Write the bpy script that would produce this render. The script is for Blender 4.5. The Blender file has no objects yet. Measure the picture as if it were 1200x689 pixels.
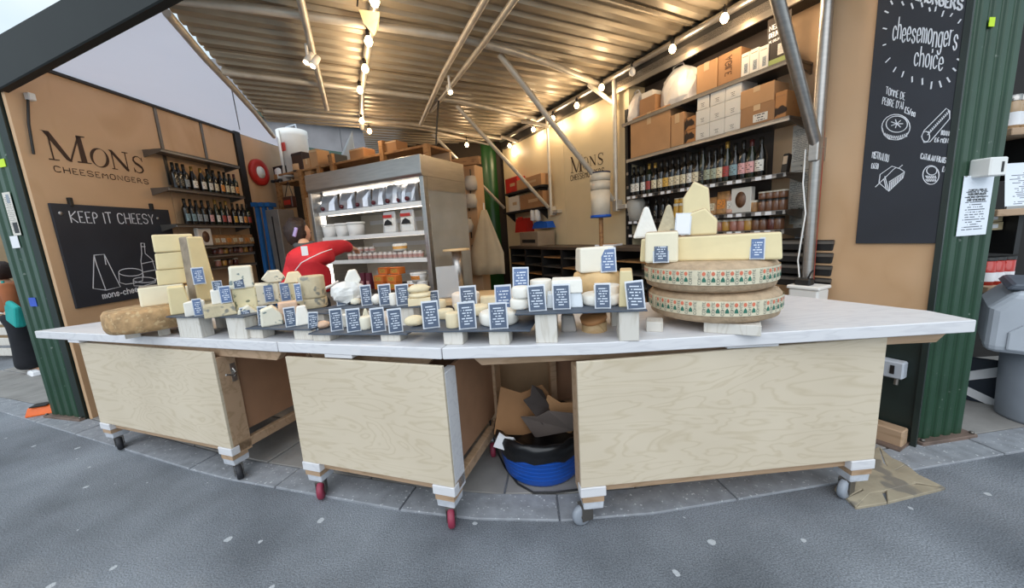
import bpy, math, random
from mathutils import Matrix, Vector
rnd = random.Random(7)
SC = bpy.context.scene
COL = SC.collection
PI = math.pi

# ------------------------------------------------------------------ camera, sky, exposure
F_PX, CX, CY, CAM_H = 430.0, 600.0, 344.5, 1.5
PITCH, ROLL = -.167, -.063
cam_data = bpy.data.cameras.new('camera')
cam_data.sensor_fit = 'HORIZONTAL'; cam_data.sensor_width = 36.0
cam_data.lens = 36.0 * F_PX / 1200.0
cam_data.clip_start = .05; cam_data.clip_end = 200
cam = bpy.data.objects.new('camera', cam_data); COL.objects.link(cam)
CAMROT = Matrix.Rotation(PI/2 + PITCH, 3, 'X') @ Matrix.Rotation(ROLL, 3, 'Z')
cam.matrix_world = Matrix.Translation((0, 0, CAM_H)) @ CAMROT.to_4x4()
SC.camera = cam
SC.view_settings.view_transform = 'Standard'
SC.view_settings.look = 'None'
SC.view_settings.exposure = 0.0
SC.view_settings.gamma = 1.0
SC.view_settings.use_curve_mapping = False
SC.cycles.max_bounces = 7
SC.cycles.diffuse_bounces = 4
SC.cycles.glossy_bounces = 3
SC.cycles.transparent_max_bounces = 8
SC.cycles.sample_clamp_indirect = 6.0

world = bpy.data.worlds.new('overcast_sky'); SC.world = world
world.use_nodes = True
wn = world.node_tree.nodes; wl_ = world.node_tree.links
bg = wn['Background']
wtc = wn.new('ShaderNodeTexCoord'); wno = wn.new('ShaderNodeTexNoise'); wno.inputs['Scale'].default_value = 3.0
wno.inputs['Detail'].default_value = 4
wra = wn.new('ShaderNodeValToRGB')
wra.color_ramp.elements[0].position = .35; wra.color_ramp.elements[0].color = (.50, .68, .82, 1)
wra.color_ramp.elements[1].position = .65; wra.color_ramp.elements[1].color = (.86, .94, 1.0, 1)
wl_.new(wtc.outputs['Generated'], wno.inputs['Vector']); wl_.new(wno.outputs['Fac'], wra.inputs['Fac'])
wl_.new(wra.outputs['Color'], bg.inputs['Color'])
bg.inputs['Strength'].default_value = 1.15

sun_d = bpy.data.lights.new('soft_daylight', 'SUN'); sun_d.energy = 1.7; sun_d.angle = math.radians(70)
sun_d.color = (.97, .97, 1.0)
sun_o = bpy.data.objects.new('soft_daylight', sun_d); COL.objects.link(sun_o)
sun_o.rotation_euler = (math.radians(47), 0, math.radians(-12))   # high, from behind the camera

# ------------------------------------------------------------------ pixel rays of the photograph -> points on real surfaces
def ray(x, y):
    return CAMROT @ Vector(((x - CX) / F_PX, -(y - CY) / F_PX, -1.0))
CAMP = Vector((0, 0, CAM_H))
def on_z(x, y, z):
    d = ray(x, y); return CAMP + d * ((z - CAM_H) / d.z)
def on_y(x, y, Y):
    d = ray(x, y); return CAMP + d * (Y / d.y)
def on_plane(x, y, p, n):
    d = ray(x, y); n = Vector(n); return CAMP + d * ((Vector(p) - CAMP).dot(n) / d.dot(n))
def depth_of(p):
    return -(CAMROT.transposed() @ (Vector(p) - CAMP)).z
def z_at(p, y):
    """height on the vertical through p that the picture row y meets"""
    p = Vector(p); n = Vector((p.x, p.y, 0)).normalized()
    # column of p changes little with height; solve by two steps
    z = p.z
    for _ in range(12):
        q = CAMROT.transposed() @ (Vector((p.x, p.y, z)) - CAMP)
        yy = CY - F_PX * q.y / -q.z
        z += (yy - y) * depth_of((p.x, p.y, z)) / F_PX
    return z
class Frame:
    """upright local frame: x along a wall, y its normal, z up"""
    def __init__(s, o, deg):
        s.o = Vector((o[0], o[1], 0)); s.rz = math.radians(deg)
        s.ex = Vector((math.cos(s.rz), math.sin(s.rz), 0)); s.ey = Vector((-math.sin(s.rz), math.cos(s.rz), 0))
    def hit(s, x, y, off=0.0):
        p = on_plane(x, y, s.o + s.ey * off, s.ey); d = p - s.o
        return Vector((d.dot(s.ex), off, p.z))
    def w(s, u, v, z=0.0):
        return s.o + s.ex * u + s.ey * v + Vector((0, 0, z))
LF = Frame((-4.03, 3.35), 87)       # left wall; the stall is on its -y side
RF = Frame((2.46, 2.15), 117)       # right wall; the stall is on its +y side
FR = Frame((-.77, 3.60), 180 - 26.7)  # fridge front: x runs to its left end, -y... towards the camera is +y
K1 = Frame((-3.28, 2.70), -20)      # counter unit frames: x along the front, -y towards the street
K2 = Frame((-1.305, 2.003), -18.6)
K3 = Frame((.28, 1.623), 3.0)

# ------------------------------------------------------------------ materials
MATS = {}
def lin(h):
    h = h.lstrip('#'); o = []
    for i in (0, 2, 4):
        c = int(h[i:i+2], 16) / 255; o.append(c / 12.92 if c <= .04045 else ((c + .055) / 1.055) ** 2.4)
    return (*o, 1.0)
def _base(name):
    m = bpy.data.materials.new(name); m.use_nodes = True
    nt = m.node_tree; b = nt.nodes['Principled BSDF']
    return m, nt, b
def mat(name, c, rough=.6, metal=0.0, var=.12, scale=6.0, bump=0.0, bscale=None, stretch=(1, 1, 1), spots=None, alpha=1.0, trans=0.0, coat=0.0):
    """plain surface: noise-varied colour, fine relief; spots = (hex, scale, threshold)"""
    if name in MATS: return MATS[name]
    m, nt, b = _base(name); N, L = nt.nodes, nt.links
    tc = N.new('ShaderNodeTexCoord'); mp = N.new('ShaderNodeMapping'); mp.inputs['Scale'].default_value = stretch
    L.new(tc.outputs['Object'], mp.inputs['Vector'])
    no = N.new('ShaderNodeTexNoise'); no.inputs['Scale'].default_value = scale; no.inputs['Detail'].default_value = 5
    L.new(mp.outputs['Vector'], no.inputs['Vector'])
    r = N.new('ShaderNodeValToRGB'); k = lin(c)
    r.color_ramp.elements[0].position = .3; r.color_ramp.elements[1].position = .7
    r.color_ramp.elements[0].color = (*[max(0, x * (1 - var)) for x in k[:3]], 1)
    r.color_ramp.elements[1].color = (*[min(1, x * (1 + var)) for x in k[:3]], 1)
    L.new(no.outputs['Fac'], r.inputs['Fac']); col = r.outputs['Color']
    if spots:
        vo = N.new('ShaderNodeTexNoise'); vo.inputs['Scale'].default_value = spots[1]; vo.inputs['Detail'].default_value = 2
        L.new(mp.outputs['Vector'], vo.inputs['Vector'])
        rr = N.new('ShaderNodeValToRGB'); rr.color_ramp.elements[0].position = spots[2]; rr.color_ramp.elements[1].position = spots[2] + .05
        rr.color_ramp.elements[0].color = (0, 0, 0, 1); rr.color_ramp.elements[1].color = (1, 1, 1, 1)
        L.new(vo.outputs['Fac'], rr.inputs['Fac'])
        mx = N.new('ShaderNodeMixRGB'); mx.inputs['Color2'].default_value = lin(spots[0])
        L.new(rr.outputs['Color'], mx.inputs['Fac']); L.new(col, mx.inputs['Color1']); col = mx.outputs['Color']
    L.new(col, b.inputs['Base Color'])
    b.inputs['Roughness'].default_value = rough; b.inputs['Metallic'].default_value = metal
    if coat: b.inputs['Coat Weight'].default_value = coat
    if trans: b.inputs['Transmission Weight'].default_value = trans
    if alpha < 1: b.inputs['Alpha'].default_value = alpha
    if bump:
        n2 = N.new('ShaderNodeTexNoise'); n2.inputs['Scale'].default_value = bscale or scale * 4; n2.inputs['Detail'].default_value = 4
        L.new(mp.outputs['Vector'], n2.inputs['Vector'])
        bu = N.new('ShaderNodeBump'); bu.inputs['Strength'].default_value = bump; bu.inputs['Distance'].default_value = .01
        L.new(n2.outputs['Fac'], bu.inputs['Height']); L.new(bu.outputs['Normal'], b.inputs['Normal'])
    MATS[name] = m; return m
def glow(name, c, s):
    if name in MATS: return MATS[name]
    m, nt, b = _base(name); b.inputs['Base Color'].default_value = lin(c)
    b.inputs['Emission Color'].default_value = lin(c); b.inputs['Emission Strength'].default_value = s
    MATS[name] = m; return m
def grain(name, c1, c2, scale=(1, 1, 6), lines=5.0, rough=.55, nscale=1.3, dist=1.2, bump=.03, tint=.5):
    """plywood / timber: contour lines of a stretched noise"""
    if name in MATS: return MATS[name]
    m, nt, b = _base(name); N, L = nt.nodes, nt.links
    tc = N.new('ShaderNodeTexCoord'); mp = N.new('ShaderNodeMapping'); mp.inputs['Scale'].default_value = scale
    oi = N.new('ShaderNodeObjectInfo'); ad = N.new('ShaderNodeVectorMath'); ad.operation = 'ADD'
    sc = N.new('ShaderNodeVectorMath'); sc.operation = 'SCALE'; sc.inputs['Scale'].default_value = .8
    L.new(oi.outputs['Location'], sc.inputs[0]); L.new(tc.outputs['Object'], ad.inputs[0]); L.new(sc.outputs['Vector'], ad.inputs[1])
    L.new(ad.outputs['Vector'], mp.inputs['Vector'])
    no = N.new('ShaderNodeTexNoise'); no.inputs['Scale'].default_value = nscale; no.inputs['Detail'].default_value = 3; no.inputs['Distortion'].default_value = dist
    L.new(mp.outputs['Vector'], no.inputs['Vector'])
    mu = N.new('ShaderNodeMath'); mu.operation = 'MULTIPLY'; mu.inputs[1].default_value = lines
    fr = N.new('ShaderNodeMath'); fr.operation = 'FRACT'
    L.new(no.outputs['Fac'], mu.inputs[0]); L.new(mu.outputs[0], fr.inputs[0])
    r = N.new('ShaderNodeValToRGB'); e = r.color_ramp.elements
    e[0].position = 0; e[0].color = lin(c2); e[1].position = .22; e[1].color = lin(c1)
    x = e.new(.8); x.color = lin(c1); y = e.new(1.0); y.color = lin(c2)
    L.new(fr.outputs[0], r.inputs['Fac'])
    n2 = N.new('ShaderNodeTexNoise'); n2.inputs['Scale'].default_value = 2.0; n2.inputs['Detail'].default_value = 6
    L.new(ad.outputs['Vector'], n2.inputs['Vector'])
    mx = N.new('ShaderNodeMixRGB'); mx.blend_type = 'MULTIPLY'; mx.inputs['Fac'].default_value = tint
    r2 = N.new('ShaderNodeValToRGB'); r2.color_ramp.elements[0].position = .3; r2.color_ramp.elements[0].color = (.72, .68, .62, 1); r2.color_ramp.elements[1].position = .65; r2.color_ramp.elements[1].color = (1, 1, 1, 1)
    L.new(n2.outputs['Fac'], r2.inputs['Fac']); L.new(r.outputs['Color'], mx.inputs['Color1']); L.new(r2.outputs['Color'], mx.inputs['Color2'])
    L.new(mx.outputs['Color'], b.inputs['Base Color']); b.inputs['Roughness'].default_value = rough
    bu = N.new('ShaderNodeBump'); bu.inputs['Strength'].default_value = bump; bu.inputs['Distance'].default_value = .01
    L.new(fr.outputs[0], bu.inputs['Height']); L.new(bu.outputs['Normal'], b.inputs['Normal'])
    MATS[name] = m; return m
def printed(name, bgc, ink, rows, x0=.12, x1=.88, y0=.1, y1=.9, rough=.45, axis='Z', cov=.52, cells=14, boldtop=True):
    """flat print: rows of small illegible writing on a card (generated coordinates of the card itself)"""
    if name in MATS: return MATS[name]
    m, nt, b = _base(name); N, L = nt.nodes, nt.links
    tc = N.new('ShaderNodeTexCoord'); sx = N.new('ShaderNodeSeparateXYZ'); L.new(tc.outputs['Generated'], sx.inputs[0])
    def M(op, a, c, cl=False):
        n = N.new('ShaderNodeMath'); n.operation = op; n.use_clamp = cl
        for i, v in enumerate((a, c)):
            if hasattr(v, 'links'): L.new(v, n.inputs[i])
            elif v is not None: n.inputs[i].default_value = v
        return n.outputs[0]
    U, V = sx.outputs['X'], sx.outputs[axis]
    rowf = M('MULTIPLY', V, float(rows)); rid = M('FLOOR', rowf, None); fr = M('FRACT', rowf, None)
    inrow = M('MULTIPLY', M('GREATER_THAN', fr, .3), M('LESS_THAN', fr, .68))
    cu = M('FLOOR', M('MULTIPLY', U, float(cells)), None)
    cb = N.new('ShaderNodeCombineXYZ'); L.new(cu, cb.inputs[0]); L.new(rid, cb.inputs[1])
    wn_ = N.new('ShaderNodeTexWhiteNoise'); wn_.noise_dimensions = '2D'; L.new(cb.outputs[0], wn_.inputs['Vector'])
    on = M('LESS_THAN', wn_.outputs['Value'], cov + .3)
    wr = N.new('ShaderNodeTexWhiteNoise'); wr.noise_dimensions = '1D'; L.new(rid, wr.inputs['W'])
    half = M('ADD', M('MULTIPLY', wr.outputs['Value'], .22), (x1 - x0) / 2 - .2)
    cen = M('ABSOLUTE', M('SUBTRACT', U, (x0 + x1) / 2), None)
    msk = M('MULTIPLY', M('MULTIPLY', inrow, on), M('LESS_THAN', cen, half))
    msk = M('MULTIPLY', msk, M('MULTIPLY', M('GREATER_THAN', V, y0), M('LESS_THAN', V, y1)))
    mx = N.new('ShaderNodeMixRGB'); mx.inputs['Color1'].default_value = lin(bgc); mx.inputs['Color2'].default_value = lin(ink)
    L.new(msk, mx.inputs['Fac']); L.new(mx.outputs['Color'], b.inputs['Base Color']); b.inputs['Roughness'].default_value = rough
    MATS[name] = m; return m
def asphalt_mat():
    m, nt, b = _base('asphalt'); N, L = nt.nodes, nt.links
    tc = N.new('ShaderNodeTexCoord')
    def noise(s, d=5): 
        n = N.new('ShaderNodeTexNoise'); n.inputs['Scale'].default_value = s; n.inputs['Detail'].default_value = d; L.new(tc.outputs['Object'], n.inputs['Vector']); return n
    def ramp(src, a, ca, z, cz):
        r = N.new('ShaderNodeValToRGB'); r.color_ramp.elements[0].position = a; r.color_ramp.elements[1].position = z
        r.color_ramp.elements[0].color = ca; r.color_ramp.elements[1].color = cz; L.new(src, r.inputs['Fac']); return r.outputs['Color']
    big = ramp(noise(1.3).outputs['Fac'], .32, lin('63676d'), .70, lin('989da4'))
    fine = ramp(noise(150, 3).outputs['Fac'], .36, (.42, .42, .43, 1), .62, (1.15, 1.15, 1.15, 1))
    mx = N.new('ShaderNodeMixRGB'); mx.blend_type = 'MULTIPLY'; mx.inputs['Fac'].default_value = .75
    L.new(big, mx.inputs['Color1']); L.new(fine, mx.inputs['Color2'])
    # trodden gum spots
    vo = N.new('ShaderNodeTexVoronoi'); vo.voronoi_dimensions = '2D'; vo.inputs['Scale'].default_value = 4.5; vo.inputs['Randomness'].default_value = 1.0
    ds = noise(30, 2); av = N.new('ShaderNodeVectorMath'); av.operation = 'ADD'; sv = N.new('ShaderNodeVectorMath'); sv.operation = 'SCALE'; sv.inputs['Scale'].default_value = .02
    L.new(ds.outputs['Color'], sv.inputs[0]); L.new(tc.outputs['Object'], av.inputs[0]); L.new(sv.outputs['Vector'], av.inputs[1]); L.new(av.outputs['Vector'], vo.inputs['Vector'])
    sp = N.new('ShaderNodeSeparateColor'); L.new(vo.outputs['Color'], sp.inputs[0])
    rad = N.new('ShaderNodeMath'); rad.operation = 'MULTIPLY_ADD'; rad.inputs[1].default_value = .22; rad.inputs[2].default_value = -.13; L.new(sp.outputs[0], rad.inputs[0])
    lt = N.new('ShaderNodeMath'); lt.operation = 'LESS_THAN'; L.new(vo.outputs['Distance'], lt.inputs[0]); L.new(rad.outputs[0], lt.inputs[1])
    m2 = N.new('ShaderNodeMixRGB'); L.new(lt.outputs[0], m2.inputs['Fac']); L.new(mx.outputs['Color'], m2.inputs['Color1']); m2.inputs['Color2'].default_value = lin('b9bcc0')
    L.new(m2.outputs['Color'], b.inputs['Base Color']); b.inputs['Roughness'].default_value = .8
    bu = N.new('ShaderNodeBump'); bu.inputs['Strength'].default_value = .55; bu.inputs['Distance'].default_value = .012
    L.new(noise(140, 4).outputs['Fac'], bu.inputs['Height']); L.new(bu.outputs['Normal'], b.inputs['Normal'])
    return m

A_ASPH = asphalt_mat()
M_KERB = mat('granite', '8d9095', .75, var=.18, scale=14, bump=.25, bscale=60, spots=('c9cccf', 60, .66))
M_SLAB = mat('paving', '8e8b87', .75, var=.16, scale=5, bump=.2, bscale=40)
M_YEL = mat('worn_concrete', 'a1957f', .8, var=.16, scale=9, bump=.5, bscale=18, spots=('7d766b', 7, .56))
M_PLYW = grain('pale_ply', 'd5c7b0', 'cbbca2', (.8, 1, 3.6), 13.0, .6, 1.5, .8, tint=.3)
M_PLYO = grain('warm_ply', 'cfab86', 'c5a079', (1, 1, .5), 3.0, .55, 1.2, .6, tint=.3)
M_PLYC = mat('cream_wall', 'd9c6a0', .5, var=.05, scale=2)
M_TIMB = grain('raw_timber', 'b99b7e', 'a78a6b', (1, 5, 5), 5.0, .65, 2.0, .6)
M_WARMT = grain('shelf_timber', 'a77a4c', '835a34', (1, 4, 4), 5.0, .6, 2.2, .8)
M_WOODL = grain('beech_top', 'd8b88a', 'c39d6c', (1, 6, 4), 5.0, .5, 2.0, .8)
M_WHITE = grain('white_painted_wood', 'dcdbdd', 'd2d1d4', (1.0, 6, 6), 7.0, .5, 1.6, .4, tint=.1)
M_WBLK = grain('whitewashed_block', 'dad5cc', 'cdc6ba', (6, 6, 1.2), 7.0, .6, 2.0, .6, tint=.3)
M_SLATE = mat('slate', '4a525e', .6, var=.15, scale=10, bump=.2)
M_GREEN = mat('green_paint', '24432f', .34, var=.16, scale=4, bump=.05, spots=('6f7a70', 26, .71))
M_DGREEN = mat('dark_green_paint', '1f2a26', .45, var=.2, scale=5, bump=.05)
M_BLACK = mat('black_paint', '1c1b1b', .5, var=.2, scale=6)
M_CHALK = mat('chalkboard', '282c35', .55, var=.18, scale=2.5)
M_CHALKW = mat('chalk', 'dfe3ea', .9, var=.1)
M_INK = mat('brown_sign_paint', '3b2418', .6, var=.1)
M_ROOF = mat('corrugated_steel', 'a89d8a', .42, .45, var=.12, scale=3, bump=.06, bscale=10)
M_GALV = mat('galvanised_tube', 'c6bfb2', .42, .35, var=.14, scale=7)
M_STEEL = mat('brushed_steel', 'aba7a2', .32, .85, var=.1, scale=5, stretch=(1, 1, 12))
M_STEELD = mat('dark_steel_shelf', '75706a', .4, .7, var=.12, scale=5)
M_SOFFIT = mat('white_sheet', 'dedae2', .7, var=.05, scale=1.2)
_nt = M_SOFFIT.node_tree; _tr = _nt.nodes.new('ShaderNodeBsdfTranslucent'); _tr.inputs['Color'].default_value = lin('e6e2ea'); _mx = _nt.nodes.new('ShaderNodeMixShader'); _mx.inputs['Fac'].default_value = .45
_nt.links.new(_nt.nodes['Principled BSDF'].outputs[0], _mx.inputs[1]); _nt.links.new(_tr.outputs[0], _mx.inputs[2]); _nt.links.new(_mx.outputs[0], _nt.nodes['Material Output'].inputs['Surface'])
M_KRAFT = mat('cardboard', 'b98d62', .8, var=.08, scale=5)
M_KRAFTD = mat('cardboard_dark', 'a07650', .8, var=.1, scale=5)
M_CARTON = mat('white_carton', 'd9d3c8', .7, var=.05, scale=4)
M_TAPE = mat('parcel_tape', 'c9a981', .35, var=.05)
M_PLASTIC = mat('clear_plastic', 'eef1f3', .12, var=.02, alpha=.35)
M_ACRYL = mat('acrylic', 'e6ebf2', .1, var=.02, alpha=.75)
M_WHITEP = mat('white_plastic', 'e9e8e4', .4, var=.04)
M_GREYP = mat('grey_plastic', 'b9bfc7', .45, var=.05)
M_GREYD = mat('mid_grey_plastic', '8f959e', .5, var=.06)
M_BLUEP = mat('blue_plastic', '1a57b8', .35, var=.08, scale=10)
M_BLACKP = mat('black_plastic', '101012', .3, var=.2, bump=.3, bscale=12)
M_RUB = mat('rubber', '26262a', .6, var=.2)
M_RED = mat('red_jersey', 'c8202c', .75, var=.1, scale=7, bump=.25, bscale=30)
M_REDP = mat('red_paint', 'b8281f', .4, var=.1)
M_PAPER = mat('paper', 'e8e8ea', .8, var=.03)
M_GLASSD = mat('dark_bottle_glass', '14120f', .12, var=.2, coat=.3)
M_GLASSG = mat('green_bottle_glass', '1c2416', .12, var=.2, coat=.3)
M_JARGL = mat('jar_glass', 'b9a489', .12, var=.1, alpha=.8)
M_FOIL = mat('silver_pouch', 'b7bbc2', .3, .6, var=.12, scale=9, bump=.5, bscale=14)
M_SKIN = mat('skin', 'd9a889', .55, var=.06)
M_HAIR = mat('brown_hair', '2c1a12', .6, var=.35, scale=40, bump=.6, bscale=60)
# cheeses
M_PASTE = mat('pressed_paste', 'e3d2a4', .5, var=.05, scale=9, bump=.06)
M_PASTEP = mat('pale_paste', 'ece2c6', .5, var=.05, scale=9, bump=.06)
M_PASTEO = mat('orange_paste', 'e2a95c', .5, var=.08, scale=9)
M_RIND = mat('grey_rind', '8f8271', .85, var=.25, scale=14, bump=.6, bscale=40)
M_BROWN = mat('brown_rind', 'b18f66', .85, var=.3, scale=18, bump=.9, bscale=35, spots=('c4a67c', 30, .58))
M_COMTE = mat('comte_rind', 'b89f82', .85, var=.16, scale=30, bump=.5, bscale=70)
M_BLUE = mat('blue_veined', 'e6e0cc', .55, var=.06, scale=8, bump=.2, spots=('7d8a86', 22, .62))
M_BLUEY = mat('blue_veined_yellow', 'dfd3ac', .55, var=.08, scale=8, bump=.2, spots=('7c7f66', 24, .61))
M_BLUEG = mat('blue_veined_rind', 'cbbd9d', .7, var=.2, scale=10, bump=.4, spots=('8c8a80', 14, .58))
M_WHITEC = mat('white_bloomy', 'f0ece2', .75, var=.05, scale=12, bump=.3, bscale=40)
M_CREAMC = mat('cream_rind', 'e8d8b4', .7, var=.1, scale=12, bump=.3, bscale=30)
M_TANC = mat('washed_rind', 'd8b684', .7, var=.16, scale=10, bump=.4, bscale=26)
M_PINKC = mat('pinkish_rind', 'd9b79c', .7, var=.2, scale=14, bump=.4)
M_TAG = printed('price_card', '4b596f', 'd5dde8', 9)
M_TAGL = printed('price_card_light', '5d739a', 'dbe3ee', 8)
M_NOTICE = printed('notice_print', 'e9eef6', '555b66', 24, y0=.08, y1=.8, cells=30)
M_FORM = printed('form_print', 'd9d2c6', '77706a', 30, x0=.02, x1=.98, cells=34)

# ------------------------------------------------------------------ mesh builder
class MB:
    def __init__(s): s.v = []; s.f = []; s.m = []; s.sm = []
    def add(s, vs, fs, m=0, smooth=False, T=None):
        o = len(s.v)
        s.v += [tuple(T @ Vector(p)) if T is not None else tuple(p) for p in vs]
        for f in fs: s.f.append([i + o for i in f]); s.m.append(m); s.sm.append(smooth)
        return s
    def box(s, c, d, rz=0, rx=0, ry=0, m=0, top=(1, 1), sh=(0, 0)):
        """top scales the upper face, sh shifts it"""
        x, y, z = d[0] / 2, d[1] / 2, d[2] / 2; tx, ty = top
        vs = [(-x, -y, -z), (x, -y, -z), (x, y, -z), (-x, y, -z), (-x*tx+sh[0], -y*ty+sh[1], z), (x*tx+sh[0], -y*ty+sh[1], z), (x*tx+sh[0], y*ty+sh[1], z), (-x*tx+sh[0], y*ty+sh[1], z)]
        T = Matrix.Translation(c) @ Matrix.Rotation(rz, 4, 'Z') @ Matrix.Rotation(ry, 4, 'Y') @ Matrix.Rotation(rx, 4, 'X')
        return s.add(vs, [(0, 3, 2, 1), (4, 5, 6, 7), (0, 1, 5, 4), (1, 2, 6, 5), (2, 3, 7, 6), (3, 0, 4, 7)], m, False, T)
    def b2(s, lo, hi, m=0):
        return s.box([(a + b) / 2 for a, b in zip(lo, hi)], [b - a for a, b in zip(lo, hi)], m=m)
    def prism(s, poly, a, b, axis='z', m=0, smooth=False, T=None):
        """2-D polygon extruded from a to b along axis (z: xy poly, y: xz poly, x: yz poly)"""
        n = len(poly)
        P = {'z': lambda p, t: (p[0], p[1], t), 'y': lambda p, t: (p[0], t, p[1]), 'x': lambda p, t: (t, p[0], p[1])}[axis]
        vs = [P(p, a) for p in poly] + [P(p, b) for p in poly]
        fs = [tuple(range(n))[::-1], tuple(range(n, 2 * n))] + [(i, (i + 1) % n, n + (i + 1) % n, n + i) for i in range(n)]
        return s.add(vs, fs, m, smooth, T)
    def lathe(s, prof, seg=20, c=(0, 0, 0), m=0, smooth=True, T=None, jit=0.0, caps=True):
        vs = []; fs = []; k = len(prof)
        for i in range(seg):
            a = 2 * PI * i / seg
            for r, z in prof:
                r2 = r * (1 + jit * rnd.uniform(-1, 1)) if jit else r
                vs.append((c[0] + r2 * math.cos(a), c[1] + r2 * math.sin(a), c[2] + z))
        for i in range(seg):
            j = (i + 1) % seg
            for q in range(k - 1): fs.append((i*k+q, j*k+q, j*k+q+1, i*k+q+1))
        s.add(vs, fs, m, smooth, T)
        if not caps: return s
        if prof[0][0] > 1e-6: s.add([vs[i*k] for i in range(seg)], [tuple(range(seg))[::-1]], m, False, T)
        if prof[-1][0] > 1e-6: s.add([vs[i*k+k-1] for i in range(seg)], [tuple(range(seg))], m, False, T)
        return s
    def tube(s, pts, r, seg=8, m=0, smooth=True, rs=None):
        pts = [Vector(p) for p in pts]; vs = []; n = len(pts); up = None
        for i, p in enumerate(pts):
            t = (pts[min(i + 1, n - 1)] - pts[max(i - 1, 0)]).normalized()
            if up is None: up = t.orthogonal().normalized()
            else:
                up = (up - t * up.dot(t)); up = up.normalized() if up.length > 1e-6 else t.orthogonal().normalized()
            w = t.cross(up); rr = rs[i] if rs else r
            vs += [p + (up * math.cos(2*PI*k/seg) + w * math.sin(2*PI*k/seg)) * rr for k in range(seg)]
        fs = [(i*seg+k, i*seg+(k+1) % seg, (i+1)*seg+(k+1) % seg, (i+1)*seg+k) for i in range(n - 1) for k in range(seg)]
        s.add(vs, fs, m, smooth)
        s.add(vs[:seg], [tuple(range(seg))[::-1]], m); s.add(vs[-seg:], [tuple(range(seg))], m)
        return s
    def build(s, name, mats, parent=None, bevel=0, world=False, seg=1):
        me = bpy.data.meshes.new(name); me.from_pydata(s.v, [], s.f)
        for q in (mats if isinstance(mats, (list, tuple)) else [mats]): me.materials.append(q)
        me.polygons.foreach_set('material_index', s.m); me.polygons.foreach_set('use_smooth', s.sm)
        me.update()
        return link(name, me, parent, bevel, world, seg)
def link(name, me, parent=None, bevel=0, world=False, seg=1):
    o = bpy.data.objects.new(name, me); COL.objects.link(o)
    if parent is not None:
        o.parent = parent
        if world: o.matrix_parent_inverse = BASE[parent.name].inverted()
    if bevel:
        b = o.modifiers.new('edge', 'BEVEL'); b.width = bevel; b.segments = seg; b.limit_method = 'ANGLE'; b.angle_limit = math.radians(40)
    return o
BASE = {}
def empty(name, loc=(0, 0, 0), rz=0.0):
    o = bpy.data.objects.new(name, None); COL.objects.link(o); o.empty_display_size = .1
    o.location = loc; o.rotation_euler = (0, 0, rz)
    BASE[o.name] = Matrix.Translation(loc) @ Matrix.Rotation(rz, 4, 'Z')
    return o
def tag(o, label, cat, group=None):
    o['label'] = label; o['category'] = cat
    if group: o['group'] = group
    return o
def thing(name, label, cat, loc=(0, 0, 0), rz=0.0, group=None):
    return tag(empty(name, loc, rz), label, cat, group)
def struct(name, loc=(0, 0, 0), rz=0.0):
    o = empty(name, loc, rz); o['kind'] = 'structure'; return o
def dup(root, loc, rz, label=None, group=None):
    r = root.copy(); COL.objects.link(r); r.location = loc; r.rotation_euler = (0, 0, rz)
    if label: r['label'] = label
    if group: r['group'] = group
    for ch in list(root.children):
        c = ch.copy(); COL.objects.link(c); c.parent = r
        for g in list(ch.children):
            d = g.copy(); COL.objects.link(d); d.parent = c
    return r
ORD = ['first', 'second', 'third', 'fourth', 'fifth', 'sixth', 'seventh', 'eighth', 'ninth', 'tenth', 'eleventh', 'twelfth', 'thirteenth', 'fourteenth', 'fifteenth', 'sixteenth', 'seventeenth', 'eighteenth', 'nineteenth', 'twentieth', 'twenty-first', 'twenty-second', 'twenty-third', 'twenty-fourth', 'twenty-fifth', 'twenty-sixth']

# ------------------------------------------------------------------ one-stroke lettering (chalk, print): x 0-4, baseline 2, x-height 6, capitals 8
GL = {'A': '02 28 42|14 34', 'B': '02 08 28 37 36 25 05|25 34 33 22 02', 'C': '47 38 18 07 03 12 32 43', 'D': '02 08 28 46 44 22 02', 'E': '38 08 02 32|05 25', 'F': '38 08 02|05 25',
 'G': '47 38 18 07 03 12 32 43 45 25', 'H': '02 08|42 48|05 45', 'I': '02 08', 'K': '02 08|48 05 42', 'L': '08 02 32', 'M': '02 08 25 48 42', 'N': '02 08 42 48', 'O': '18 07 03 12 32 43 47 38 18',
 'P': '02 08 28 37 36 25 05', 'R': '02 08 28 37 36 25 05|25 42', 'S': '47 38 18 07 06 15 35 44 43 32 12 03', 'T': '08 48|28 22', 'U': '08 03 12 32 43 48', 'V': '08 22 48', 'W': '08 12 25 32 48', 'Y': '08 25 48|25 22',
 'a': '35 26 16 05 03 12 22 33|36 32', 'c': '35 26 16 05 03 12 22 33', 'd': '38 32|35 26 16 05 03 12 22 33', 'e': '04 34 35 26 16 05 03 12 22 33', 'g': '35 26 16 05 03 12 22 33|36 31 20 10 01', 'h': '08 02|05 16 26 35 32', 'i': '06 02|08 07',
 'k': '08 02|36 04 32', 'm': '06 02|05 16 25 22|25 36 45 42', 'n': '06 02|05 16 26 35 32', 'o': '16 05 03 12 22 33 35 26 16', 'r': '06 02|05 16 26', 's': '35 26 16 05 14 24 33 22 12 03', 't': '18 13 22 32|06 26', 'u': '06 03 12 22 33|36 32',
 '-': '04 24', '.': '02 03', "'": '08 07', '/': '02 38', '0': '18 07 03 12 22 33 37 28 18', '5': '38 08 05 25 34 33 22 02', '6': '38 17 05 03 12 22 33 34 25 05', '£': '37 28 17 13 02 42|05 25', '?': '07 18 28 37 36 25 14 13|12 11', '!': '08 04|03 02'}
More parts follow.
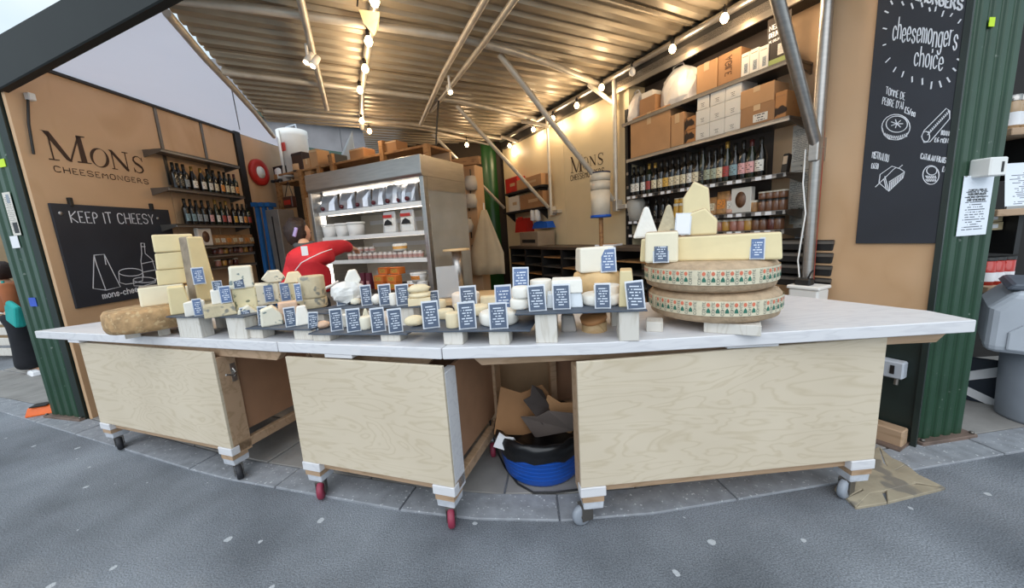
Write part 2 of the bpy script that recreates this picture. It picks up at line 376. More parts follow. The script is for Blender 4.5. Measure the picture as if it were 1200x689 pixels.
def strokes(text, h, lean=0.0, track=1.6, smooth=True, wob=0.0):
    """polylines in (x, y), capitals of height h, and the line's width"""
    k = h / 6.0; x = 0.0; out = []
    for ch in text:
        g = GL.get(ch)
        if g is None: x += 3.0; continue
        w = 0
        dy = rnd.uniform(-wob, wob)
        for pl in g.split('|'):
            p = [(int(q[0]), int(q[1])) for q in pl.split()]; w = max(w, max(a for a, b in p))
            if smooth and len(p) > 4:
                q = [p[0]]
                for a, b in zip(p, p[1:]): q += [(a[0]*.75+b[0]*.25, a[1]*.75+b[1]*.25), (a[0]*.25+b[0]*.75, a[1]*.25+b[1]*.75)]
                p = q + [p[-1]]
            out.append([((x + a + (b - 2) * lean) * k, (b - 2 + dy) * k) for a, b in p])
        x += w + track
    return out, (x - track) * k
def ribbon(mb, pl, w, put, m=0):
    """flat stroke of width w along polyline pl; put maps (x, y) to 3-D"""
    n = len(pl); L = []; R = []
    for i in range(n):
        a, b = pl[max(i - 1, 0)], pl[min(i + 1, n - 1)]
        dx, dy = b[0] - a[0], b[1] - a[1]; d = math.hypot(dx, dy) or 1
        nx, ny = -dy / d * w / 2, dx / d * w / 2
        ex = (dx / d * w * .3, dy / d * w * .3); e = -1 if i == 0 else (1 if i == n - 1 else 0)
        L.append((pl[i][0] + nx + ex[0]*e, pl[i][1] + ny + ex[1]*e)); R.append((pl[i][0] - nx + ex[0]*e, pl[i][1] - ny + ex[1]*e))
    vs = [put(*p) for p in L] + [put(*p) for p in R]
    mb.add(vs, [(i, n + i, n + i + 1, i + 1) for i in range(n - 1)], m)
def write(mb, text, x, y, h, w, put, width=None, **kw):
    """text with its lower left corner at (x, y) in the plane's own coordinates"""
    ss, tw = strokes(text, h, **kw); k = (width / tw) if width else 1.0
    for pl in ss: ribbon(mb, [(x + a * k, y + b) for a, b in pl], w, put)
# ================================================================== THE SETTING
# ---- ground: asphalt lane, bent granite kerb, paving behind it
floor = struct('floor')
MB().add([(-14, -5, 0), (9, -5, 0), (9, 13, 0), (-14, 13, 0)], [(0, 1, 2, 3)]).build('asphalt', A_ASPH, floor)
KP = [Vector(p) for p in ((-8.0, 4.55), (-5.34, 3.58), (-2.08, 2.245), (-.55, 1.78), (-.075, 1.69), (.48, 1.667), (1.32, 1.77), (3.02, 1.99), (6.0, 2.36))]
KL = [0.0]
for a, b in zip(KP, KP[1:]): KL.append(KL[-1] + (b - a).length)
def kerb_at(s, off):
    s = min(max(s, 0), KL[-1] - 1e-4)
    i = max(k for k in range(len(KP) - 1) if KL[k] <= s)
    def nrm(i):
        d = (KP[i + 1] - KP[i]).normalized(); return Vector((-d.y, d.x))
    t = (s - KL[i]) / (KL[i + 1] - KL[i]); p = KP[i].lerp(KP[i + 1], t)
    n = nrm(i)
    if t > .5 and i < len(KP) - 2: n = n.lerp(nrm(i + 1), t - .5)
    elif t < .5 and i > 0: n = n.lerp(nrm(i - 1), .5 - t)
    return p + n.normalized() * off
def slab(name, s0, s1, o0, o1, top, m, g=.005):
    q = [kerb_at(s0 + g, o0 + g), kerb_at((s0 + s1) / 2, o0 + g), kerb_at(s1 - g, o0 + g), kerb_at(s1 - g, o1 - g), kerb_at((s0 + s1) / 2, o1 - g), kerb_at(s0 + g, o1 - g)]
    MB().prism([tuple(p) for p in q], -.06, top).build(name, m, floor, .004)
s = .2
while s < KL[-1] - .9:
    L = rnd.uniform(.78, .98); slab('kerb_stone', s, s + L, 0, .2, .012 + rnd.uniform(-.002, .002), M_KERB); s += L
for row, (o0, o1) in enumerate(((.2, .72), (.72, 1.24), (1.24, 1.76))):
    s = .1 + .33 * row
    while s < KL[-1] - 1.0:
        L = rnd.uniform(.72, .92); slab('paving_slab', s, s + L, o0, o1, .010 + rnd.uniform(-.003, .003), M_SLAB, .006); s += L
yel = [(1003, 594), (1040, 588), (1072, 580), (1109, 571), (1078, 556), (1062, 543), (1046, 536), (1030, 522), (1012, 535), (1002, 552), (985, 560), (978, 572), (992, 583)]
mb = MB(); yp = [on_z(x, y, .016) for x, y in yel]; cen = sum(yp, Vector()) / len(yp)
for i in range(len(yp)):                                     # cracked into uneven plates
    a, b = yp[i], yp[(i + 1) % len(yp)]; mid = cen + Vector((rnd.uniform(-.05, .05), rnd.uniform(-.05, .05), 0))
    inn = a.lerp(mid, .55), b.lerp(mid, .55)
    h = .0135 + rnd.uniform(0, .0015)
    q = [a, b, inn[1], inn[0]]; c = sum(q, Vector()) / 4; q = [c + (p - c) * .985 for p in q]
    if (q[1] - q[0]).cross(q[2] - q[0]).z < 0: q = q[::-1]
    mb = MB(); mb.prism([(p.x, p.y) for p in q], -.01, h); mb.build('concrete_plate', M_YEL, floor, .003)
mb = MB(); q = [cen + (p - cen) * .56 for p in yp]
if (q[1] - q[0]).cross(q[2] - q[0]).z < 0: q = q[::-1]
mb.prism([(p.x, p.y) for p in q], -.01, .015); mb.build('concrete_plate', M_YEL, floor, .003)

# ---- left wall (warm plywood), beyond it a beige wall
wl = struct('wall_left', LF.o, LF.rz)
for u0, u1, z0, z1 in ((-.08, 1.19, 0, 3.18), (1.195, 1.79, 0, 3.18), (1.795, 2.34, 0, 3.18)):
    MB().b2((u0, 0, z0), (u1 - .004, .03, z1)).build('panel', M_PLYO, wl, .002)
MB().b2((2.34, -.03, 0), (2.45, .05, 3.2)).build('post', M_BLACK, wl)
MB().b2((2.45, 0, 0), (3.6, .04, 3.19)).build('panel', M_PLYO, wl)
for u in (1.2, 1.8):
    MB().b2((u - .018, -.012, 2.3), (u + .018, 0, 3.16)).build('upright', M_STEELD, wl)
MB().b2((-.1, -.03, 3.16), (2.45, .02, 3.185)).build('edge_strip', M_BLACK, wl)
MB().b2((-.1, .04, 0), (3.6, .10, 3.2)).build('backing', M_DGREEN, wl)
# ---- white sheet soffit between plywood and roof edge
sf = struct('trim_2')
soff = [(-4.06, 3.36), (-4.0, 3.24), (-1.93, 2.52), (-2.27, 2.86), (-2.55, 3.55), (-2.78, 4.2), (-3.06, 4.95), (-3.45, 5.9), (-3.8, 6.95), (-3.84, 6.95)]
MB().add([(x, y, 3.2) for x, y in soff], [tuple(range(len(soff)))]).build('sheet', M_SOFFIT, sf)
a, b = on_z(270, 97, 3.19), on_z(281, 152, 3.19)
MB().tube([(a.x, a.y, 3.193), (b.x, b.y, 3.193)], .006, 6).build('seam', M_GREYD, sf)
MB().tube([(-2.3, 2.9, 3.17), (-2.56, 3.55, 3.17), (-2.79, 4.2, 3.17), (-3.07, 4.95, 3.17), (-3.5, 6.0, 3.17)], .03, 8).build('edge_tube', M_GALV, sf)

# ---- right wall: chalkboard panel, pale plywood, dark shelf back, cream wall
wr = struct('wall_right', RF.o, RF.rz)
MB().b2((-.035, -.05, .80), (.555, 0, 3.2)).build('panel', M_PLYO, wr, .002)
MB().b2((-.035, -.05, 0), (.555, -.005, .80)).build('lower_panel', M_DGREEN, wr)
MB().b2((-.06, .0, 0), (-.034, .022, 3.2)).build('edge_post', M_DGREEN, wr)
MB().b2((.555, -.06, 0), (.615, .025, 3.2)).build('post', M_DGREEN, wr)
MB().b2((.615, -.31, 0), (1.02, -.28, 3.2)).build('panel', M_PLYO, wr)
MB().b2((1.02, -.33, 0), (2.42, -.29, 3.2)).build('shelf_back', mat('dark_back_panel', '4a3f38', .6), wr)
MB().b2((2.40, -.33, 0), (2.43, -.05, 3.2)).build('return_panel', M_PLYC, wr)
for u0, u1 in ((2.43, 3.68), (3.685, 5.6)):
    MB().b2((u0, -.12, 0), (u1, -.08, 3.12)).build('panel', M_PLYC, wr, .003)
MB().b2((-.05, -.42, 0), (5.6, -.36, 3.25)).build('backing', M_DGREEN, wr)
MB().b2((.62, -.3, 3.0), (5.5, .0, 3.17)).build('valance', M_BLACK, wr)
# ---- back of the stall
wb = struct('wall_back')
MB().add([(-3.9, 6.95, 0), (.1, 7.35, 0), (.1, 7.35, 3.3), (-1.9, 7.2, 3.3), (-1.9, 7.2, 2.75), (-3.9, 6.95, 2.75)], [(0, 1, 2, 3, 4, 5)]).build('panel', mat('dark_back_wall', '33291f', .8), wb)

# ---- corrugated roof sheets (ridges run across the stall)
ce = struct('ceiling', RF.o, RF.rz)
def sheet(u0, u1, vmax, z, name='roof_sheet', m=None, vmin=-.36):
    mb = MB(); p = .155; n = int(round((u1 - u0) / p)); vs = []; fs = []
    for i in range(n):
        a = u0 + i * (u1 - u0) / n; w = (u1 - u0) / n
        for du, dz in ((0, 0), (.42, 0), (.52, .032), (.90, .032)):
            u = a + du * w; vs += [(u, vmin, z + dz), (u, max(vmin + .05, vmax(u)), z + dz)]
    vs += [(u1, vmin, z), (u1, vmax(u1), z)]
    k = len(vs) // 2; fs = [(2*i, 2*i+1, 2*i+3, 2*i+2) for i in range(k - 1)]
    mb.add(vs, fs); o = mb.build(name, m or M_ROOF, ce)
    so = o.modifiers.new('thickness', 'SOLIDIFY'); so.thickness = .002
vm = lambda u: min(3.9 - max(0, u - 2.7) * .115, max(.4, u * 1.5 + .35))
sheet(-.3, 1.6, vm, 3.19); sheet(1.56, 3.45, vm, 3.2); sheet(3.4, 5.5, vm, 3.21)
sheet(5.45, 7.6, lambda u: 2.35 - (u - 5.5) * .15, 3.2)
# ---- scaffold tubes of the roof
tf = struct('trim_1')
def tube(pts, r, name, m=M_GALV, par=None): return MB().tube(pts, r, 9).build(name, m, par or tf)
ZR = 3.15
def arc(px, z=ZR): return [on_z(x, y, z) for x, y in px]
P1 = arc([(215, 0), (300, 10), (420, 27), (540, 45), (600, 60), (650, 77), (700, 98), (716, 108)])
d = (P1[0] - P1[1]).normalized(); P1 = [P1[0] + d * .25] + P1
tube(P1, .033, 'purlin_tube')
tube(arc([(260, 84), (420, 104), (540, 119), (640, 142)]), .031, 'purlin_tube')
tube(arc([(308, 130), (400, 138), (480, 145), (590, 163)]), .028, 'purlin_tube')
tube(arc([(420, 141), (500, 152), (575, 170)]), .02, 'purlin_tube')
def ext(px, z, e):
    q = arc(px, z); return [q[0] + (q[0] - q[1]).normalized() * e] + q
tube(ext([(352, 0), (366, 60), (375, 95), (383, 128)], 3.12, .4), .027, 'rafter_tube')
tube(ext([(440, 0), (428, 75), (424, 105), (424, 150)], 3.12, .4), .03, 'rafter_tube')
tube(ext([(568, 0), (545, 40), (520, 85), (493, 145)], 3.12, .4), .027, 'rafter_tube')
tube(ext([(602, 0), (570, 46), (535, 92), (505, 130)], 3.12, .4), .027, 'rafter_tube')
R0, R1 = RF.w(.5, .02, 3.13), RF.w(5.45, .02, 3.13)
tube([R0, R1], .03, 'eaves_tube', M_STEEL)
# uprights by the right wall, their brackets, and the raking braces
UP = []
for x, yb in ((722, 241), (646, 247)):
    h = RF.hit(x, yb, .0); UP.append(h.x)
    o = tube([RF.w(h.x, 0, h.z - .02), RF.w(h.x, 0, 3.13)], .026, 'upright_tube')
    MB().box(RF.w(h.x, -.02, h.z), (.07, .1, .13), RF.rz).build('foot_bracket', M_GALV, tf, .006)
    MB().box(RF.w(h.x - .09, -.04, h.z - .02), (.16, .1, .05), RF.rz).build('foot_bracket', M_GALV, tf, .006)
hp = RF.hit(957, 172, .06)
tube([RF.w(hp.x, .06, .02), RF.w(hp.x, .06, 3.13)], .036, 'upright_tube', M_STEEL)
def brace(u, top, z0, r, v=.05, kink=0, m=M_GALV):
    """raking tube from an upright at depth u up to the roof point under pixel top"""
    n = RF.ex; a = RF.w(u, v, z0); b = on_plane(top[0], top[1], a, n)
    pts = [a.lerp(b, t) + Vector((0, 0, kink * math.sin(t * 9))) for t in [i / 8 for i in range(9)]]
    tube(pts, r, 'brace_tube', m)
    return a, b
brace(UP[0], (585, 64), RF.hit(722, 234, 0).z, .03, kink=.008)
brace(UP[1], (535, 124), RF.hit(646, 243, 0).z, .027)
h = RF.hit(594, 244, 0); brace(h.x, (507, 157), h.z, .026)
a, b = brace(hp.x, (909, -8), RF.hit(953, 176, .06).z, .036, m=M_STEEL)
MB().box(a, (.06, .12, .16), RF.rz).build('joint_plate', M_STEEL, tf, .008)
for x, y, x2, y2 in ((690, 99, 720, 122), (612, 142, 644, 148), (588, 160, 606, 166)):
    p = on_z(x, y, 3.13); h = RF.hit(x2, y2, 0); tube([p, RF.w(h.x, 0, h.z)], .026, 'brace_tube')
# ---- front beam on the posts (dark green), over the left front and on to the right post
bm = struct('trim_3')
def beam(a, b, z0, z1, d, name='beam'):
    a, b = Vector(a), Vector(b); t = (b - a).normalized(); n = Vector((-t.y, t.x)); q = [a, b, b + n * d, a + n * d]
    MB().prism([tuple(p) for p in q], z0, z1).build(name, M_DGREEN, bm, .01)
bq = [(-4.9, 3.53, 2.82, 3.2), (-1.2, 2.26, 3.10, 3.36)]; n_ = Vector((.326, .945)) * .07
bv = [v for x, y, z0, z1 in bq for v in ((x, y, z0), (x, y, z1), (x + n_.x, y + n_.y, z1), (x + n_.x, y + n_.y, z0))]
MB().add(bv, [(0, 1, 2, 3), (7, 6, 5, 4), (0, 4, 5, 1), (1, 5, 6, 2), (2, 6, 7, 3), (3, 7, 4, 0)]).build('beam', mat('beam_black_green', '0c1210', .6, var=.2, scale=5), bm, .008); beam((-1.0, 2.0), (2.5, 1.95), 3.22, 3.5, .2)

# ---- two green cast posts with fluted fronts
def post(name, label, P, wdt, dep, rz, zt):
    t = thing(name, label, 'column', (P.x, P.y, 0), rz)
    mb = MB(); h = wdt / 2
    prof = [(-h, 0)]
    for c in (-.36, -.12, .12, .36):
        c *= wdt; w = .09 * wdt
        prof += [(c - w, 0), (c - w * .7, -.014), (c + w * .7, -.014), (c + w, 0)]
    prof += [(h, 0), (h, dep), (-h, dep)]
    mb.prism(prof, .03, zt); mb.build('shaft', M_GREEN, t, .004)
    MB().b2((-h - .012, .02, .03), (-h + .002, dep - .01, zt)).build('side_plate', M_DGREEN, t)
    MB().b2((h - .002, .02, .03), (h + .012, dep - .01, zt)).build('side_plate', M_DGREEN, t)
    MB().b2((-h - .03, -.05, .006), (h + .05, dep + .03, .032)).build('base_plate', mat('rusty_plate', '6b5a50', .7, var=.3, scale=12, bump=.3), t, .004)
    mb = MB()
    for x in (-h - .01, h + .03): mb.lathe([(0.0, .032), (.012, .032), (.012, .045), (0, .048)], 8, (x, -.03, 0))
    mb.build('bolt', M_STEELD, t)
    return t
pl = on_z(62, 488, 0); pr = on_z(98, 492, 0); mid = (pl + pr) / 2
pz = math.atan2(pr.y - pl.y, pr.x - pl.x)
PL = post('iron_post', 'green fluted iron post with torn flyers at the left end of the stall', mid, (pr - pl).length, .15, pz, 2.95)
pl2 = on_z(1075, 519, 0); pr2 = on_z(1126, 511, 0); mid2 = (pl2 + pr2) / 2
pz2 = math.atan2(pr2.y - pl2.y, pr2.x - pl2.x)
PR = post('iron_post', 'green fluted iron post with a pinned notice right of the stall', mid2, (pr2 - pl2).length, .05, pz2, 3.0)
FPL = Frame(mid, math.degrees(pz)); FPR = Frame(mid2, math.degrees(pz2))
# ---- round green market column far back
cp = on_z(571, 170, 3.2); cr = 16.5 * depth_of(cp) / F_PX * .98
t = thing('market_column', 'thick round green column standing at the back of the stall', 'column', (cp.x, cp.y, 0))
MB().lathe([(cr, 0), (cr, 3.18)], 32).build('shaft', mat('bright_green_paint', '1f5220', .3, var=.08), t)
MB().lathe([(cr * 1.12, 0), (cr * 1.12, .14), (cr * 1.01, .2)], 32).build('base_ring', M_GREEN, t)
# ---- what shows over the back: neighbouring roof boards with green beams
nb = struct('trim_4')
for i in range(7):
    MB().b2((-9.5 + i * 1.25, 10.9, 3.4), (-9.5 + i * 1.25 + 1.235, 10.95, 6.6)).build('board', mat('grey_boards', '8d8a8c', .8, var=.15, scale=2), nb)
for z0, z1 in ((3.9, 4.9), (4.8, 5.6)):
    a, b = Vector((-9.5, 10.8, z1)), Vector((-3, 10.8, z0 - .3)); MB().tube([a, b], .11, 4, smooth=False).build('roof_beam', M_GREEN, nb)
# ---- the neighbours: dark backdrop right, tan stall side left
nr = struct('wall_outer_right')
MB().b2((2.95, 3.4, 0), (6.5, 3.46, 3.6)).build('panel', mat('dark_neighbour', '1d1a18', .8), nr)
nl = struct('wall_outer_left')
MB().b2((-16, 7.4, 0), (-4.15, 7.5, 3.4)).build('panel', mat('tan_neighbour', '8a7354', .8), nl)
# ================================================================== COUNTERS
ZT = .97
def caster(par, x, y, zt, wheelm, rot):
    c = MB(); c.box((x, y, zt - .022), (.1, .1, .044), top=(1.05, 1.05))
    o = c.build('caster', mat('plastic_wrapped_plate', 'c3c6cc', .25, var=.12, scale=20, bump=.5, bscale=30), par, .004)
    T = Matrix.Translation((x, y, 0)) @ Matrix.Rotation(rot, 4, 'Z')
    f = MB(); q = zt - .04
    f.prism([(-.026, .03), (-.022, .03), (-.022, q - .01), (.022, q - .01), (.022, .03), (.026, .03), (.026, q), (-.026, q)], .005, .065, 'x', T=T)
    f.build('fork', M_STEELD, o)
    w = MB(); W = T @ Matrix.Translation((.055, 0, .054)) @ Matrix.Rotation(PI/2, 4, 'X')
    w.lathe([(.012, -.018), (.045, -.018), (.054, -.01), (.054, .01), (.045, .018), (.012, .018)], 18, T=W)
    w.build('wheel', wheelm, o)
    h = MB(); h.lathe([(0, -.02), (.014, -.02), (.014, .02), (0, .02)], 10, T=W); h.build('hub', M_STEELD, o)
def unit(fr, W, label, wheelm, rsided, lsided, rot, edge, D=.76):
    t = thing('counter_unit', label, 'counter', fr.o, fr.rz)
    MB().b2((0, 0, .235), (W, .018, .885)).build('front_panel', M_PLYW, t, .002)
    MB().b2((.02, .03, .185), (W - .02, .075, .245)).build('bottom_rail', M_TIMB, t, .003)
    MB().b2((.02, D - .05, .185), (W - .02, D, .245)).build('bottom_rail', M_TIMB, t, .003)
    MB().b2((.02, D - .02, .25), (W - .02, D, .843)).build('back_panel', mat('brown_ply', '9a7458', .6, var=.1), t)
    for x, inset in ((0, 1), (W, -1)):
        m = edge if x else M_TIMB
        a, b = sorted((x, x + inset * .045))
        MB().b2((a, .018, .17), (b, .13, .843)).build('stud', m, t, .003)
        MB().b2((a, D - .1, .17), (b, D, .843)).build('stud', M_TIMB, t, .003)
        a, b = sorted((x + inset * .02, x + inset * .035))
        if (x and rsided) or (not x and lsided):
          MB().b2((a, .13, .30), (b, D - .1, .843)).build('side_panel', mat('brown_ply', '9a7458', .6), t)
          MB().b2((min(x, x + inset * .045), .02, .185), (max(x, x + inset * .045), D, .245)).build('side_rail', M_TIMB, t, .003)
        a, b = sorted((x - inset * .004, x + inset * .125))
        MB().b2((a, -.006, .182), (b, .05, .234)).build('corner_block', M_WHITE, t, .003)
        MB().b2((a + .01, .0, .15), (b - .01, .10, .182)).build('caster_pad', M_TIMB, t)
        for y in (.055, D - .08): caster(t, x + inset * .062, y, .15, wheelm, rot + rnd.uniform(-.3, .3))
    return t
U1 = unit(K1, 1.5, 'left plywood counter unit beside the green post, on black castors', M_RUB, 1, 1, -.7, M_TIMB)
U2 = unit(K2, 1.0, 'narrow middle plywood counter unit on castors with red wheels', mat('red_wheel', '8d2f45', .5), 1, 1, -1.1, M_WHITE)
U3 = unit(K3, 1.53, 'wide right plywood counter unit on castors wrapped in plastic film', M_GREYD, 1, 0, 3.7, M_TIMB, .95)
mb = MB(); mb.tube([(1.503, .10, .72), (1.53, .10, .72), (1.56, .06, .72), (1.56, .02, .735)], .006); mb.tube([(1.5, .10, .75), (1.53, .10, .72), (1.5, .10, .69)], .007); mb.box((1.503, .1, .72), (.008, .03, .12))
mb.build('latch', M_STEEL, U1)
def top(label, poly, battens, rails):
    c = Vector((*poly[0], 0)); t = thing('worktop', label, 'worktop', (c.x, c.y, ZT - .06))
    n = len(poly)
    MB().prism(poly, ZT - .058, ZT).build('board', M_WHITE, t, .004, world=True)
    for a, b in battens:
        a, b = Vector(a), Vector(b); d = (b - a).normalized(); q = Vector((-d.y, d.x))
        MB().prism([tuple(p) for p in (a + q * .004, b + q * .004, b + q * .5, a + q * .5)], ZT - .078, ZT - .058).build('batten', M_WHITE, t, .002, world=True)
    for a, b in rails:
        a, b = Vector(a), Vector(b); d = (b - a); L = d.length; rz = math.atan2(d.y, d.x); m = (a + b) / 2
        T = Matrix.Translation((a.x, a.y, 0)) @ Matrix.Rotation(rz, 4, 'Z')
        MB().prism([(0, ZT - .059), (L, ZT - .059), (L, ZT - .085), (L - .04, ZT - .125), (.04, ZT - .125), (0, ZT - .085)][::-1], .0, .045, 'y', T=T).build('support_rail', M_TIMB, t, .003, world=True)
A, B, C, D_ = Vector((-3.743, 2.817)), Vector((-1.345, 2.012)), Vector((-.358, 1.704)), Vector((2.123, 1.618))
d1 = (B - A).normalized(); d2 = (C - B).normalized(); d3 = (D_ - C).normalized()
nrm = lambda d: Vector((-d.y, d.x))
top('white painted counter top, left section next to the green post', [tuple(A), tuple(B - d1 * .004), (-1.085, 2.78), (-2.9, 3.40), (-3.22, 3.30)],
    [(A + d1 * .42, A + d1 * .56)], [(A + d1 * .33 + nrm(d1) * .075, A + d1 * 2.5 + nrm(d1) * .035)])
top('white painted counter top, short middle section', [tuple(B + d2 * .003), tuple(C - d2 * .003), (-.135, 2.48), (-1.08, 2.78)],
    [(B + d2 * .32, B + d2 * .5)], [(B + d2 * .1 + nrm(d2) * .10, C - d2 * .1 + nrm(d2) * .10)])
top('white painted counter top, long right section carrying the big wheels', [tuple(C + d3 * .003), (.4, 1.634), (1.0, 1.628), tuple(D_), (2.13, 1.82), (1.95, 2.2), (1.83, 2.44), (-.13, 2.48)],
    [(C + d3 * 1.36, C + d3 * 1.6)], [(C + d3 * .14 + nrm(d3) * .075, C + d3 * 2.44 + nrm(d3) * .075)])

# ================================================================== CHEESES ON THE COUNTER
FWD = Vector((0, 1, 0))
class Spot:
    """a place on a level surface under the pixel columns xl..xr, its front foot at row yb"""
    def __init__(s, xl, xr, yb, z, d, P=None):
        xc = (xl + xr) / 2
        if P is not None:
            n = Vector((P.x, P.y, 0)).normalized(); s.P = on_plane(xc, yb, P - n * .004, n); z = s.P.z
        else: s.P = on_z(xc, yb, z)
        s.v = Vector((s.P.x, s.P.y, 0)).normalized(); s.s = depth_of(s.P) / F_PX
        s.w = (xr - xl) * s.s * s.v.y; s.z = z
        s.c = s.P + s.v * d / 2; s.rz = math.atan2(s.v.y, s.v.x) - PI / 2
    def h(s, yt): return z_at(s.P, yt) - s.z
def put(o, sp, rz=0.0, dz=0.0):
    o.location = (sp.c.x, sp.c.y, sp.z + dz); o.rotation_euler = (0, 0, sp.rz + rz); return o
def rounded(r, h, k=.25):
    q = min(r, h) * k
    return [(0, 0), (r - q, 0), (r - q * .3, q * .3), (r, q), (r, h - q), (r - q * .3, h - q * .3), (r - q, h), (0, h)]
def cheese(name, xl, xr, yb, yt, z, kind, m, label, d=None, m2=None, rz=0.0, P=None, group=None, cat='cheese'):
    sp = Spot(xl, xr, yb, z, 0, P); w = sp.w; ht = z_at(sp.P, yt)
    if P is not None: sp.z = z
    h = max(.01, ht - sp.z)
    d = d or w * .8; sp.c = sp.P + sp.v * d / 2
    mb = MB(); mats = [m, m2 or m]; bev = min(w, h) * .08
    if kind == 'wheel': mb.lathe(rounded(w / 2, h), 28); sp.c = sp.P + sp.v * w / 2; bev = 0
    elif kind == 'drum': mb.lathe(rounded(w / 2, h, .12), 28); sp.c = sp.P + sp.v * w / 2; bev = 0
    elif kind == 'block': mb.box((0, 0, h/2), (w, d, h), top=(.96, .94), m=0)
    elif kind == 'tilt': mb.box((0, 0, h/2), (w * .92, d, h), top=(.9, .9), sh=(w * .05, 0))
    elif kind == 'pyr': mb.box((0, 0, h/2), (w, d, h), top=(.5, .45))
    elif kind == 'gem':
        mb.prism([(-w/2, h*.35), (-w*.25, 0), (w*.3, 0), (w/2, h*.3), (w*.25, h), (-w*.2, h*.95)], -d/2, d/2, 'y')
    elif kind == 'cone':      # tall pointed wedge, standing on its heel
        mb.prism([(-w/2, 0), (w/2, 0), (w*.12, h), (-w*.05, h)], -d/2, d/2, 'y'); mb.m[1] = 1
    elif kind == 'wedge':     # wedge lying, cut face to the street
        mb.prism([(-w/2, -d/2), (w/2, -d/2), (w*.42, d*.2), (0, d/2)], 0, h); mb.m[0] = 0
    elif kind == 'lean':      # slab wedge with one sloping side
        mb.prism([(-w/2, 0), (w/2, 0), (w*.3, h), (-w*.42, h)], -d/2, d/2, 'y')
    elif kind == 'slant':
        mb.prism([(-w/2, 0), (w/2, 0), (w/2, h*.55), (w*.1, h), (-w*.42, h*.8)], -d/2, d/2, 'y')
    elif kind == 'lump':
        n = 9; prof = [(w/2 * math.sin(PI * i / n), h/2 - h/2 * math.cos(PI * i / n)) for i in range(n + 1)]
        prof = [(0, 0)] + prof[2:-1] + [(0, h)]
        mb.lathe(prof, 14, jit=.12, smooth=w < .16); mb.v = [(x, y * (d / w), q + rnd.uniform(-.04, .04) * h * (0.1 < q / h < .9)) for x, y, q in mb.v]; bev = 0
    if m2 is not None and kind in ('block', 'tilt', 'lean', 'slant'):
        for i in range(len(mb.m)):
            if kind in ('block', 'tilt'): mb.m[i] = 1 if i in (1, 4) else 0
            else: mb.m[i] = 1 if i >= 3 else 0
    if kind in ('block', 'tilt', 'gem', 'pyr', 'wedge', 'slant', 'cone'):
        q = min(w, h, d) * .035; mb.v = [(x + rnd.uniform(-q, q), y + rnd.uniform(-q, q), z_ + (rnd.uniform(-q, q) if z_ > h * .2 else 0)) for x, y, z_ in mb.v]
    o = mb.build(name, mats, None, bev, seg=2)
    put(o, sp, rz); tag(o, label, cat, group)
    o['_top'] = sp.z + h
    del o['_top']
    return o, sp, sp.z + h
def price(xl, xr, yb, yt, label, z=None, P=None, lean=.18, roll=0.0, m=None):
    sp = Spot(xl, xr, yb, z or 0, 0, P); w = sp.w; h = sp.h(yt)
    t = thing('price_tag', label, 'price tag', sp.P + sp.v * .004, sp.rz)
    T = Matrix.Rotation(roll, 4, 'Y') @ Matrix.Rotation(-lean, 4, 'X')
    mb = MB(); mb.add(*boxf((0, .004, h/2), (w, .003, h)), T=T); mb.add(*boxf((0, .02, .004), (w * .7, .04, .004)))
    o = mb.build('holder', M_ACRYL, t); o['kind'] = 'thing'; del o['kind']
    mb = MB(); mb.add(*boxf((0, 0, h * .49), (w * .84, .003, h * .88)), T=T); mb.build('card', m or M_TAG, t)
    return t
def boxf(c, d):
    b = MB().box(c, d); return b.v, b.f
def slate(xl, xr, yl, yr, z, d, label, blocks, lblw, back=True):
    """slate board with its front corners under two pixels; white wooden blocks under it"""
    a, b = on_z(xl, yl, z), on_z(xr, yr, z); e = (b - a); L = e.length; rz = math.atan2(e.y, e.x); T = Matrix.Translation((a.x, a.y, 0)) @ Matrix.Rotation(rz, 4, 'Z')
    mb = MB(); pts = [(0, .004)]
    for i in range(1, 9): pts.append((L * i / 9, rnd.uniform(-.003, .003)))
    pts += [(L, 0), (L + .004, d), (-.004, d)]
    o = mb.prism(pts, 0, .008).build('slate_board', M_SLATE, None, .002); o.location = (a.x, a.y, z - .008); o.rotation_euler = (0, 0, rz)
    tag(o, label, 'slate board')
    for i, (x0, x1) in enumerate(blocks):
        p0, p1 = on_z(x0, (yl + (yr - yl) * (x0 - xl) / (xr - xl)), z), on_z(x1, (yl + (yr - yl) * (x1 - xl) / (xr - xl)), z)
        u = ((p0 + p1) / 2 - a).dot(e.normalized()); w = (p1 - p0).length
        for k, v in enumerate((.012, d - .06)):
            if k and not back: continue
            p = T @ Vector((u, v + (.045 if not k else .03), 0)); hh = z - .008 - ZT
            o = MB().box((0, 0, hh / 2), (w, .08 if not k else .055, hh)).build('wood_block', M_WBLK, None, .003)
            o.location = (p.x, p.y, ZT); o.rotation_euler = (0, 0, rz)
            tag(o, f'white wooden block, {"front" if not k else "rear"} {ORD[i]} from left, under {lblw}', 'block')
    return a, b
def level(x, yb, yt): return z_at(on_z(x, yb, ZT), yt)

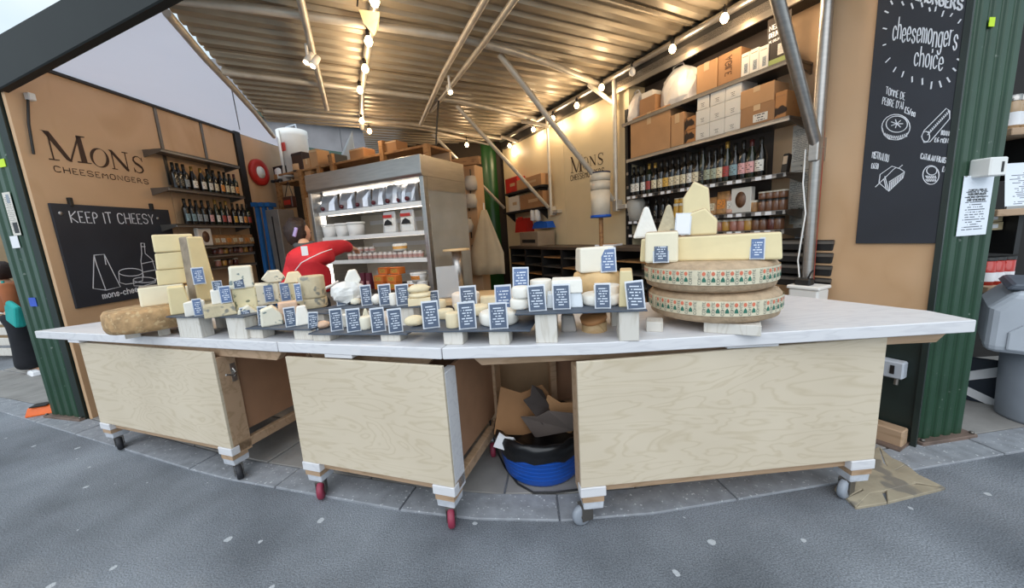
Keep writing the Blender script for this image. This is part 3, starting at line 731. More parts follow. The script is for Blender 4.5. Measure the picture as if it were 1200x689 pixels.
# ---- brown crusty wheel at the left with a stack on it
zb = ZT + .055
wc = on_z(183, 388, zb); vv = Vector((wc.x, wc.y, 0)).normalized(); s_ = depth_of(wc) / F_PX
r = 62 * s_ * vv.y; cen = wc + vv * r; hw = z_at(wc, 363) - zb
o = MB().lathe([(0, 0), (r * .93, 0), (r * .99, hw * .2), (r, hw * .5), (r * .98, hw * .85), (r * .93, hw), (0, hw * 1.02)], 40, jit=.012).build('cheese_round', M_BROWN)
o.location = (cen.x, cen.y, zb); tag(o, 'brown crusty cheese wheel on two blocks at the left counter end', 'cheese')
for i, (x0, x1, yb) in enumerate(((147, 166, 396), (186, 201, 393), (214, 226, 386))):
    sp = Spot(x0, x1, yb, ZT, .14)
    o = MB().box((0, 0, .0275), (sp.w, .14, .055)).build('wood_block', M_WBLK, None, .003); put(o, sp)
    tag(o, f'white wooden block, {ORD[i]} from left, under the brown crusty wheel', 'block')
zw = zb + hw * 1.01
o, sA, z1 = cheese('cheese_slab', 165, 222, 357, 335, zw, 'block', M_PASTEP, 'long pale slab of cheese lying on the brown crusty wheel', d=.2, m2=M_RIND)
z = z1
for i, (xl, xr, yb, yt, n) in enumerate(((186, 234, 334, 315, 'lowest'), (185, 232, 315, 295, 'middle'), (182, 230, 295, 274, 'topmost'))):
    o, sB, z = cheese('cheese_block', xl, xr, yb, yt, z, 'block', M_PASTE, f'pale yellow half block, {n} of the stack of three by the chalkboard', d=.17, m2=M_RIND, P=sA.P + sA.v * .02)
o, sT, _ = cheese('cheese_wedge', 221, 252, 335, 277, zw + .0, 'lean', M_PASTE, 'tall standing cheese wedge with grey rind before the stacked blocks', d=.09, m2=M_RIND, P=sA.P - sA.v * .09, rz=.5)
price(227, 242, 333, 313, 'price card standing before the tall grey-rinded wedge', P=sT.P - sT.v * .065, m=M_TAGL)

# ---- slate 1 (left, high)
zs1 = level(214, 398, 372)
slate(193, 285, 371, 371, zs1, .3, 'left high slate board with orange and blue cheeses', ((202, 228), (260, 282)), 'the left high slate')
cheese('cheese_wedge', 200, 228, 368, 336, zs1, 'lean', M_PASTE, 'yellow cheese wedge at the left end of the left high slate', d=.14)
cheese('cheese_wedge', 222, 251, 361, 333, zs1, 'block', M_PASTEP, 'pale wedge with an orange edge behind the soft white wedge', d=.1, m2=M_PASTEO)
cheese('soft_cheese', 217, 243, 370, 353, zs1, 'wedge', M_WHITEC, 'soft white wedge at the front of the left high slate', d=.12)
o, sG, zG = cheese('blue_cheese', 240, 279, 371, 357, zs1, 'block', M_BLUEG, 'flat grey blue-cheese slab at the front right of the left high slate', d=.14)
cheese('soft_cheese', 249, 266, 356, 340, zG, 'block', M_WHITEC, 'small white cheese block on the flat grey slab', d=.08)
o, sL, zL = cheese('blue_cheese', 275, 303, 357, 338, zs1, 'block', M_BLUEY, 'lower yellowish blue-cheese block under the tilted pale one', d=.15, P=sG.P + sG.v * .05)
cheese('blue_cheese', 268, 301, 338, 312, zL, 'tilt', M_BLUE, 'tilted pale blue-cheese block on top at the left slate', d=.14, P=sL.P)
for i, (a, b, c, e, Q) in enumerate(((203, 215, 368, 348, None), (228, 239, 370, 350, None), (250, 262, 342, 329, sG.P + sG.v * .05), (259, 273, 355, 335, sG.P + sG.v * .004), (274, 288, 338, 320, sL.P - sL.v * .01))):
    price(a, b, c, e, f'price card, {ORD[i]} from left, on the left high slate', z=zs1, P=Q, m=M_TAGL if i % 2 else M_TAG)

# ---- slate 2 (low) with a raised rear tier
zs2 = level(290, 399, 386)
slate(270, 363, 384, 386, zs2, .2, 'low slate board with white blue-veined wedges', ((282, 303), (340, 362)), 'the low slate', back=False)
zs2b = zs2 + .04
slate(286, 392, 366, 367, zs2b, .17, 'raised slate board behind the low slate, under blue cheese blocks', ((292, 308), (358, 376)), 'the raised blue-cheese slate')
cheese('blue_cheese', 279, 306, 381, 358, zs2, 'slant', M_BLUE, 'white blue-cheese wedge at the left end of the low slate', d=.1)
cheese('blue_cheese', 306, 333, 382, 359, zs2, 'slant', M_BLUE, 'crumbly blue-veined wedge, second from left on the low slate', d=.09)
cheese('soft_cheese', 329, 352, 378, 354, zs2, 'block', M_PINKC, 'pink-rinded soft cheese block behind the low slate cards', d=.07)
cheese('soft_cheese', 346, 366, 381, 359, zs2, 'pyr', M_WHITEC, 'pointed white cheese wedge at the right end of the low slate', d=.08)
o, sb1, zb1 = cheese('blue_cheese', 300, 331, 357, 332, zs2b, 'block', M_BLUE, 'white blue-cheese block, lower left on the raised slate', d=.12)
o, sb2, zb2 = cheese('blue_cheese', 331, 353, 357, 332, zs2b, 'block', M_BLUEY, 'yellowish blue-cheese block, middle of the raised slate', d=.12)
o, sb3, zb3 = cheese('blue_cheese', 352, 386, 362, 350, zs2b, 'drum', M_BLUEG, 'lower crusty drum of blue cheese, right on the raised slate')
cheese('blue_cheese', 352, 384, 350, 324, zb3, 'drum', M_BLUEG, 'upper crusty drum of blue cheese under the red jersey', P=sb3.P)
cheese('blue_cheese', 307, 336, 332, 317, zb1, 'gem', M_BLUE, 'faceted blue-cheese lump on top of the left block', d=.1, P=sb1.P)
cheese('blue_cheese', 333, 358, 332, 319, zb2, 'pyr', M_CREAMC, 'cream-coloured cheese piece on top of the middle blue block', d=.1, P=sb2.P)
for i, (a, b, c, e, Q) in enumerate(((284, 297, 382, 360, None), (303, 315, 381, 359, None), (335, 349, 383, 360, None))):
    price(a, b, c, e, f'price card, {ORD[i]} from left, on the low slate', z=zs2, roll=.06 * (i == 1))
for i, (a, b, c, e, Q) in enumerate(((311, 323, 354, 333, sb1.P), (330, 342, 353, 331, sb2.P), (347, 355, 353, 332, sb3.P))):
    price(a, b, c, e, f'price card, {ORD[i]} from left, leaning on the raised blue cheeses', P=Q - vv * .02, m=M_TAGL)

# ---- slate 3 (front centre-left) with a rear raised one
zs3 = level(372, 402, 392)
slate(360, 477, 391, 391, zs3, .17, 'front slate board before the red jersey, mostly behind price cards', ((363, 383), (443, 466)), 'the front slate', back=False)
zs3b = zs3 + .085
slate(380, 498, 361, 359, zs3b, .2, 'raised slate board behind the front slate, with wrapped cheeses', ((392, 408), (464, 482)), 'the raised wrapped-cheese slate')
cheese('soft_cheese', 370, 388, 386, 377, zs3, 'lump', M_PINKC, 'small pinkish crumbly cheese at the left of the front slate', d=.06)
cheese('soft_cheese', 421, 438, 387, 372, zs3, 'wheel', M_BLUE, 'mottled white round cheese between the front slate cards')
cheese('soft_cheese', 403, 414, 383, 369, zs3, 'block', M_WHITEC, 'small white block behind the front slate cards', d=.05)
cheese('soft_cheese', 424, 434, 373, 362, zs3 + .02, 'cone', M_PASTEP, 'little pale cheese wedge standing at the back of the front slate', d=.04)
o, sW, zW = cheese('wrapped_cheese', 389, 432, 358, 330, zs3b, 'lump', mat('wrapped_white', 'e4e3df', .3, var=.08, scale=9, bump=.8, bscale=14), 'film-wrapped white mound of cheese below the red jersey', d=.14)
cheese('soft_cheese', 404, 424, 331, 316, zW - .03, 'gem', M_WHITEC, 'white wedge lying on the film-wrapped mound', d=.08, P=sW.P + sW.v * .05)
cheese('soft_cheese', 411, 424, 358, 350, zs3b, 'lump', M_BLUE, 'small foil-wrapped cheese before the wrapped mound', d=.05)
cheese('soft_cheese', 436, 449, 358, 345, zs3b, 'lump', M_WHITEC, 'round white cheese between the second and third rear cards', d=.06)
cheese('soft_cheese', 457, 467, 358, 344, zs3b, 'drum', M_WHITEC, 'white drum cheese between the two rear right cards')
for i, (yb, yt, w) in enumerate(((358, 350, 0), (350, 342, 1), (342, 334, -1))):
    cheese('soft_cheese', 478 + w, 506 + w, yb, yt, zs3b + .033 * i, 'lump' if i else 'block', M_CREAMC, f'flat cream cheese, {("lowest", "middle", "topmost")[i]} of the layered pile by the fridge foot', d=.1, P=(on_z(492, 358, zs3b)))
for i, (a, b, c, e, rl) in enumerate(((361, 373, 388, 366, .12), (388, 403, 388, 362, .03), (407, 424, 389, 362, .03), (436, 453, 389, 361, 0), (456, 473, 390, 362, 0))):
    price(a, b, c, e, f'tall price card, {ORD[i]} from left, along the front slate edge', z=zs3, roll=rl)
for i, (a, b, c, e) in enumerate(((395, 408, 358, 335), (424, 437, 358, 334), (445, 460, 358, 333), (465, 481, 358, 333))):
    price(a, b, c, e, f'price card, {ORD[i]} from left, on the raised wrapped-cheese slate', z=zs3b)

# ---- slate 4 (front centre)
zs4 = level(528, 408, 390)
slate(474, 621, 388, 387, zs4, .34, 'long low slate board in the centre with small soft cheeses', ((517, 540), (571, 595)), 'the central slate')
for nme, xl, xr, yb, yt, kind, m, lb in (
    ('soft_cheese', 474, 500, 384, 371, 'lump', M_CREAMC, 'wrinkled cream cheese at the left end of the central slate'),
    ('soft_cheese', 523, 542, 385, 368, 'drum', M_CREAMC, 'small pale drum cheese left of the front centre card'),
    ('soft_cheese', 561, 610, 384, 369, 'wheel', M_WHITEC, 'broad flat white disc cheese at the central slate front'),
    ('soft_cheese', 513, 533, 375, 364, 'wheel', M_CREAMC, 'flat cream disc behind the front left card of the central slate'),
    ('soft_cheese', 533, 545, 368, 357, 'drum', M_CREAMC, 'tiny cream drum in the middle of the central slate'),
    ('soft_cheese', 548, 575, 371, 360, 'wheel', M_CREAMC, 'pale disc cheese behind the front centre card'),
    ('soft_cheese', 594, 605, 370, 362, 'wheel', M_CREAMC, 'small pale disc at the right rear of the central slate'),
    ('soft_cheese', 502, 524, 363, 353, 'wheel', M_CREAMC, 'cream disc at the rear left of the central slate'),
    ('soft_cheese', 530, 564, 362, 345, 'drum', mat('boxed_white', 'ecdfd0', .6), 'large pale drum cheese behind the rear centre card'),
    ('soft_cheese', 563, 585, 360, 348, 'block', M_CREAMC, 'yellowish cheese slab at the rear of the central slate')):
    cheese(nme, xl, xr, yb, yt, zs4, kind, m, lb, d=.08)
for i, (a, b, c, e) in enumerate(((496, 516, 385, 353), (538, 559, 386, 354), (574, 596, 386, 355))):
    price(a, b, c, e, f'large price card, {ORD[i]} from left, at the central slate front', z=zs4)
for i, (a, b, c, e) in enumerate(((500, 516, 364, 341), (540, 560, 365, 335), (581, 601, 366, 334))):
    price(a, b, c, e, f'price card, {ORD[i]} from left, in the central slate back row', z=zs4, m=M_TAGL if i == 2 else M_TAG)

# ---- slate 5 (right, high)
zs5 = level(638, 406, 369)
slate(603, 759, 368, 363, zs5, .34, 'high slate board on tall blocks beside the big wheels', ((626, 652), (726, 750)), 'the high right slate')
o, sd, zd = cheese('soft_cheese', 598, 621, 364, 351, zs5, 'wheel', M_WHITEC, 'lower of two white discs at the left of the high slate')
cheese('soft_cheese', 600, 622, 351, 337, zd, 'wheel', M_WHITEC, 'upper of two white discs at the left of the high slate', P=sd.P)
cheese('soft_cheese', 622, 648, 356, 329, zs5, 'drum', M_WHITEC, 'tall white drum behind the second card of the high slate')
o, sq, zq = cheese('soft_cheese', 641, 683, 361, 344, zs5, 'block', mat('bluish_bloomy', 'dde3e8', .75, bump=.3), 'lower bluish white cheese slab on the high slate', d=.12)
cheese('soft_cheese', 646, 683, 344, 328, zq, 'block', M_WHITEC, 'upper white cheese slab on the bluish one', d=.12, P=sq.P)
cheese('soft_cheese', 679, 732, 360, 348, zs5, 'wheel', M_WHITEC, 'flat white disc cheese at the front of the high slate')
cheese('soft_cheese', 695, 728, 348, 336, zs5 + .045, 'drum', M_WHITEC, 'smaller white cheese on the flat white disc', P=on_z(706, 360, zs5) + Vector((.02, .05, 0)))
o, st, zt_ = cheese('cheese_round', 670, 729, 349, 320, zs5, 'wheel', M_TANC, 'tan washed-rind wheel at the back of the high slate')
cheese('cheese_block', 676, 718, 319, 290, zt_, 'block', mat('white_curd', 'ece6d6', .5, var=.04), 'pale square cheese block on the tan washed-rind wheel', d=.14, P=st.P + st.v * .03, rz=.25)
o, sv, _ = cheese('cheese_wedge', 725, 745, 360, 317, zs5, 'lean', M_PASTE, 'tall cheese wedge at the right end of the high slate', d=.12, m2=M_TANC)
for i, (a, b, c, e, rl) in enumerate(((620, 641, 365, 334, -.04), (648, 669, 363, 333, 0), (697, 716, 362, 332, 0), (735, 757, 363, 329, -.1))):
    price(a, b, c, e, f'price card, {ORD[i]} from left, on the high right slate', z=zs5, roll=rl)
price(601, 620, 341, 313, 'price card propped behind the two white discs', P=sd.P + sd.v * .13, m=M_TAGL, roll=.04)
price(704, 723, 319, 290, 'price card leaning on the pale square block', P=st.P + st.v * .02, m=M_TAGL, roll=-.04)
# under the high slate
sp = Spot(655, 679, 390, ZT, .1); o = MB().box((0, 0, .045), (sp.w * .8, .09, .09), top=(.75, .7), sh=(-.006, 0)).build('wrapped_parcel', mat('grey_wrap', 'a8a29c', .5, bump=.5, bscale=15), None, .012, seg=2)
put(o, sp); tag(o, 'grey paper-wrapped cheese parcel under the high right slate', 'parcel')
sp = Spot(680, 713, 390, ZT, .1); t = thing('bentwood_box', 'small round bentwood cheese box with its lid tilted under the high slate', 'box', (sp.c.x, sp.c.y, ZT), sp.rz)
MB().lathe([(sp.w*.46, 0), (sp.w*.46, .05), (sp.w*.43, .05), (sp.w*.43, .01)], 24).build('body', M_WOODL, t)
MB().lathe([(0, 0), (sp.w*.49, 0), (sp.w*.49, .025), (0, .027)], 24, T=Matrix.Translation((0, 0, .058)) @ Matrix.Rotation(-.22, 4, 'Y') @ Matrix.Rotation(.25, 4, 'X')).build('lid', mat('bentwood_lid', 'b57f4e', .6, var=.1), t)

# ---- the two big banded wheels
zc = ZT + .05
fc = on_z(830, 381, zc); vv = Vector((fc.x, fc.y, 0)).normalized(); s_ = depth_of(fc) / F_PX; R_ = 88 * s_ * vv.y; cc = fc + vv * R_
hh = (z_at(fc, 308) - zc) / 2 - .004
def big_wheel(z, label, dx, name='cheese_round'):
    t = thing(name, label, 'cheese', (cc.x + dx, cc.y, z), 0)
    q = hh * .2
    MB().lathe([(0, 0), (R_ - q * 1.3, 0), (R_ - q * .25, q * .5), (R_, hh * .3), (R_ + .004, hh * .55), (R_, hh * .8), (R_ - q * .4, hh - q * .4), (R_ - q * 1.4, hh), (0, hh)], 64).build('rind', M_COMTE, t)
    mats = [mat('casein_band', 'd9cfb4', .7, var=.1, scale=30), mat('band_green', '2f6f5c', .7), mat('band_orange', 'd9765a', .7), mat('band_ink', '4a5a56', .7)]
    b = MB(); b.lathe([(R_ + .0058, hh * .3), (R_ + .0066, hh * .55), (R_ + .0058, hh * .8)], 64)
    b.f.pop(); b.f.pop(); b.m = b.m[:-2]; b.sm = b.sm[:-2]
    band = b.build('casein_band', mats, t)
    g = MB(); n = 52; W = 2 * PI * (R_ + .008) / n; a0 = math.atan2(-vv.y, -vv.x); z0, z1 = hh * .32, hh * .78; H = z1 - z0
    for i in range(n):
        aa = a0 + (i - n / 2) * 2 * PI / n
        if abs(i - n / 2) > 16: continue
        worn = (i % 7 == 3)
        def P(x, y, aa=aa):
            th = aa + x / (R_ + .008); rr = R_ + .0078; return (rr * math.cos(th), rr * math.sin(th), z0 + y)
        def disc(x, y, rx, ry, m): g.add([P(x + rx * math.cos(k * PI / 5), y + ry * math.sin(k * PI / 5)) for k in range(10)], [tuple(range(10))], m)
        if not worn:
            disc(W * .66, H * .78, W * .2, H * .15, 2)
            g.add([P(W * .45, H * .2), P(W * .92, H * .2), P(W * .85, H * .42), P(W * .68, H * .56), P(W * .5, H * .4)], [(0, 1, 2, 3, 4)], 1)
        ss, tw = strokes('COMTE', W * .3, smooth=False); k = H * .92 / tw
        for p in ss: ribbon(g, p, .0016, lambda x, y: P(W * .34 - y, H * .04 + x * k), 3)
    o = g.build('band_print', mats, band); o['kind'] = 'stuff'
    return t
big_wheel(zc, 'lower of the two big brown cheese wheels with printed bands', .012)
big_wheel(zc + hh + .004, 'upper of the two big brown cheese wheels with printed bands', -.012)
for i, (x0, x1, yb, dd) in enumerate(((757, 777, 389, .1), (823, 891, 392, .09))):
    sp = Spot(x0, x1, yb, ZT, dd); hb = .05
    o = MB().box((0, 0, hb / 2), (sp.w, dd, hb)).build('wood_block', M_WBLK, None, .003); put(o, sp)
    tag(o, f'white wooden block, {("small left", "long right")[i]} one under the two banded wheels', 'block')
ztop = zc + 2 * hh + .004
o, sS, zS = cheese('cheese_slab', 742, 911, 306, 276, ztop, 'block', M_PASTE, 'long pale yellow cheese slab lying across the upper banded wheel', d=.22, m2=M_COMTE, P=cc + Vector((0, 0, 0)) - vv * (R_ * .55))
o, sF, _ = cheese('cheese_block', 755, 795, 309, 271, ztop, 'block', M_PASTEP, 'square-cut cheese block in front of the long slab', d=.06, m2=M_COMTE, P=sS.P - sS.v * .064)
cheese('soft_cheese', 741, 772, 276, 242, zS, 'cone', M_WHITEC, 'left pointed white cheese wedge standing on the long slab', d=.09, P=sS.P + sS.v * .02)
cheese('soft_cheese', 768, 797, 276, 240, zS, 'cone', M_BLUEG, 'right pointed grey-rinded wedge standing on the long slab', d=.1, P=sS.P + sS.v * .05)
o, sU, zU = cheese('cheese_wedge', 802, 841, 275, 243, zS, 'slant', M_PASTE, 'lower big cheese wedge on the long slab', d=.12, m2=M_COMTE, P=sS.P + sS.v * .04)
cheese('cheese_wedge', 800, 833, 247, 212, zU - .045, 'slant', M_PASTE, 'upper cheese wedge with a sloping top, highest on the counter', d=.1, m2=M_COMTE, P=sU.P + sU.v * .02, rz=PI)
o = price(790, 809, 275, 249, 'white paper card with a handwritten mark before the big wedges', P=sS.P + sS.v * .015, m=M_PAPER, roll=.06)
price(765, 784, 308, 281, 'price card on the square-cut block over the banded wheels', P=sF.P - sF.v * .012)
price(878, 896, 304, 278, 'price card at the right end of the long slab', P=sS.P - sS.v * .012, m=M_TAGL)
# ================================================================== SIGNS ON THE WALLS
def serif(ch):
    """old-style capital as polygons in a unit cell"""
    Q = lambda *p: list(p)
    def bar(p, q, w): 
        (x0, y0), (x1, y1) = p, q; d = math.hypot(x1 - x0, y1 - y0); nx, ny = -(y1 - y0) / d * w / 2, (x1 - x0) / d * w / 2
        return [(x0 + nx, y0 + ny), (x0 - nx, y0 - ny), (x1 - nx, y1 - ny), (x1 + nx, y1 + ny)]
    if ch == 'M': return [bar((.13, .02), (.13, .95), .035), [(.02, 1), (.17, 1), (.56, 0), (.50, 0), (.42, .06)], bar((.52, .02), (.84, .98), .045), [(.78, 0), (.93, 0), (.90, 1), (.78, 1)], [(.02, 0), (.26, 0), (.26, .03), (.02, .05)], [(.68, 0), (1.03, 0), (1.03, .03), (.68, .05)], [(-.03, 1), (.12, 1), (.12, .96)], [(.80, 1), (1.0, 1), (1.0, .965), (.8, .93)]]
    if ch == 'N': return [bar((.15, .02), (.15, .96), .05), [(.02, 1), (.2, 1), (.9, .08), (.86, -.04), (.74, .02)], bar((.84, 0), (.84, .98), .05), [(.02, 0), (.3, 0), (.3, .035), (.02, .05)], [(.68, 1), (1.0, 1), (1.0, .965), (.68, .95)]]
    if ch == 'O':
        o = [(.5 + .5 * math.cos(a), .5 + .52 * math.sin(a)) for a in [2 * PI * i / 36 for i in range(37)]]
        i_ = [(.5 + (.36 if True else 0) * math.cos(a - .25) , .5 + .475 * math.sin(a)) for a in [2 * PI * i / 36 for i in range(37)]]
        return [[o[k], o[k + 1], i_[k + 1], i_[k]] for k in range(36)]
    if ch == 'S':
        sp = [(.86, .78), (.80, .90), (.62, .985), (.42, .98), (.24, .88), (.2, .72), (.32, .58), (.55, .48), (.76, .36), (.82, .2), (.7, .07), (.48, .015), (.28, .05), (.16, .2)]
        w = [.05, .05, .05, .07, .11, .14, .16, .17, .16, .14, .09, .06, .05, .05]; L = []; R = []
        for k in range(len(sp)):
            a, b = sp[max(k-1, 0)], sp[min(k+1, len(sp)-1)]; d = math.hypot(b[0]-a[0], b[1]-a[1]); nx, ny = -(b[1]-a[1])/d*w[k]/2, (b[0]-a[0])/d*w[k]/2
            L.append((sp[k][0]+nx, sp[k][1]+ny)); R.append((sp[k][0]-nx, sp[k][1]-ny))
        return [[L[k], L[k+1], R[k+1], R[k]] for k in range(len(sp)-1)] + [[(.84, .98), (.89, .98), (.9, .7), (.86, .7)], [(.12, .3), (.16, .3), (.18, .02), (.12, .02)]]
def shop_sign(fr, off, sgn, cells, small, label):
    """cells: [(letter, px left, px right, px baseline, px top)], small: (x0, y0, x1, y1, px height)"""
    p0 = fr.hit(cells[0][1], cells[0][3][0], off); t = thing('shop_sign', label, 'sign', fr.w(p0.x, off, p0.z), fr.rz)
    for ch, xl, xr, yb, yt in cells:
        a, b = fr.hit(xl, yb[0], off), fr.hit(xr, yb[1], off); hgt = fr.hit(xl, yt, off).z - a.z
        if ch != 'M': hgt = fr.hit((xl + xr) / 2, yt, off).z - (a.z + b.z) / 2
        mb = MB()
        for pol in serif(ch):
            pts = [(a.x - p0.x + (b.x - a.x) * x, sgn * .003, a.z - p0.z + (b.z - a.z) * x + hgt * y) for x, y in pol]
            mb.add(pts, [tuple(range(len(pts)))])
        mb.build('letter', M_INK, t)
    x0, y0, x1, y1, hp = small; a, b = fr.hit(x0, y0, off), fr.hit(x1, y1, off); H = fr.hit(x0, y0 - hp, off).z - a.z
    ss, tw = strokes('CHEESEMONGERS', H, smooth=True, track=2.0); k = abs(b.x - a.x) / tw; sg = 1 if b.x > a.x else -1
    n = 0; x = 0
    mb = MB()
    for pl in ss: ribbon(mb, [(q[0] * k, q[1]) for q in pl], H * .15, lambda x, y: (a.x - p0.x + sg * x, sgn * .003, a.z - p0.z + (b.z - a.z) * x / (abs(b.x - a.x)) + y))
    o = mb.build('small_lettering', M_INK, t); o['kind'] = 'stuff'
    return t
shop_sign(LF, 0, -1, [('M', 56, 106, (187, 192), 154), ('O', 108, 130, (195, 197), 175), ('N', 131, 154, (198, 201), 178), ('S', 156, 171, (202, 204), 184)], (64, 201, 174, 216, 6.5), 'brown MONS CHEESEMONGERS lettering on the left plywood wall')
shop_sign(RF, -.08, 1, [('M', 669, 683, (203, 201), 184), ('O', 683, 690, (199, 197), 184), ('N', 691, 699, (195, 193), 182), ('S', 700, 708, (194, 192), 179)], (669, 212, 708, 203, 6), 'brown MONS CHEESEMONGERS lettering on the cream wall behind the brace')

class Board:
    """chalk writing placed on a board's face"""
    def __init__(s, fr, off, sgn, t, p0): s.fr, s.off, s.sgn, s.t, s.p0 = fr, off, sgn, t, p0
    def uv(s, x, y): h = s.fr.hit(x, y, s.off); return (h.x - s.p0.x, h.z - s.p0.z)
    def put(s, u, z): return (u, s.sgn * .0012, z)
    def lines(s, name, pls, w=.005):
        mb = MB()
        for pl in pls: ribbon(mb, [s.uv(*p) for p in pl], w, s.put)
        o = mb.build(name, M_CHALKW, s.t); o['kind'] = 'stuff'; return o
    def text(s, txt, x0, y0, x1, y1, hp, w=.006, wob=.25):
        a, b = s.uv(x0, y0), s.uv(x1, y1); H = s.uv(x0, y0 - hp)[1] - a[1]
        ss, tw = strokes(txt, H, wob=wob); ex = ((b[0] - a[0]) / tw, (b[1] - a[1]) / tw); mb = MB()
        for pl in ss: ribbon(mb, [(a[0] + ex[0] * p[0], a[1] + ex[1] * p[0] + p[1]) for p in pl], w, s.put)
        o = mb.build('chalk_lettering', M_CHALKW, s.t); o['kind'] = 'stuff'; return o
def ell(cx, cy, rx, ry, n=22, a0=0, a1=2 * PI): return [(cx + rx * math.cos(a0 + (a1 - a0) * i / n), cy + ry * math.sin(a0 + (a1 - a0) * i / n)) for i in range(n + 1)]
# left board
h0, h1, h2 = LF.hit(55, 238), LF.hit(195, 245), LF.hit(87, 362)
t = thing('chalkboard', 'black chalkboard reading KEEP IT CHEESY on the left wall', 'chalkboard', LF.w(h0.x, 0, h2.z), LF.rz)
MB().b2((0, -.022, 0), (h1.x - h0.x, -.002, h0.z - h2.z)).build('board', M_CHALK, t, .002)
for x in (.16, .9):
    o = MB().b2((x - .015, -.03, h0.z - h2.z - .02), (x + .015, -.0, h0.z - h2.z + .06)).build('clip', M_BLACK, t, .003)
B1 = Board(LF, -.0222, -1, t, Vector((h0.x, 0, h2.z)))
def fixoff(B): B.put = lambda u, z, B=B: (u, B.off + B.sgn * .001, z)
fixoff(B1)
B1.text('KEEP IT CHEESY', 84, 261, 181, 262, 13, .009)
B1.text('mons-cheese', 121, 350, 170, 340, 7, .009)
B1.lines('chalk_drawing', [[(110, 299), (122, 298), (141, 336), (124, 340), (109, 338), (110, 299)], [(110, 299), (113, 310), (124, 340)], [(122, 298), (124, 310)],
    ell(153, 319, 14, 4.5), [(139, 319), (140, 331), (147, 333), (156, 332), (167, 329), (167, 318)], ell(169, 328, 13, 3.2), [(156, 329), (157, 335), (168, 335), (182, 331), (183, 326)],
    [(165, 285), (169, 285), (170, 297), (178, 304), (182, 316), (184, 324)], [(165, 285), (166, 297), (165, 306), (167, 318), (168, 324)], [(166, 309), (180, 306)], [(167, 319), (183, 316)], [(165, 289), (170, 289)]], .008)
for x, y in ((71, 250), (185, 256)):
    u, z = B1.uv(x, y); MB().lathe([(0, 0), (.018, 0), (.018, .004), (0, .006)], 10, T=Matrix.Translation((u, -.022, z)) @ Matrix.Rotation(PI/2, 4, 'X')).build('screw', M_STEEL, t)
# right board
hl, hr = RF.hit(1009, 230), RF.hit(1103, 262); hz = RF.hit(1052, 285).z
t = thing('chalkboard', 'tall dark chalkboard with cheese drawings beside the right post', 'chalkboard', RF.w(hl.x, 0, hz), RF.rz)
u_r = -.033
MB().b2((u_r - hl.x, .0, 0), (0, .018, 3.12 - hz)).build('board', M_CHALK, t, .002)
B2 = Board(RF, .0182, 1, t, Vector((hl.x, 0, hz))); fixoff(B2)
B2.text('CHEESEMONGERS', 1043, -7, 1127, 12, 11, .008)
B2.text('cheesemongers', 1046, 46, 1121, 57, 24, .005, .5)
B2.text('choice', 1071, 77, 1104, 83, 22, .005, .4)
B2.text('TOMME DE', 1038, 110, 1060, 117, 8, .0032); B2.text("PEBRE D'AI", 1034, 122, 1058, 128, 8, .0032); B2.text('£5/ea', 1060, 132, 1072, 137, 7, .004)
B2.text('BONNE DE', 1103, 158, 1119, 160, 5, .0035); B2.text('£6 MONS', 1095, 166, 1114, 168, 5, .0035)
B2.text('MISTRALOU', 1022, 185, 1041, 190, 8, .0032); B2.text('£6.50', 1021, 197, 1029, 198, 6, .004)
B2.text('CATALAN FRAIS', 1079, 186, 1108, 191, 6, .004); B2.text('£6', 1104, 201, 1109, 201, 6, .004)
ticks = [((1044, 1), (1046, 5)), ((1057, 2), (1059, 6)), ((1068, 4), (1070, 10)), ((1080, 3), (1081, 8)), ((1089, 9), (1090, 13)), ((1097, 8), (1096, 13)), ((1106, 13), (1104, 19)), ((1116, 16), (1114, 19)), ((1126, 23), (1123, 27)), ((1037, 13), (1041, 15)), ((1035, 33), (1039, 34)), ((1035, 53), (1038, 52)),
    ((1038, 73), (1043, 68)), ((1047, 84), (1050, 79)), ((1057, 90), (1059, 84)), ((1069, 96), (1069, 90)), ((1081, 99), (1081, 92)), ((1091, 104), (1092, 96)), ((1103, 102), (1101, 95)), ((1113, 96), (1110, 91)), ((1120, 83), (1117, 80)), ((1125, 71), (1122, 69))]
B2.lines('chalk_rays', [list(q) for q in ticks], .0065)
P3 = lambda pl: [(1015 + x / 10.9, 170 + y / 10.9) for x, y in pl]
dr = [ell(1050, 149, 16.5, 15), ell(1051, 145.5, 12.5, 9.5), [(1034, 150), (1036, 158), (1042, 163), (1050, 164), (1060, 161), (1066, 153)]]
for k in range(7): dr.append([(1051, 145), (1051 + 7 * math.cos(k * .9), 145 + 5 * math.sin(k * .9))])
for k in range(12): dr.append([(1037 + k * 2.3, 156 + 3.5 * math.sin(k * .28)), (1038.5 + k * 2.2, 160 + 2.5 * math.sin(k * .28))])
dr.append([(1080, 160), (1083, 153), (1095, 141), (1109, 127), (1113, 130), (1113, 139), (1102, 152), (1090, 166), (1083, 167), (1080, 160)]); dr.append(ell(1085, 160, 4.5, 6))
for k in range(13): dr.append([(1087 + k * 1.9, 158 - k * 2.1), (1089.5 + k * 1.9, 156 - k * 2.0), (1088.5 + k * 1.9, 154 - k * 2.0)])
dr += [P3([(165, 480), (180, 375), (330, 270), (430, 300), (490, 340), (470, 420), (290, 590), (165, 480)]), P3([(120, 535), (270, 390), (350, 310), (380, 290)]), P3([(240, 400), (290, 590)]), P3([(295, 470), (490, 345)]), P3([(410, 300), (465, 255)]), P3([(230, 440), (260, 570)])]
for k in range(9): dr.append(P3([(300 + k * 20, 480 - k * 13), (300 + k * 20, 575 - k * 18)]))
dr += [ell(1091, 205, 9.5, 11), ell(1092, 200, 6, 5)]
for k in range(12): dr.append([(1085 + (k % 6) * 2.2, 206 + (k // 6) * 4), (1087 + (k % 6) * 2.0, 209 + (k // 6) * 3.5)])
B2.lines('chalk_drawing', dr, .0042)

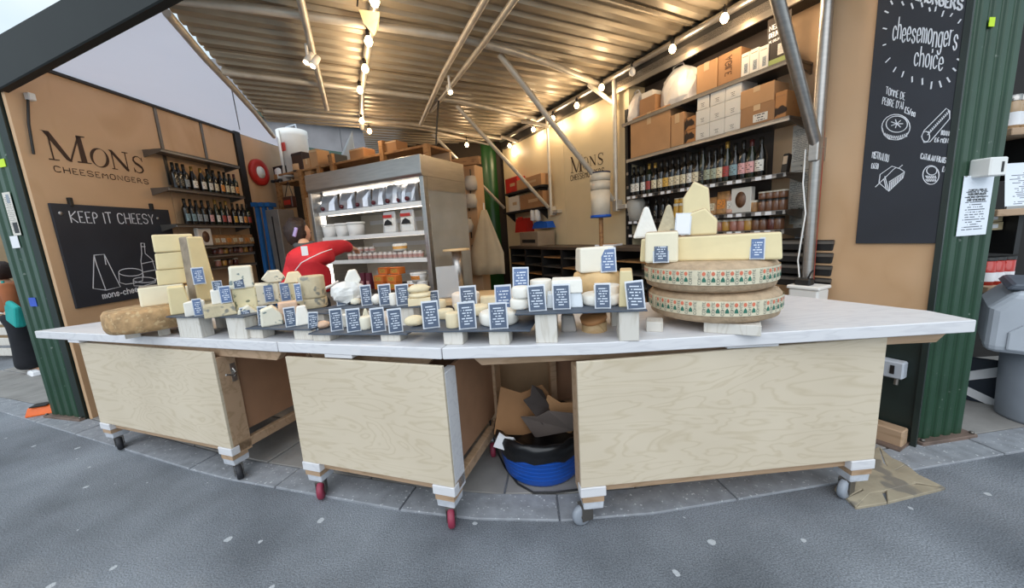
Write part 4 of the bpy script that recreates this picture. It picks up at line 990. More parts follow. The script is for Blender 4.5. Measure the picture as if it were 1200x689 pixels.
# ================================================================== BOTTLES
_BOT = {}
def bottle_mesh(kind):
    if kind in _BOT: return _BOT[kind]
    if kind == 'bordeaux': p = [(0, 0), (.035, 0), (.037, .006), (.037, .19), (.033, .21), (.0155, .235), (.0145, .3), (.0155, .302), (.0155, .31), (0, .31)]
    elif kind == 'burgundy': p = [(0, 0), (.038, 0), (.041, .006), (.041, .15), (.034, .19), (.018, .235), (.0145, .26), (.0145, .295), (.0155, .297), (.0155, .303), (0, .303)]
    else: p = [(0, 0), (.033, 0), (.035, .006), (.035, .13), (.03, .2), (.017, .26), (.0135, .3), (.0135, .33), (.0145, .335), (0, .335)]
    b = MB().lathe(p, 14); me = bpy.data.meshes.new('wine_bottle'); me.from_pydata(b.v, [], b.f); me.polygons.foreach_set('use_smooth', [True] * len(b.f)); me.update()
    r = p[2][0]; top_ = p[-1][1]
    lab = MB(); n = 9
    for i in range(n):
        a0, a1 = -2.5 + 1.9 * i / n, -2.5 + 1.9 * (i + 1) / n
        q = r + .0008; lab.add([(q*math.cos(a0), q*math.sin(a0), .045), (q*math.cos(a1), q*math.sin(a1), .045), (q*math.cos(a1), q*math.sin(a1), .13), (q*math.cos(a0), q*math.sin(a0), .13)], [(0, 1, 2, 3)], 0, True)
    cap = MB().lathe([(.0152, top_ - .06), (.0162, top_ - .058), (.0165, top_ - .002), (0, top_ + .001)], 12)
    _BOT[kind] = (me, lab, cap); return _BOT[kind]
_BM = {}
def bottle(kind, glass, labm, capm, loc, rz, label, group=None, scale=1.0):
    me, lab, cap = bottle_mesh(kind); k = (kind, glass.name)
    if k not in _BM: q = me.copy(); q.name = 'wine_bottle'; q.materials.append(glass); _BM[k] = q
    o = bpy.data.objects.new('wine_bottle', _BM[k]); COL.objects.link(o); o.location = loc; o.rotation_euler = (0, 0, rz); o.scale = (scale,) * 3; tag(o, label, 'bottle', group)
    for nm, b, m in (('label', lab, labm), ('capsule', cap, capm)):
        k = (kind, nm, m.name)
        if k not in _BM:
            q = bpy.data.meshes.new(nm); q.from_pydata(b.v, [], b.f); q.materials.append(m); q.polygons.foreach_set('use_smooth', [True] * len(b.f)); q.update(); _BM[k] = q
        c = bpy.data.objects.new(nm, _BM[k]); COL.objects.link(c); c.parent = o
    return o
LABC = {'cream': 'd9cbaa', 'white': 'e2ddd2', 'orange': 'd98a3c', 'yellow': 'd3a441', 'pink': 'd9a3a0', 'green': '9aa08a', 'grey': '8f969a', 'red': 'a33a34', 'teal': '7f9aa0', 'black': '2a2522'}
def lm(c): return printed('bottle_label_' + c, LABC[c], '4a4038' if c != 'black' else 'b0a890', 5, cells=6, cov=.4)
CAPS = [mat('cap_black', '18140f', .4), mat('cap_red', '4a1614', .4), mat('cap_gold', '9a7a3a', .35, .5)]
def shelf(name, fr, u0, u1, v0, v1, z, label, m=None, lip=.035, strip=False, brackets=True, mid=False):
    """steel plank from v0 (wall) to v1 (front edge)"""
    t = thing(name, label, 'shelf', fr.w(u0, v0, z), fr.rz); L = u1 - u0; d = v1 - v0; s = 1 if d > 0 else -1
    MB().b2((0, min(0, d), -.018), (L, max(0, d), 0)).build('plank', m or M_STEELD, t)
    MB().b2((0, min(d, d - s * .012), -lip), (L, max(d, d - s * .012), .0)).build('front_lip', m or M_STEEL, t, .003)
    if brackets:
        for x in ([.01, L - .01] if not mid else [.01, L * .57, L - .01]):
            MB().prism([(0, -.018), (d * .96, -.018), (d * .9, -.035), (0, -.08)][::s], x - .006, x + .006, 'x').build('bracket', M_STEELD, t)
    if strip:
        n = int(L / .075)
        for i in range(n):
            MB().b2((.02 + i * L / n, min(d, d + s * .003), -.033), (.02 + i * L / n + .045, max(d, d + s * .003), -.006)).build('price_strip_label', M_PAPER if i % 3 else M_BLACK, t)
    return t
# ---- left wall shelves: fronts stand .22 off the wall
SO = -.22
def lz(px): return sum(LF.hit(x, y, SO).z for x, y in px) / len(px)
zl = [lz([(205, 180), (275, 191)]), lz([(203, 220), (283, 229)]), lz([(212, 261), (290, 265)]), lz([(243, 287), (295, 286)]), lz([(245, 297), (297, 296)]), lz([(246, 312), (298, 309)])]
uL0, uL1 = LF.hit(198, 220, SO).x, LF.hit(287, 229, SO).x
names = ['steel top shelf above the wine on the left wall', 'steel shelf with the upper row of wine on the left wall', 'steel shelf with the lower row of wine on the left wall', 'left wall shelf holding snack bags below the wine', 'left wall shelf with the upper row of small jars', 'lowest left wall shelf with small jars']
for i, z in enumerate(zl): shelf('steel_shelf', LF, uL0, uL1, -.001, SO, z, names[i], brackets=i < 3)
import itertools
def row(fr, off, px, z, specs, where, group_side, rzoff, scale=1.0):
    n = len(px)
    for i, x in enumerate(px):
        k, g, l, c = specs[i % len(specs)] if len(specs) != n else specs[i]
        h = fr.hit(x, 225, off)
        bottle(k, {'d': M_GLASSD, 'g': M_GLASSG}[g], lm(l), CAPS[c], fr.w(h.x, off, z), fr.rz + rzoff, f'wine bottle with {l} label, {ORD[i]} from left, {where}', group_side, scale)
R1 = [('bordeaux', 'd', 'black', 0), ('bordeaux', 'd', 'black', 0), ('bordeaux', 'd', 'grey', 0), ('burgundy', 'd', 'white', 2), ('burgundy', 'd', 'white', 2), ('bordeaux', 'g', 'white', 0), ('bordeaux', 'd', 'cream', 0), ('bordeaux', 'd', 'orange', 0), ('bordeaux', 'g', 'cream', 0), ('burgundy', 'd', 'cream', 0), ('bordeaux', 'g', 'orange', 1)]
row(LF, -.1, [208, 213.5, 220, 229, 239, 247, 253.5, 260.5, 266, 271.5, 277], zl[1], R1, 'upper left-wall wine shelf', 'wine on the left wall', PI * .0)
R2 = [('bordeaux', 'd', 'teal', 0), ('bordeaux', 'd', 'teal', 0), ('burgundy', 'd', 'grey', 0), ('bordeaux', 'd', 'grey', 0), ('bordeaux', 'd', 'pink', 0), ('flute', 'g', 'white', 2), ('bordeaux', 'g', 'red', 0), ('flute', 'd', 'pink', 2), ('bordeaux', 'd', 'yellow', 0), ('bordeaux', 'd', 'white', 0), ('bordeaux', 'd', 'orange', 0), ('bordeaux', 'g', 'red', 0)]
row(LF, -.1, [213, 220, 226.5, 233.5, 241, 249, 255.5, 261.5, 269, 275, 280.5, 285.5], zl[2], R2, 'lower left-wall wine shelf', 'wine on the left wall', 0)
# bags, a white packet and jars
def jar(fr, x, off, z, r, h, m, lidm, label, group):
    p = fr.hit(x, 280, off); o = MB().lathe([(0, 0), (r * .95, 0), (r, .004), (r, h * .78), (r * .9, h * .84)], 12).build('jar', m); o.location = fr.w(p.x, off, z); tag(o, label, 'jar', group)
    MB().lathe([(r * .98, h * .82), (r * .98, h), (0, h)], 12).build('lid', lidm, o); return o
def bag(fr, x, off, z, w, h, d, m, label, group, rz=0.0, cat='bag', bandm=None):
    p = fr.hit(x, 270, off); mb = MB(); n = 6
    ring = []
    for zz, sx, sy in ((0, 1, 1), (h * .12, 1.02, 1.05), (h * .5, 1, .8), (h * .8, .96, .35), (h, .98, .06)):
        ring.append([(w/2*sx*a, d/2*sy*b, zz) for a, b in ((-1, -.6), (-.6, -1), (.6, -1), (1, -.6), (1, .6), (.6, 1), (-.6, 1), (-1, .6))])
    vs = [q for r_ in ring for q in r_]; fs = [(i*8+k, i*8+(k+1) % 8, (i+1)*8+(k+1) % 8, (i+1)*8+k) for i in range(4) for k in range(8)] + [tuple(range(8))[::-1], tuple(range(32, 40))]
    o = mb.add(vs, fs, 0, True).build('snack_bag' if cat == 'bag' else 'packet', m); o.location = fr.w(p.x, off, z); o.rotation_euler = (0, 0, fr.rz + rz); tag(o, label, cat, group)
    if bandm:
        s = -1 if fr is LF else 1
        MB().box((0, s * d * .44, h * .45), (w * .6, .008, h * .4)).build('label', bandm, o)
    return o
MNUT = mat('nut_bag', 'a87c4e', .45, var=.35, scale=24, bump=.5, bscale=30)
for i, x in enumerate((250, 257, 264, 271, 278, 285, 291)):
    bag(LF, x, -.11, zl[3], .1, .135, .07, MNUT, f'brown nut bag, {ORD[i]} from left on the left wall snack shelf', 'nut bags on the left wall', bandm=lm(('cream', 'white', 'orange')[i % 3]))
MW = mat('white_pack', 'ddd6cc', .5)
p = LF.hit(240, 285, -.14); o = MB().box((0, 0, .11), (.2, .06, .22)).build('packet', MW, None, .01); o.location = LF.w(p.x, -.14, zl[3]); o.rotation_euler = (0, 0, LF.rz); tag(o, 'white packet with a dark window on the left wall snack shelf', 'packet')
MB().lathe([(0, 0), (.05, 0), (.05, .004), (0, .005)], 16, T=Matrix.Translation((0, -.03, .11)) @ Matrix.Rotation(PI/2, 4, 'X') @ Matrix.Scale(1.4, 4, (0, 1, 0))).build('window', mat('brown_window', '6b4a34', .4, var=.4, scale=40), o)
MJ = [mat('jam_dark', '5a2a22', .2, coat=.4), mat('jam_pink', 'a8705f', .2, coat=.4), mat('honey', 'b98a3f', .2, coat=.4), mat('jam_brown', '6f4a34', .2, coat=.4)]
LIDW = mat('lid_cream', 'cfc6b4', .4); LIDK = mat('lid_black', '1d1a18', .35)
for r_, (zz, xs, nm) in enumerate(((zl[4], (249, 255, 261, 267, 273, 279, 285, 291), 'upper'), (zl[5], (250, 257, 264, 271), 'lower'))):
    for i, x in enumerate(xs): jar(LF, x, -.12, zz, .035, .085, MJ[(i + r_) % 4], LIDK if i % 3 else LIDW, f'small jam jar, {ORD[i]} from left on the {nm} left wall jar shelf', 'jam jars on the left wall')
# red hose drum on the far left wall
h = LF.hit(305, 202, -.05); t = thing('red_disc', 'round red disc with a white centre on the far left wall', 'sign', LF.w(h.x, 0, h.z), LF.rz)
R90 = Matrix.Rotation(PI/2, 4, 'X')
MB().lathe([(.05, 0), (.19, 0), (.2, .01), (.2, .055), (.19, .065), (.1, .065), (.08, .04), (.05, .04)], 32, T=R90).build('drum', M_REDP, t)
MB().lathe([(0, 0), (.09, 0), (.09, .068), (0, .07)], 20, T=R90).build('hub', M_WHITEP, t)

# ================================================================== RIGHT WALL SHELVES (fronts on the plane of the uprights)
def rz_(px): return sum(RF.hit(x, y, 0).z for x, y in px) / len(px)
zr = dict(a=rz_([(728, 144), (822, 110), (918, 72)]), b=rz_([(737, 187), (830, 161), (918, 136)]), c=rz_([(740, 226), (830, 217), (918, 205)]), d=rz_([(840, 252), (918, 245)]), e=rz_([(840, 272), (918, 268)]))
uR0, uR1 = RF.hit(921, 205, 0).x, RF.hit(734, 226, 0).x
shelf('steel_shelf', RF, uR0, uR1 + .06, -.285, 0, zr['a'], 'steel shelf with boxes and white bags, highest of the right wall shelves', mid=True)
shelf('steel_shelf', RF, uR0, uR1, -.285, 0, zr['b'], 'steel shelf with wine cartons on the right wall', mid=True)
shelf('steel_shelf', RF, uR0, uR1, -.285, 0, zr['c'], 'steel shelf with the long wine row and paper price strip', strip=True)
shelf('steel_shelf', RF, uR0, uR1, -.285, -.02, zr['d'], 'steel shelf with snack bags under the right wine row', strip=True)
shelf('steel_shelf', RF, uR0, uR1, -.285, -.02, zr['e'], 'steel shelf with jars, lowest visible on the right wall', strip=True)
h0, h1 = RF.hit(940, 12, 0), RF.hit(722, 110, 0)
t = thing('shelf_canopy', 'broad steel canopy band above the right wall shelves', 'canopy', RF.w(h0.x, 0, h1.z), RF.rz)
MB().b2((0, -.02, .0), (h1.x - h0.x, 0, .115)).build('front_band', M_STEEL, t, .003)
MB().b2((0, -.28, .09), (h1.x - h0.x, -.02, .11)).build('roof_plank', M_STEELD, t)
for u in (RF.hit(736, 230, -.01).x + .03,):
    t = thing('shelf_upright', 'black slotted upright at the far end of the right shelves', 'upright', RF.w(u, -.05, 0), RF.rz); MB().b2((-.02, -.03, 0), (.02, .03, 2.75)).build('channel', M_BLACK, t)
    for z in (1.45, 1.6, 1.75, 1.9, 2.05): MB().b2((-.03, .03, z), (-.005, .036, z + .03)).build('clip', M_STEEL, t)
def rspan(xl, xr, yb, yt, z, off=0):
    xm = (xl + xr) / 2; a, b = RF.hit(xr, yb, off), RF.hit(xl, yb, off); return a.x, b.x, RF.hit(xm, yt, off).z - RF.hit(xm, yb, off).z
def carton(name, xl, xr, yb, yt, z, label, m, d=.22, off=0.0, group=None, tape=True, lab=None, lift=0.0):
    u0, u1, h = rspan(xl, xr, yb, yt, z, off); t = thing(name, label, 'box', RF.w((u0 + u1) / 2, off - d / 2 - .01, z + lift), RF.rz, group)
    w = u1 - u0 - .004
    MB().box((0, 0, h / 2), (w, d, h)).build('body', m, t, .004)
    if tape: MB().b2((-.025, d / 2, h * .72), (.025, d / 2 + .0015, h + .001)).build('tape', M_TAPE, t)
    else: MB().b2((-w / 2 + .01, d / 2, h * .82), (w / 2 - .01, d / 2 + .001, h * .85)).build('flap_seam', M_KRAFTD, t)
    if lab: MB().b2((-w * .32, d / 2, h * .12), (w * .1, d / 2 + .0015, h * .52)).build('label', lab, t)
    return t, w, h, d
carton('cardboard_box', 738, 784, 184, 135, zr['b'], 'big plain cardboard box at the far end of the carton shelf', M_KRAFT, d=.24)
carton('cardboard_box', 785, 800, 172, 134, zr['b'], 'narrow upright cardboard box beside the big plain one', M_KRAFT)
PT = mat('patterned_card', 'b07a48', .7, var=.1, scale=3, spots=('2c1d14', 9, .56))
for i, (yb, yt) in enumerate(((167, 152), (152, 137))): carton('patterned_box', 801, 814, yb, yt, zr['b'], f'{("lower", "upper")[i]} brown patterned box between cardboard and white cartons', PT, tape=False, lift=i * .115)
BC = printed('barcode_label', 'd9d3c8', '2a2724', 3, cells=20)
k = 0
rows_ = (((814, 832), (832, 849), (849, 866)), ((815, 833), (832, 850), (849, 866)), ((815, 830), (831, 848), (848, 866)))
u0, u1, hrow = rspan(814, 866, 159, 141, 0)
wcar = (u1 - u0) / 3
for r_ in range(3):
    for c_ in range(3):
        t = thing('wine_carton', f'white wine carton, {("left", "middle", "right")[c_]} one of the {("bottom", "second", "top")[r_]} row on the shelf', 'box', RF.w(u1 - wcar * (c_ + .5), -.12, zr['b'] + r_ * hrow), RF.rz, 'white wine cartons on the right shelf')
        MB().box((0, 0, hrow / 2), (wcar - .004 - (.02 if r_ == 2 and c_ == 0 else 0), .22, hrow - .002)).build('body', M_CARTON, t, .003)
        MB().b2((-wcar * .2, .11, hrow * .15), (wcar * .2, .1115, hrow * .45)).build('label', BC, t)
for i, (yb, yt) in enumerate(((145, 122), (122, 100))):
    carton('cardboard_box', 866, 906, yb, yt, zr['b'], f'{("lower", "upper")[i]} of two brown cardboard boxes at the near end of the carton shelf', M_KRAFT if i else M_KRAFTD, d=.2, lift=i * .145, lab=BC if i == 0 else None)
t, w, h, d = carton('patterned_box', 906, 920, 139, 108, zr['b'], 'brown box with a dark printed side at the near shelf end', PT, d=.2, tape=False)
carton('cardboard_box', 815, 839, 100, 66, zr['a'], 'taped cardboard box beside the white carrier bag', M_KRAFT)
t, w, h, d = carton('cardboard_box', 840, 867, 92, 56, zr['a'], 'cardboard box lettered AGILE on the highest shelf', M_KRAFTD, tape=False)
mb = MB(); ss, tw = strokes('AGILE', w * .22); k = h * .6 / tw
for p in ss: ribbon(mb, p, .009, lambda x, y: (-.02 + y * 1.2, d / 2 + .002, h * .85 - x * k))
o = mb.build('lettering', mat('box_ink', '5a3c26', .7), t); o['kind'] = 'stuff'
for i, (xl, xr) in enumerate(((867, 877), (877, 888), (888, 899))):
    carton('wine_carton', xl, xr, (83, 79, 74)[i], (56, 51, 47)[i], zr['a'], f'slim white wine carton, {ORD[i]} from left beside the dark delivery poster', M_CARTON, d=.18, tape=False, lab=lm('grey'), group='slim cartons on the top shelf')
u0, u1, h = rspan(748, 766, 130, 100, zr['a']); t = thing('cardboard_box', 'small open cardboard box between two white bags', 'box', RF.w((u0 + u1) / 2, -.12, zr['a']), RF.rz)
MB().box((0, 0, h * .35), (u1 - u0, .2, h * .7)).build('body', M_KRAFTD, t); MB().box((.02, .0, h * .8), ((u1 - u0) * .7, .16, h * .3)).build('paper_packets', M_CARTON, t)
def carrier(xl, xr, yb, yt, z, label, lean):
    u0, u1, h = rspan(xl, xr, yb, yt, z); w = u1 - u0; t = thing('carrier_bag', label, 'bag', RF.w((u0 + u1) / 2, -.13, z), RF.rz)
    prof = [(0, .9, 1), (.15, 1.0, 1.05), (.5, .95, .9), (.78, .8, .6), (.92, .55, .3), (1.0, .3, .12)]; vs = []; n = 14
    for q, sx, sy in prof:
        for k in range(n):
            a = 2 * PI * k / n; j = 1 + rnd.uniform(-.13, .1); vs.append((w / 2 * sx * math.cos(a) * j + lean * q * w, .12 * sy * math.sin(a) * j, h * q))
    fs = [(i*n+k, i*n+(k+1) % n, (i+1)*n+(k+1) % n, (i+1)*n+k) for i in range(5) for k in range(n)] + [tuple(range(n))[::-1]]
    MB().add(vs, fs, 0, False).build('sack', mat('white_polythene', 'c9c4c0', .45, var=.05, bump=.6, bscale=16), t)
    for s_ in (-1, 1): MB().tube([(lean * w + s_ * w * .15, .0, h * .95), (lean * w + s_ * w * .12, .01, h * 1.06), (lean * w, .012, h * 1.08)], .008, 6).build('handle', mat('white_polythene', 'dcd8d4', .45), t)
carrier(768, 814, 123, 76, zr['a'], 'large white carrier bag on the highest right shelf', .12)
carrier(729, 748, 140, 105, zr['a'], 'smaller white carrier bag at the far end of the highest shelf', .05)
# poster at the near end of the top shelf
hA, hB = RF.hit(900, 24, -.02), RF.hit(925, 62, -.02)
t = thing('poster', 'dark poster about delivery at the near end of the top shelf', 'poster', RF.w(hA.x, -.02, hB.z), RF.rz); W_, H_ = hA.x - hB.x, hA.z - hB.z
MB().b2((-W_, -.004, 0), (0, 0, H_)).build('sheet', mat('poster_dark', '2d2420', .5), t); MB().b2((-W_, -.004, -.07), (0, 0, 0)).build('foot_strip', mat('poster_green', '8f9a5c', .6), t)
mb = MB()
for tx, y in (('NEED A', .72), ('DELIVERY?', .55)): write(mb, tx, 0, 0, .03, .007, lambda x, yy, y=y: (-.015 - x, .001, H_ * y + yy), width=W_ * .8)
write(mb, 'WE DELIVER', 0, 0, .015, .004, lambda x, yy: (-.015 - x, .001, H_ * .42 + yy), width=W_ * .6)
o = mb.build('lettering', M_PAPER, t); o['kind'] = 'stuff'
MB().b2((-W_ * .9, .0, H_ * .06), (-W_ * .5, .001, H_ * .32)).build('picture', M_FORM, t)
# wine row
RR = [('bordeaux', 'd', 'orange', 1), ('bordeaux', 'd', 'white', 0), ('bordeaux', 'd', 'white', 0), ('bordeaux', 'd', 'white', 0), ('bordeaux', 'g', 'red', 2), ('burgundy', 'd', 'cream', 2), ('bordeaux', 'd', 'cream', 0), ('burgundy', 'd', 'yellow', 0), ('bordeaux', 'd', 'cream', 0), ('burgundy', 'd', 'cream', 0), ('bordeaux', 'd', 'cream', 0), ('bordeaux', 'd', 'white', 0), ('burgundy', 'd', 'cream', 0), ('flute', 'g', 'black', 0), ('burgundy', 'd', 'green', 0), ('burgundy', 'd', 'green', 0), ('bordeaux', 'd', 'cream', 0), ('flute', 'g', 'red', 2), ('burgundy', 'd', 'teal', 0), ('bordeaux', 'd', 'pink', 0), ('burgundy', 'g', 'pink', 1), ('burgundy', 'd', 'white', 0)]
row(RF, -.09, [738, 743, 748, 755, 761, 768, 775, 781.5, 788, 794.5, 801.5, 809, 816, 823, 830, 837, 844, 851, 860, 869.5, 879, 890], zr['c'], RR, 'on the long right-wall wine shelf', 'wine on the right wall', PI, 1.02)
# shelf under it
for i, x in enumerate((760, 769, 777, 783)):
    h = RF.hit(x, 250, -.1); bottle('bordeaux', M_GLASSD, lm(('cream', 'black', 'black', 'white')[i]), CAPS[0], RF.w(h.x, -.1, zr['d']), RF.rz + PI, f'small dark bottle, {ORD[i]} from left on the snack shelf', 'small bottles on the snack shelf', .72)
t = thing('wrapped_bundle', 'film-wrapped bundle of clear glasses at the far end of the snack shelf', 'glassware', RF.w(RF.hit(746, 255, -.12).x, -.12, zr['d']), RF.rz)
MB().lathe([(0, 0), (.09, 0), (.1, .08), (.12, .2), (.08, .26), (0, .27)], 14, jit=.06).build('film', mat('cloudy_film', 'b9b3a8', .25, bump=.7, bscale=20, alpha=.8), t)
for i, x in enumerate((793, 799)):
    jar(RF, x, -.1, zr['d'], .035, .14, mat('yellow_jar', 'c99a3a', .3), LIDW, f'{("left", "right")[i]} tall yellow jar behind the big cheese wedge', None)
    jar(RF, x + .5, -.1, zr['d'] + .141, .032, .05, mat('yellow_jar', 'c99a3a', .3), LIDW, f'small yellow jar stacked on the {("left", "right")[i]} tall yellow jar', None)
for i, (x, w, h) in enumerate(((836, .09, .16), (847, .12, .2), (857, .08, .17))): bag(RF, x, -.1, zr['d'], w, h, .08, MNUT if i < 2 else mat('pink_bag', 'c9a08c', .5, var=.2, scale=20), f'snack bag with printed label, {ORD[i]} from left on the right snack shelf', None, bandm=lm(('cream', 'orange', 'white')[i]))
h = RF.hit(870, 245, -.09); o = MB().box((0, 0, .105), (.17, .06, .21)).build('packet', M_CARTON, None, .006); o.location = RF.w(h.x, -.09, zr['d']); o.rotation_euler = (0, 0, RF.rz); tag(o, 'white paper packet with oval window on the right snack shelf', 'packet')
MB().lathe([(0, 0), (.045, 0), (.045, .003), (0, .004)], 18, T=Matrix.Translation((0, .03, .11)) @ Matrix.Rotation(-PI/2, 4, 'X') @ Matrix.Scale(1.5, 4, (0, 1, 0))).build('window', mat('brown_window', '6b4a34', .4), o)
for i, x in enumerate((882, 892, 900, 908, 915)):
    jar(RF, x, -.1, zr['d'], .035, .095, MJ[3] if i else MNUT, LIDK if i else LIDW, f'dark jar, {ORD[i]} from left at the near end of the snack shelf', 'dark jars on the snack shelf')
    if i: jar(RF, x, -.1, zr['d'] + .096, .035, .06, MJ[3], LIDW, f'dark jar stacked on the {ORD[i]} jar of the snack shelf', 'dark jars on the snack shelf')
for i, x in enumerate((843, 851, 860, 869, 877, 886, 894, 904, 912)):
    jar(RF, x, -.1, zr['e'], .038, .1, MJ[(1, 2, 1, 1, 2, 3, 3, 0, 3)[i]], (LIDW, LIDK)[i > 4], f'preserve jar, {ORD[i]} from left on the lowest right shelf', 'preserve jars on the lowest right shelf')
# black trays on the back bench behind the pole
for k in range(4):
    h = RF.hit(916, 300, -.02); t = thing('stacking_tray', f'black stacking tray, {("lowest", "second", "third", "topmost")[k]} of the stack by the shelf end', 'tray', RF.w(h.x - .12, -.12, .96 + .09 * k), RF.rz)
    MB().box((0, 0, .04), (.42, .26, .075), top=(1.04, 1.04)).build('bin', M_BLACK, t, .006); MB().box((0, .135, .06), (.44, .012, .02)).build('front_rim', M_STEELD, t)
# papers on the pale plywood between shelf and pole
for i, (xl, xr, yt, yb, m) in enumerate(((930, 951, 148, 192, M_FORM), (927, 949, 195, 248, M_FORM), (926, 947, 244, 262, M_FORM), (930, 946, 263, 274, M_FORM), (932, 945, 275, 286, M_PAPER))):
    a, b = RF.hit(xl, yt, -.28), RF.hit(xr, yb, -.28); t = thing('notice_sheet', f'printed paper sheet, {ORD[i]} from the top, pinned by the steel pole', 'paper', RF.w((a.x + b.x) / 2, -.278, b.z), RF.rz)
    MB().b2((-(a.x - b.x) / 2, 0, 0), ((a.x - b.x) / 2, .002, a.z - b.z)).build('sheet', m, t); MB().b2((-.004, .002, a.z - b.z - .012), (.004, .005, a.z - b.z - .004)).build('pin', M_REDP if i == 4 else M_BLACK, t)
h = RF.hit(915, 185, -.05); o = MB().box((0, 0, .07), (.04, .05, .14))  .build('dark_box', M_BLACK, None, .004); o.location = RF.w(h.x - .03, -.06, zr['c']); o.rotation_euler = (.2, 0, RF.rz); tag(o, 'small dark box standing at the near end of the wine shelf', 'box')
MB().b2((-.015, .025, .06), (.015, .027, .12)).build('screen', M_STEEL, o)
# ================================================================== DISPLAY FRIDGE
FX = Frame((FR.o.x, FR.o.y), math.degrees(FR.rz) + 180)      # x from the left end to the right end, -y towards the counter
FW = 1.66
t0 = FX.w(-FW, 0); 
fz = thing('display_fridge', 'open-fronted steel display fridge with lit shelves behind the counter', 'fridge', t0, FX.rz)
FD = .72; FT = 2.27
MB().b2((0, 0, .0), (.045, FD, 2.075)).build('side_panel', M_STEEL, fz, .004)
MB().b2((FW - .05, 0, 0), (FW, .06, 2.075)).build('front_post', M_STEEL, fz, .004)
MB().b2((0, -.005, 0), (.05, .05, 2.075)).build('front_post', M_STEEL, fz, .004)
MB().prism([(0, 2.075), (-.02, 2.1), (-.015, FT), (FD, FT), (FD, 2.075)], 0, FW, 'x').build('canopy', M_STEEL, fz, .004)
mb = MB(); mb.b2((FW - .02, .06, .0), (FW, FD, 1.95)); mb.build('glazed_side', mat('fridge_glass', 'b9b3a6', .15, var=.1, scale=3, alpha=.55), fz)
MB().b2((FW - .02, .06, 1.95), (FW, FD, 2.075)).build('side_panel', M_STEEL, fz)
MB().b2((.045, FD - .05, 0), (FW - .03, FD - .02, 2.0)).build('back_panel', mat('fridge_back', 'd6cfc2', .5, 0, var=.06), fz)
MB().b2((.0, -.03, 0), (FW, .06, .93)).build('front_kick', M_STEEL, fz, .006)
MB().b2((.05, .02, .88), (FW - .05, FD - .05, .965)).build('well_deck', mat('dark_deck', '4b423c', .4, .4), fz)
SZ = [1.845, 1.56, 1.29]
for i, z in enumerate(SZ):
    sh = MB().b2((.06, .03 + .05 * (i < 3), z - .022), (FW - .06, FD - .05, z)).build('shelf', M_STEEL, fz, .003)
    MB().b2((.06, .055, z - .03), (FW - .06, .08, z + .012)).build('price_rail', M_WHITEP, sh)
    MB().b2((.09, .15, z - .030), (FW - .09, .18, z - .022)).build('light_strip', glow('fridge_led', 'fff0dc', 4), sh)
MB().b2((.055, .10, 1.0), (.075, .125, 1.98)).build('light_tube', glow('fridge_tube', 'fff6ea', 4), fz)
MB().b2((.08, .13, 2.055), (FW - .08, .16, 2.07)).build('light_strip', glow('fridge_led', 'fff0dc', 2.2), fz)
for z in (1.06, 1.42, 1.7):                                   # pale price strips on the back panel
    MB().b2((.2, FD - .053, z), (FW - .12, FD - .05, z + .05)).build('perforated_strip', M_PAPER, fz)
def fspot(x, y, z, off=.10):
    h = FX.hit(x, y, off); return FX.w(h.x, off, z)
def fw_(xl, xr, y, off=.10): return FX.hit(xr, y, off).x - FX.hit(xl, y, off).x
# silver wine pouches with round taps
for i, (xl, xr, yt) in enumerate(((377, 397, 218), (400, 418, 216), (419, 438, 214), (439, 454, 213), (455, 471, 208), (468, 482, 208), (479, 492, 209))):
    xm = (xl + xr) / 2; w = fw_(xl, xr, 240, .17) * .98; p = fspot(xm, 240, SZ[0], .16 + (.05 if i == 5 else 0)); h = .245 + .02 * (i in (4, 5))
    t = thing('wine_pouch', f'silver wine pouch with dark round tap, {ORD[i]} from left on the top fridge shelf', 'pouch', p, FX.rz + rnd.uniform(-.12, .12), 'silver pouches in the fridge')
    n = 10; vs = []; prof = ((0, .92, .075), (.1, 1, .085), (.45, .9, .07), (.75, .95, .04), (.93, 1.08, .012), (1.0, 1.1, .004))
    for q, sx, dy in prof:
        for k in range(n):
            a = 2 * PI * k / n; cx_, sy_ = math.cos(a), math.sin(a); cx_ = math.copysign(abs(cx_) ** .6, cx_)
            vs.append((w / 2 * sx * cx_ + rnd.uniform(-.004, .004), dy * sy_ + rnd.uniform(-.004, .004), h * q))
    fs = [(a * n + k, a * n + (k + 1) % n, (a + 1) * n + (k + 1) % n, (a + 1) * n + k) for a in range(5) for k in range(n)] + [tuple(range(n))[::-1], tuple(range(5 * n, 6 * n))]
    MB().add(vs, fs, 0, False).build('pouch', M_FOIL, t)
    MB().lathe([(.012, 0), (.022, 0), (.022, .02), (0, .024)], 12, T=Matrix.Translation((-w * .08, -.08, .05)) @ Matrix.Rotation(PI/2, 4, 'X')).build('tap', mat('dark_tap', '5a1420', .35), t)
# white tubs
TUB = [(0, 0), (.86, 0), (1, .9), (1.04, .9), (1.04, 1), (0, 1)]
def tub(xl, xr, y, z, h, label, group, off=.15, m=None, ink=None):
    p = fspot((xl + xr) / 2, y, z, off); r = fw_(xl, xr, y, off) / 2 * .94
    t = thing('tub', label, 'tub', p, FX.rz, group)
    MB().lathe([(a * r, b * h * .93) for a, b in TUB[:3]] + [(0, h * .93)], 18).build('pot', m or M_WHITEP, t)
    MB().lathe([(r * 1.05, h * .88), (r * 1.05, h), (0, h)], 18).build('lid', M_WHITEP, t)
    if ink:
        a = MB(); n = 6
        for k in range(n):
            a0, a1 = -PI/2 - .8 + 1.6*k/n, -PI/2 - .8 + 1.6*(k+1)/n; q0, q1 = r * .93, r * .99
            a.add([(q0*math.cos(a0), q0*math.sin(a0), h*.25), (q0*math.cos(a1), q0*math.sin(a1), h*.25), (q1*math.cos(a1), q1*math.sin(a1), h*.7), (q1*math.cos(a0), q1*math.sin(a0), h*.7)], [(0, 1, 2, 3)])
        a.build('label', ink, t)
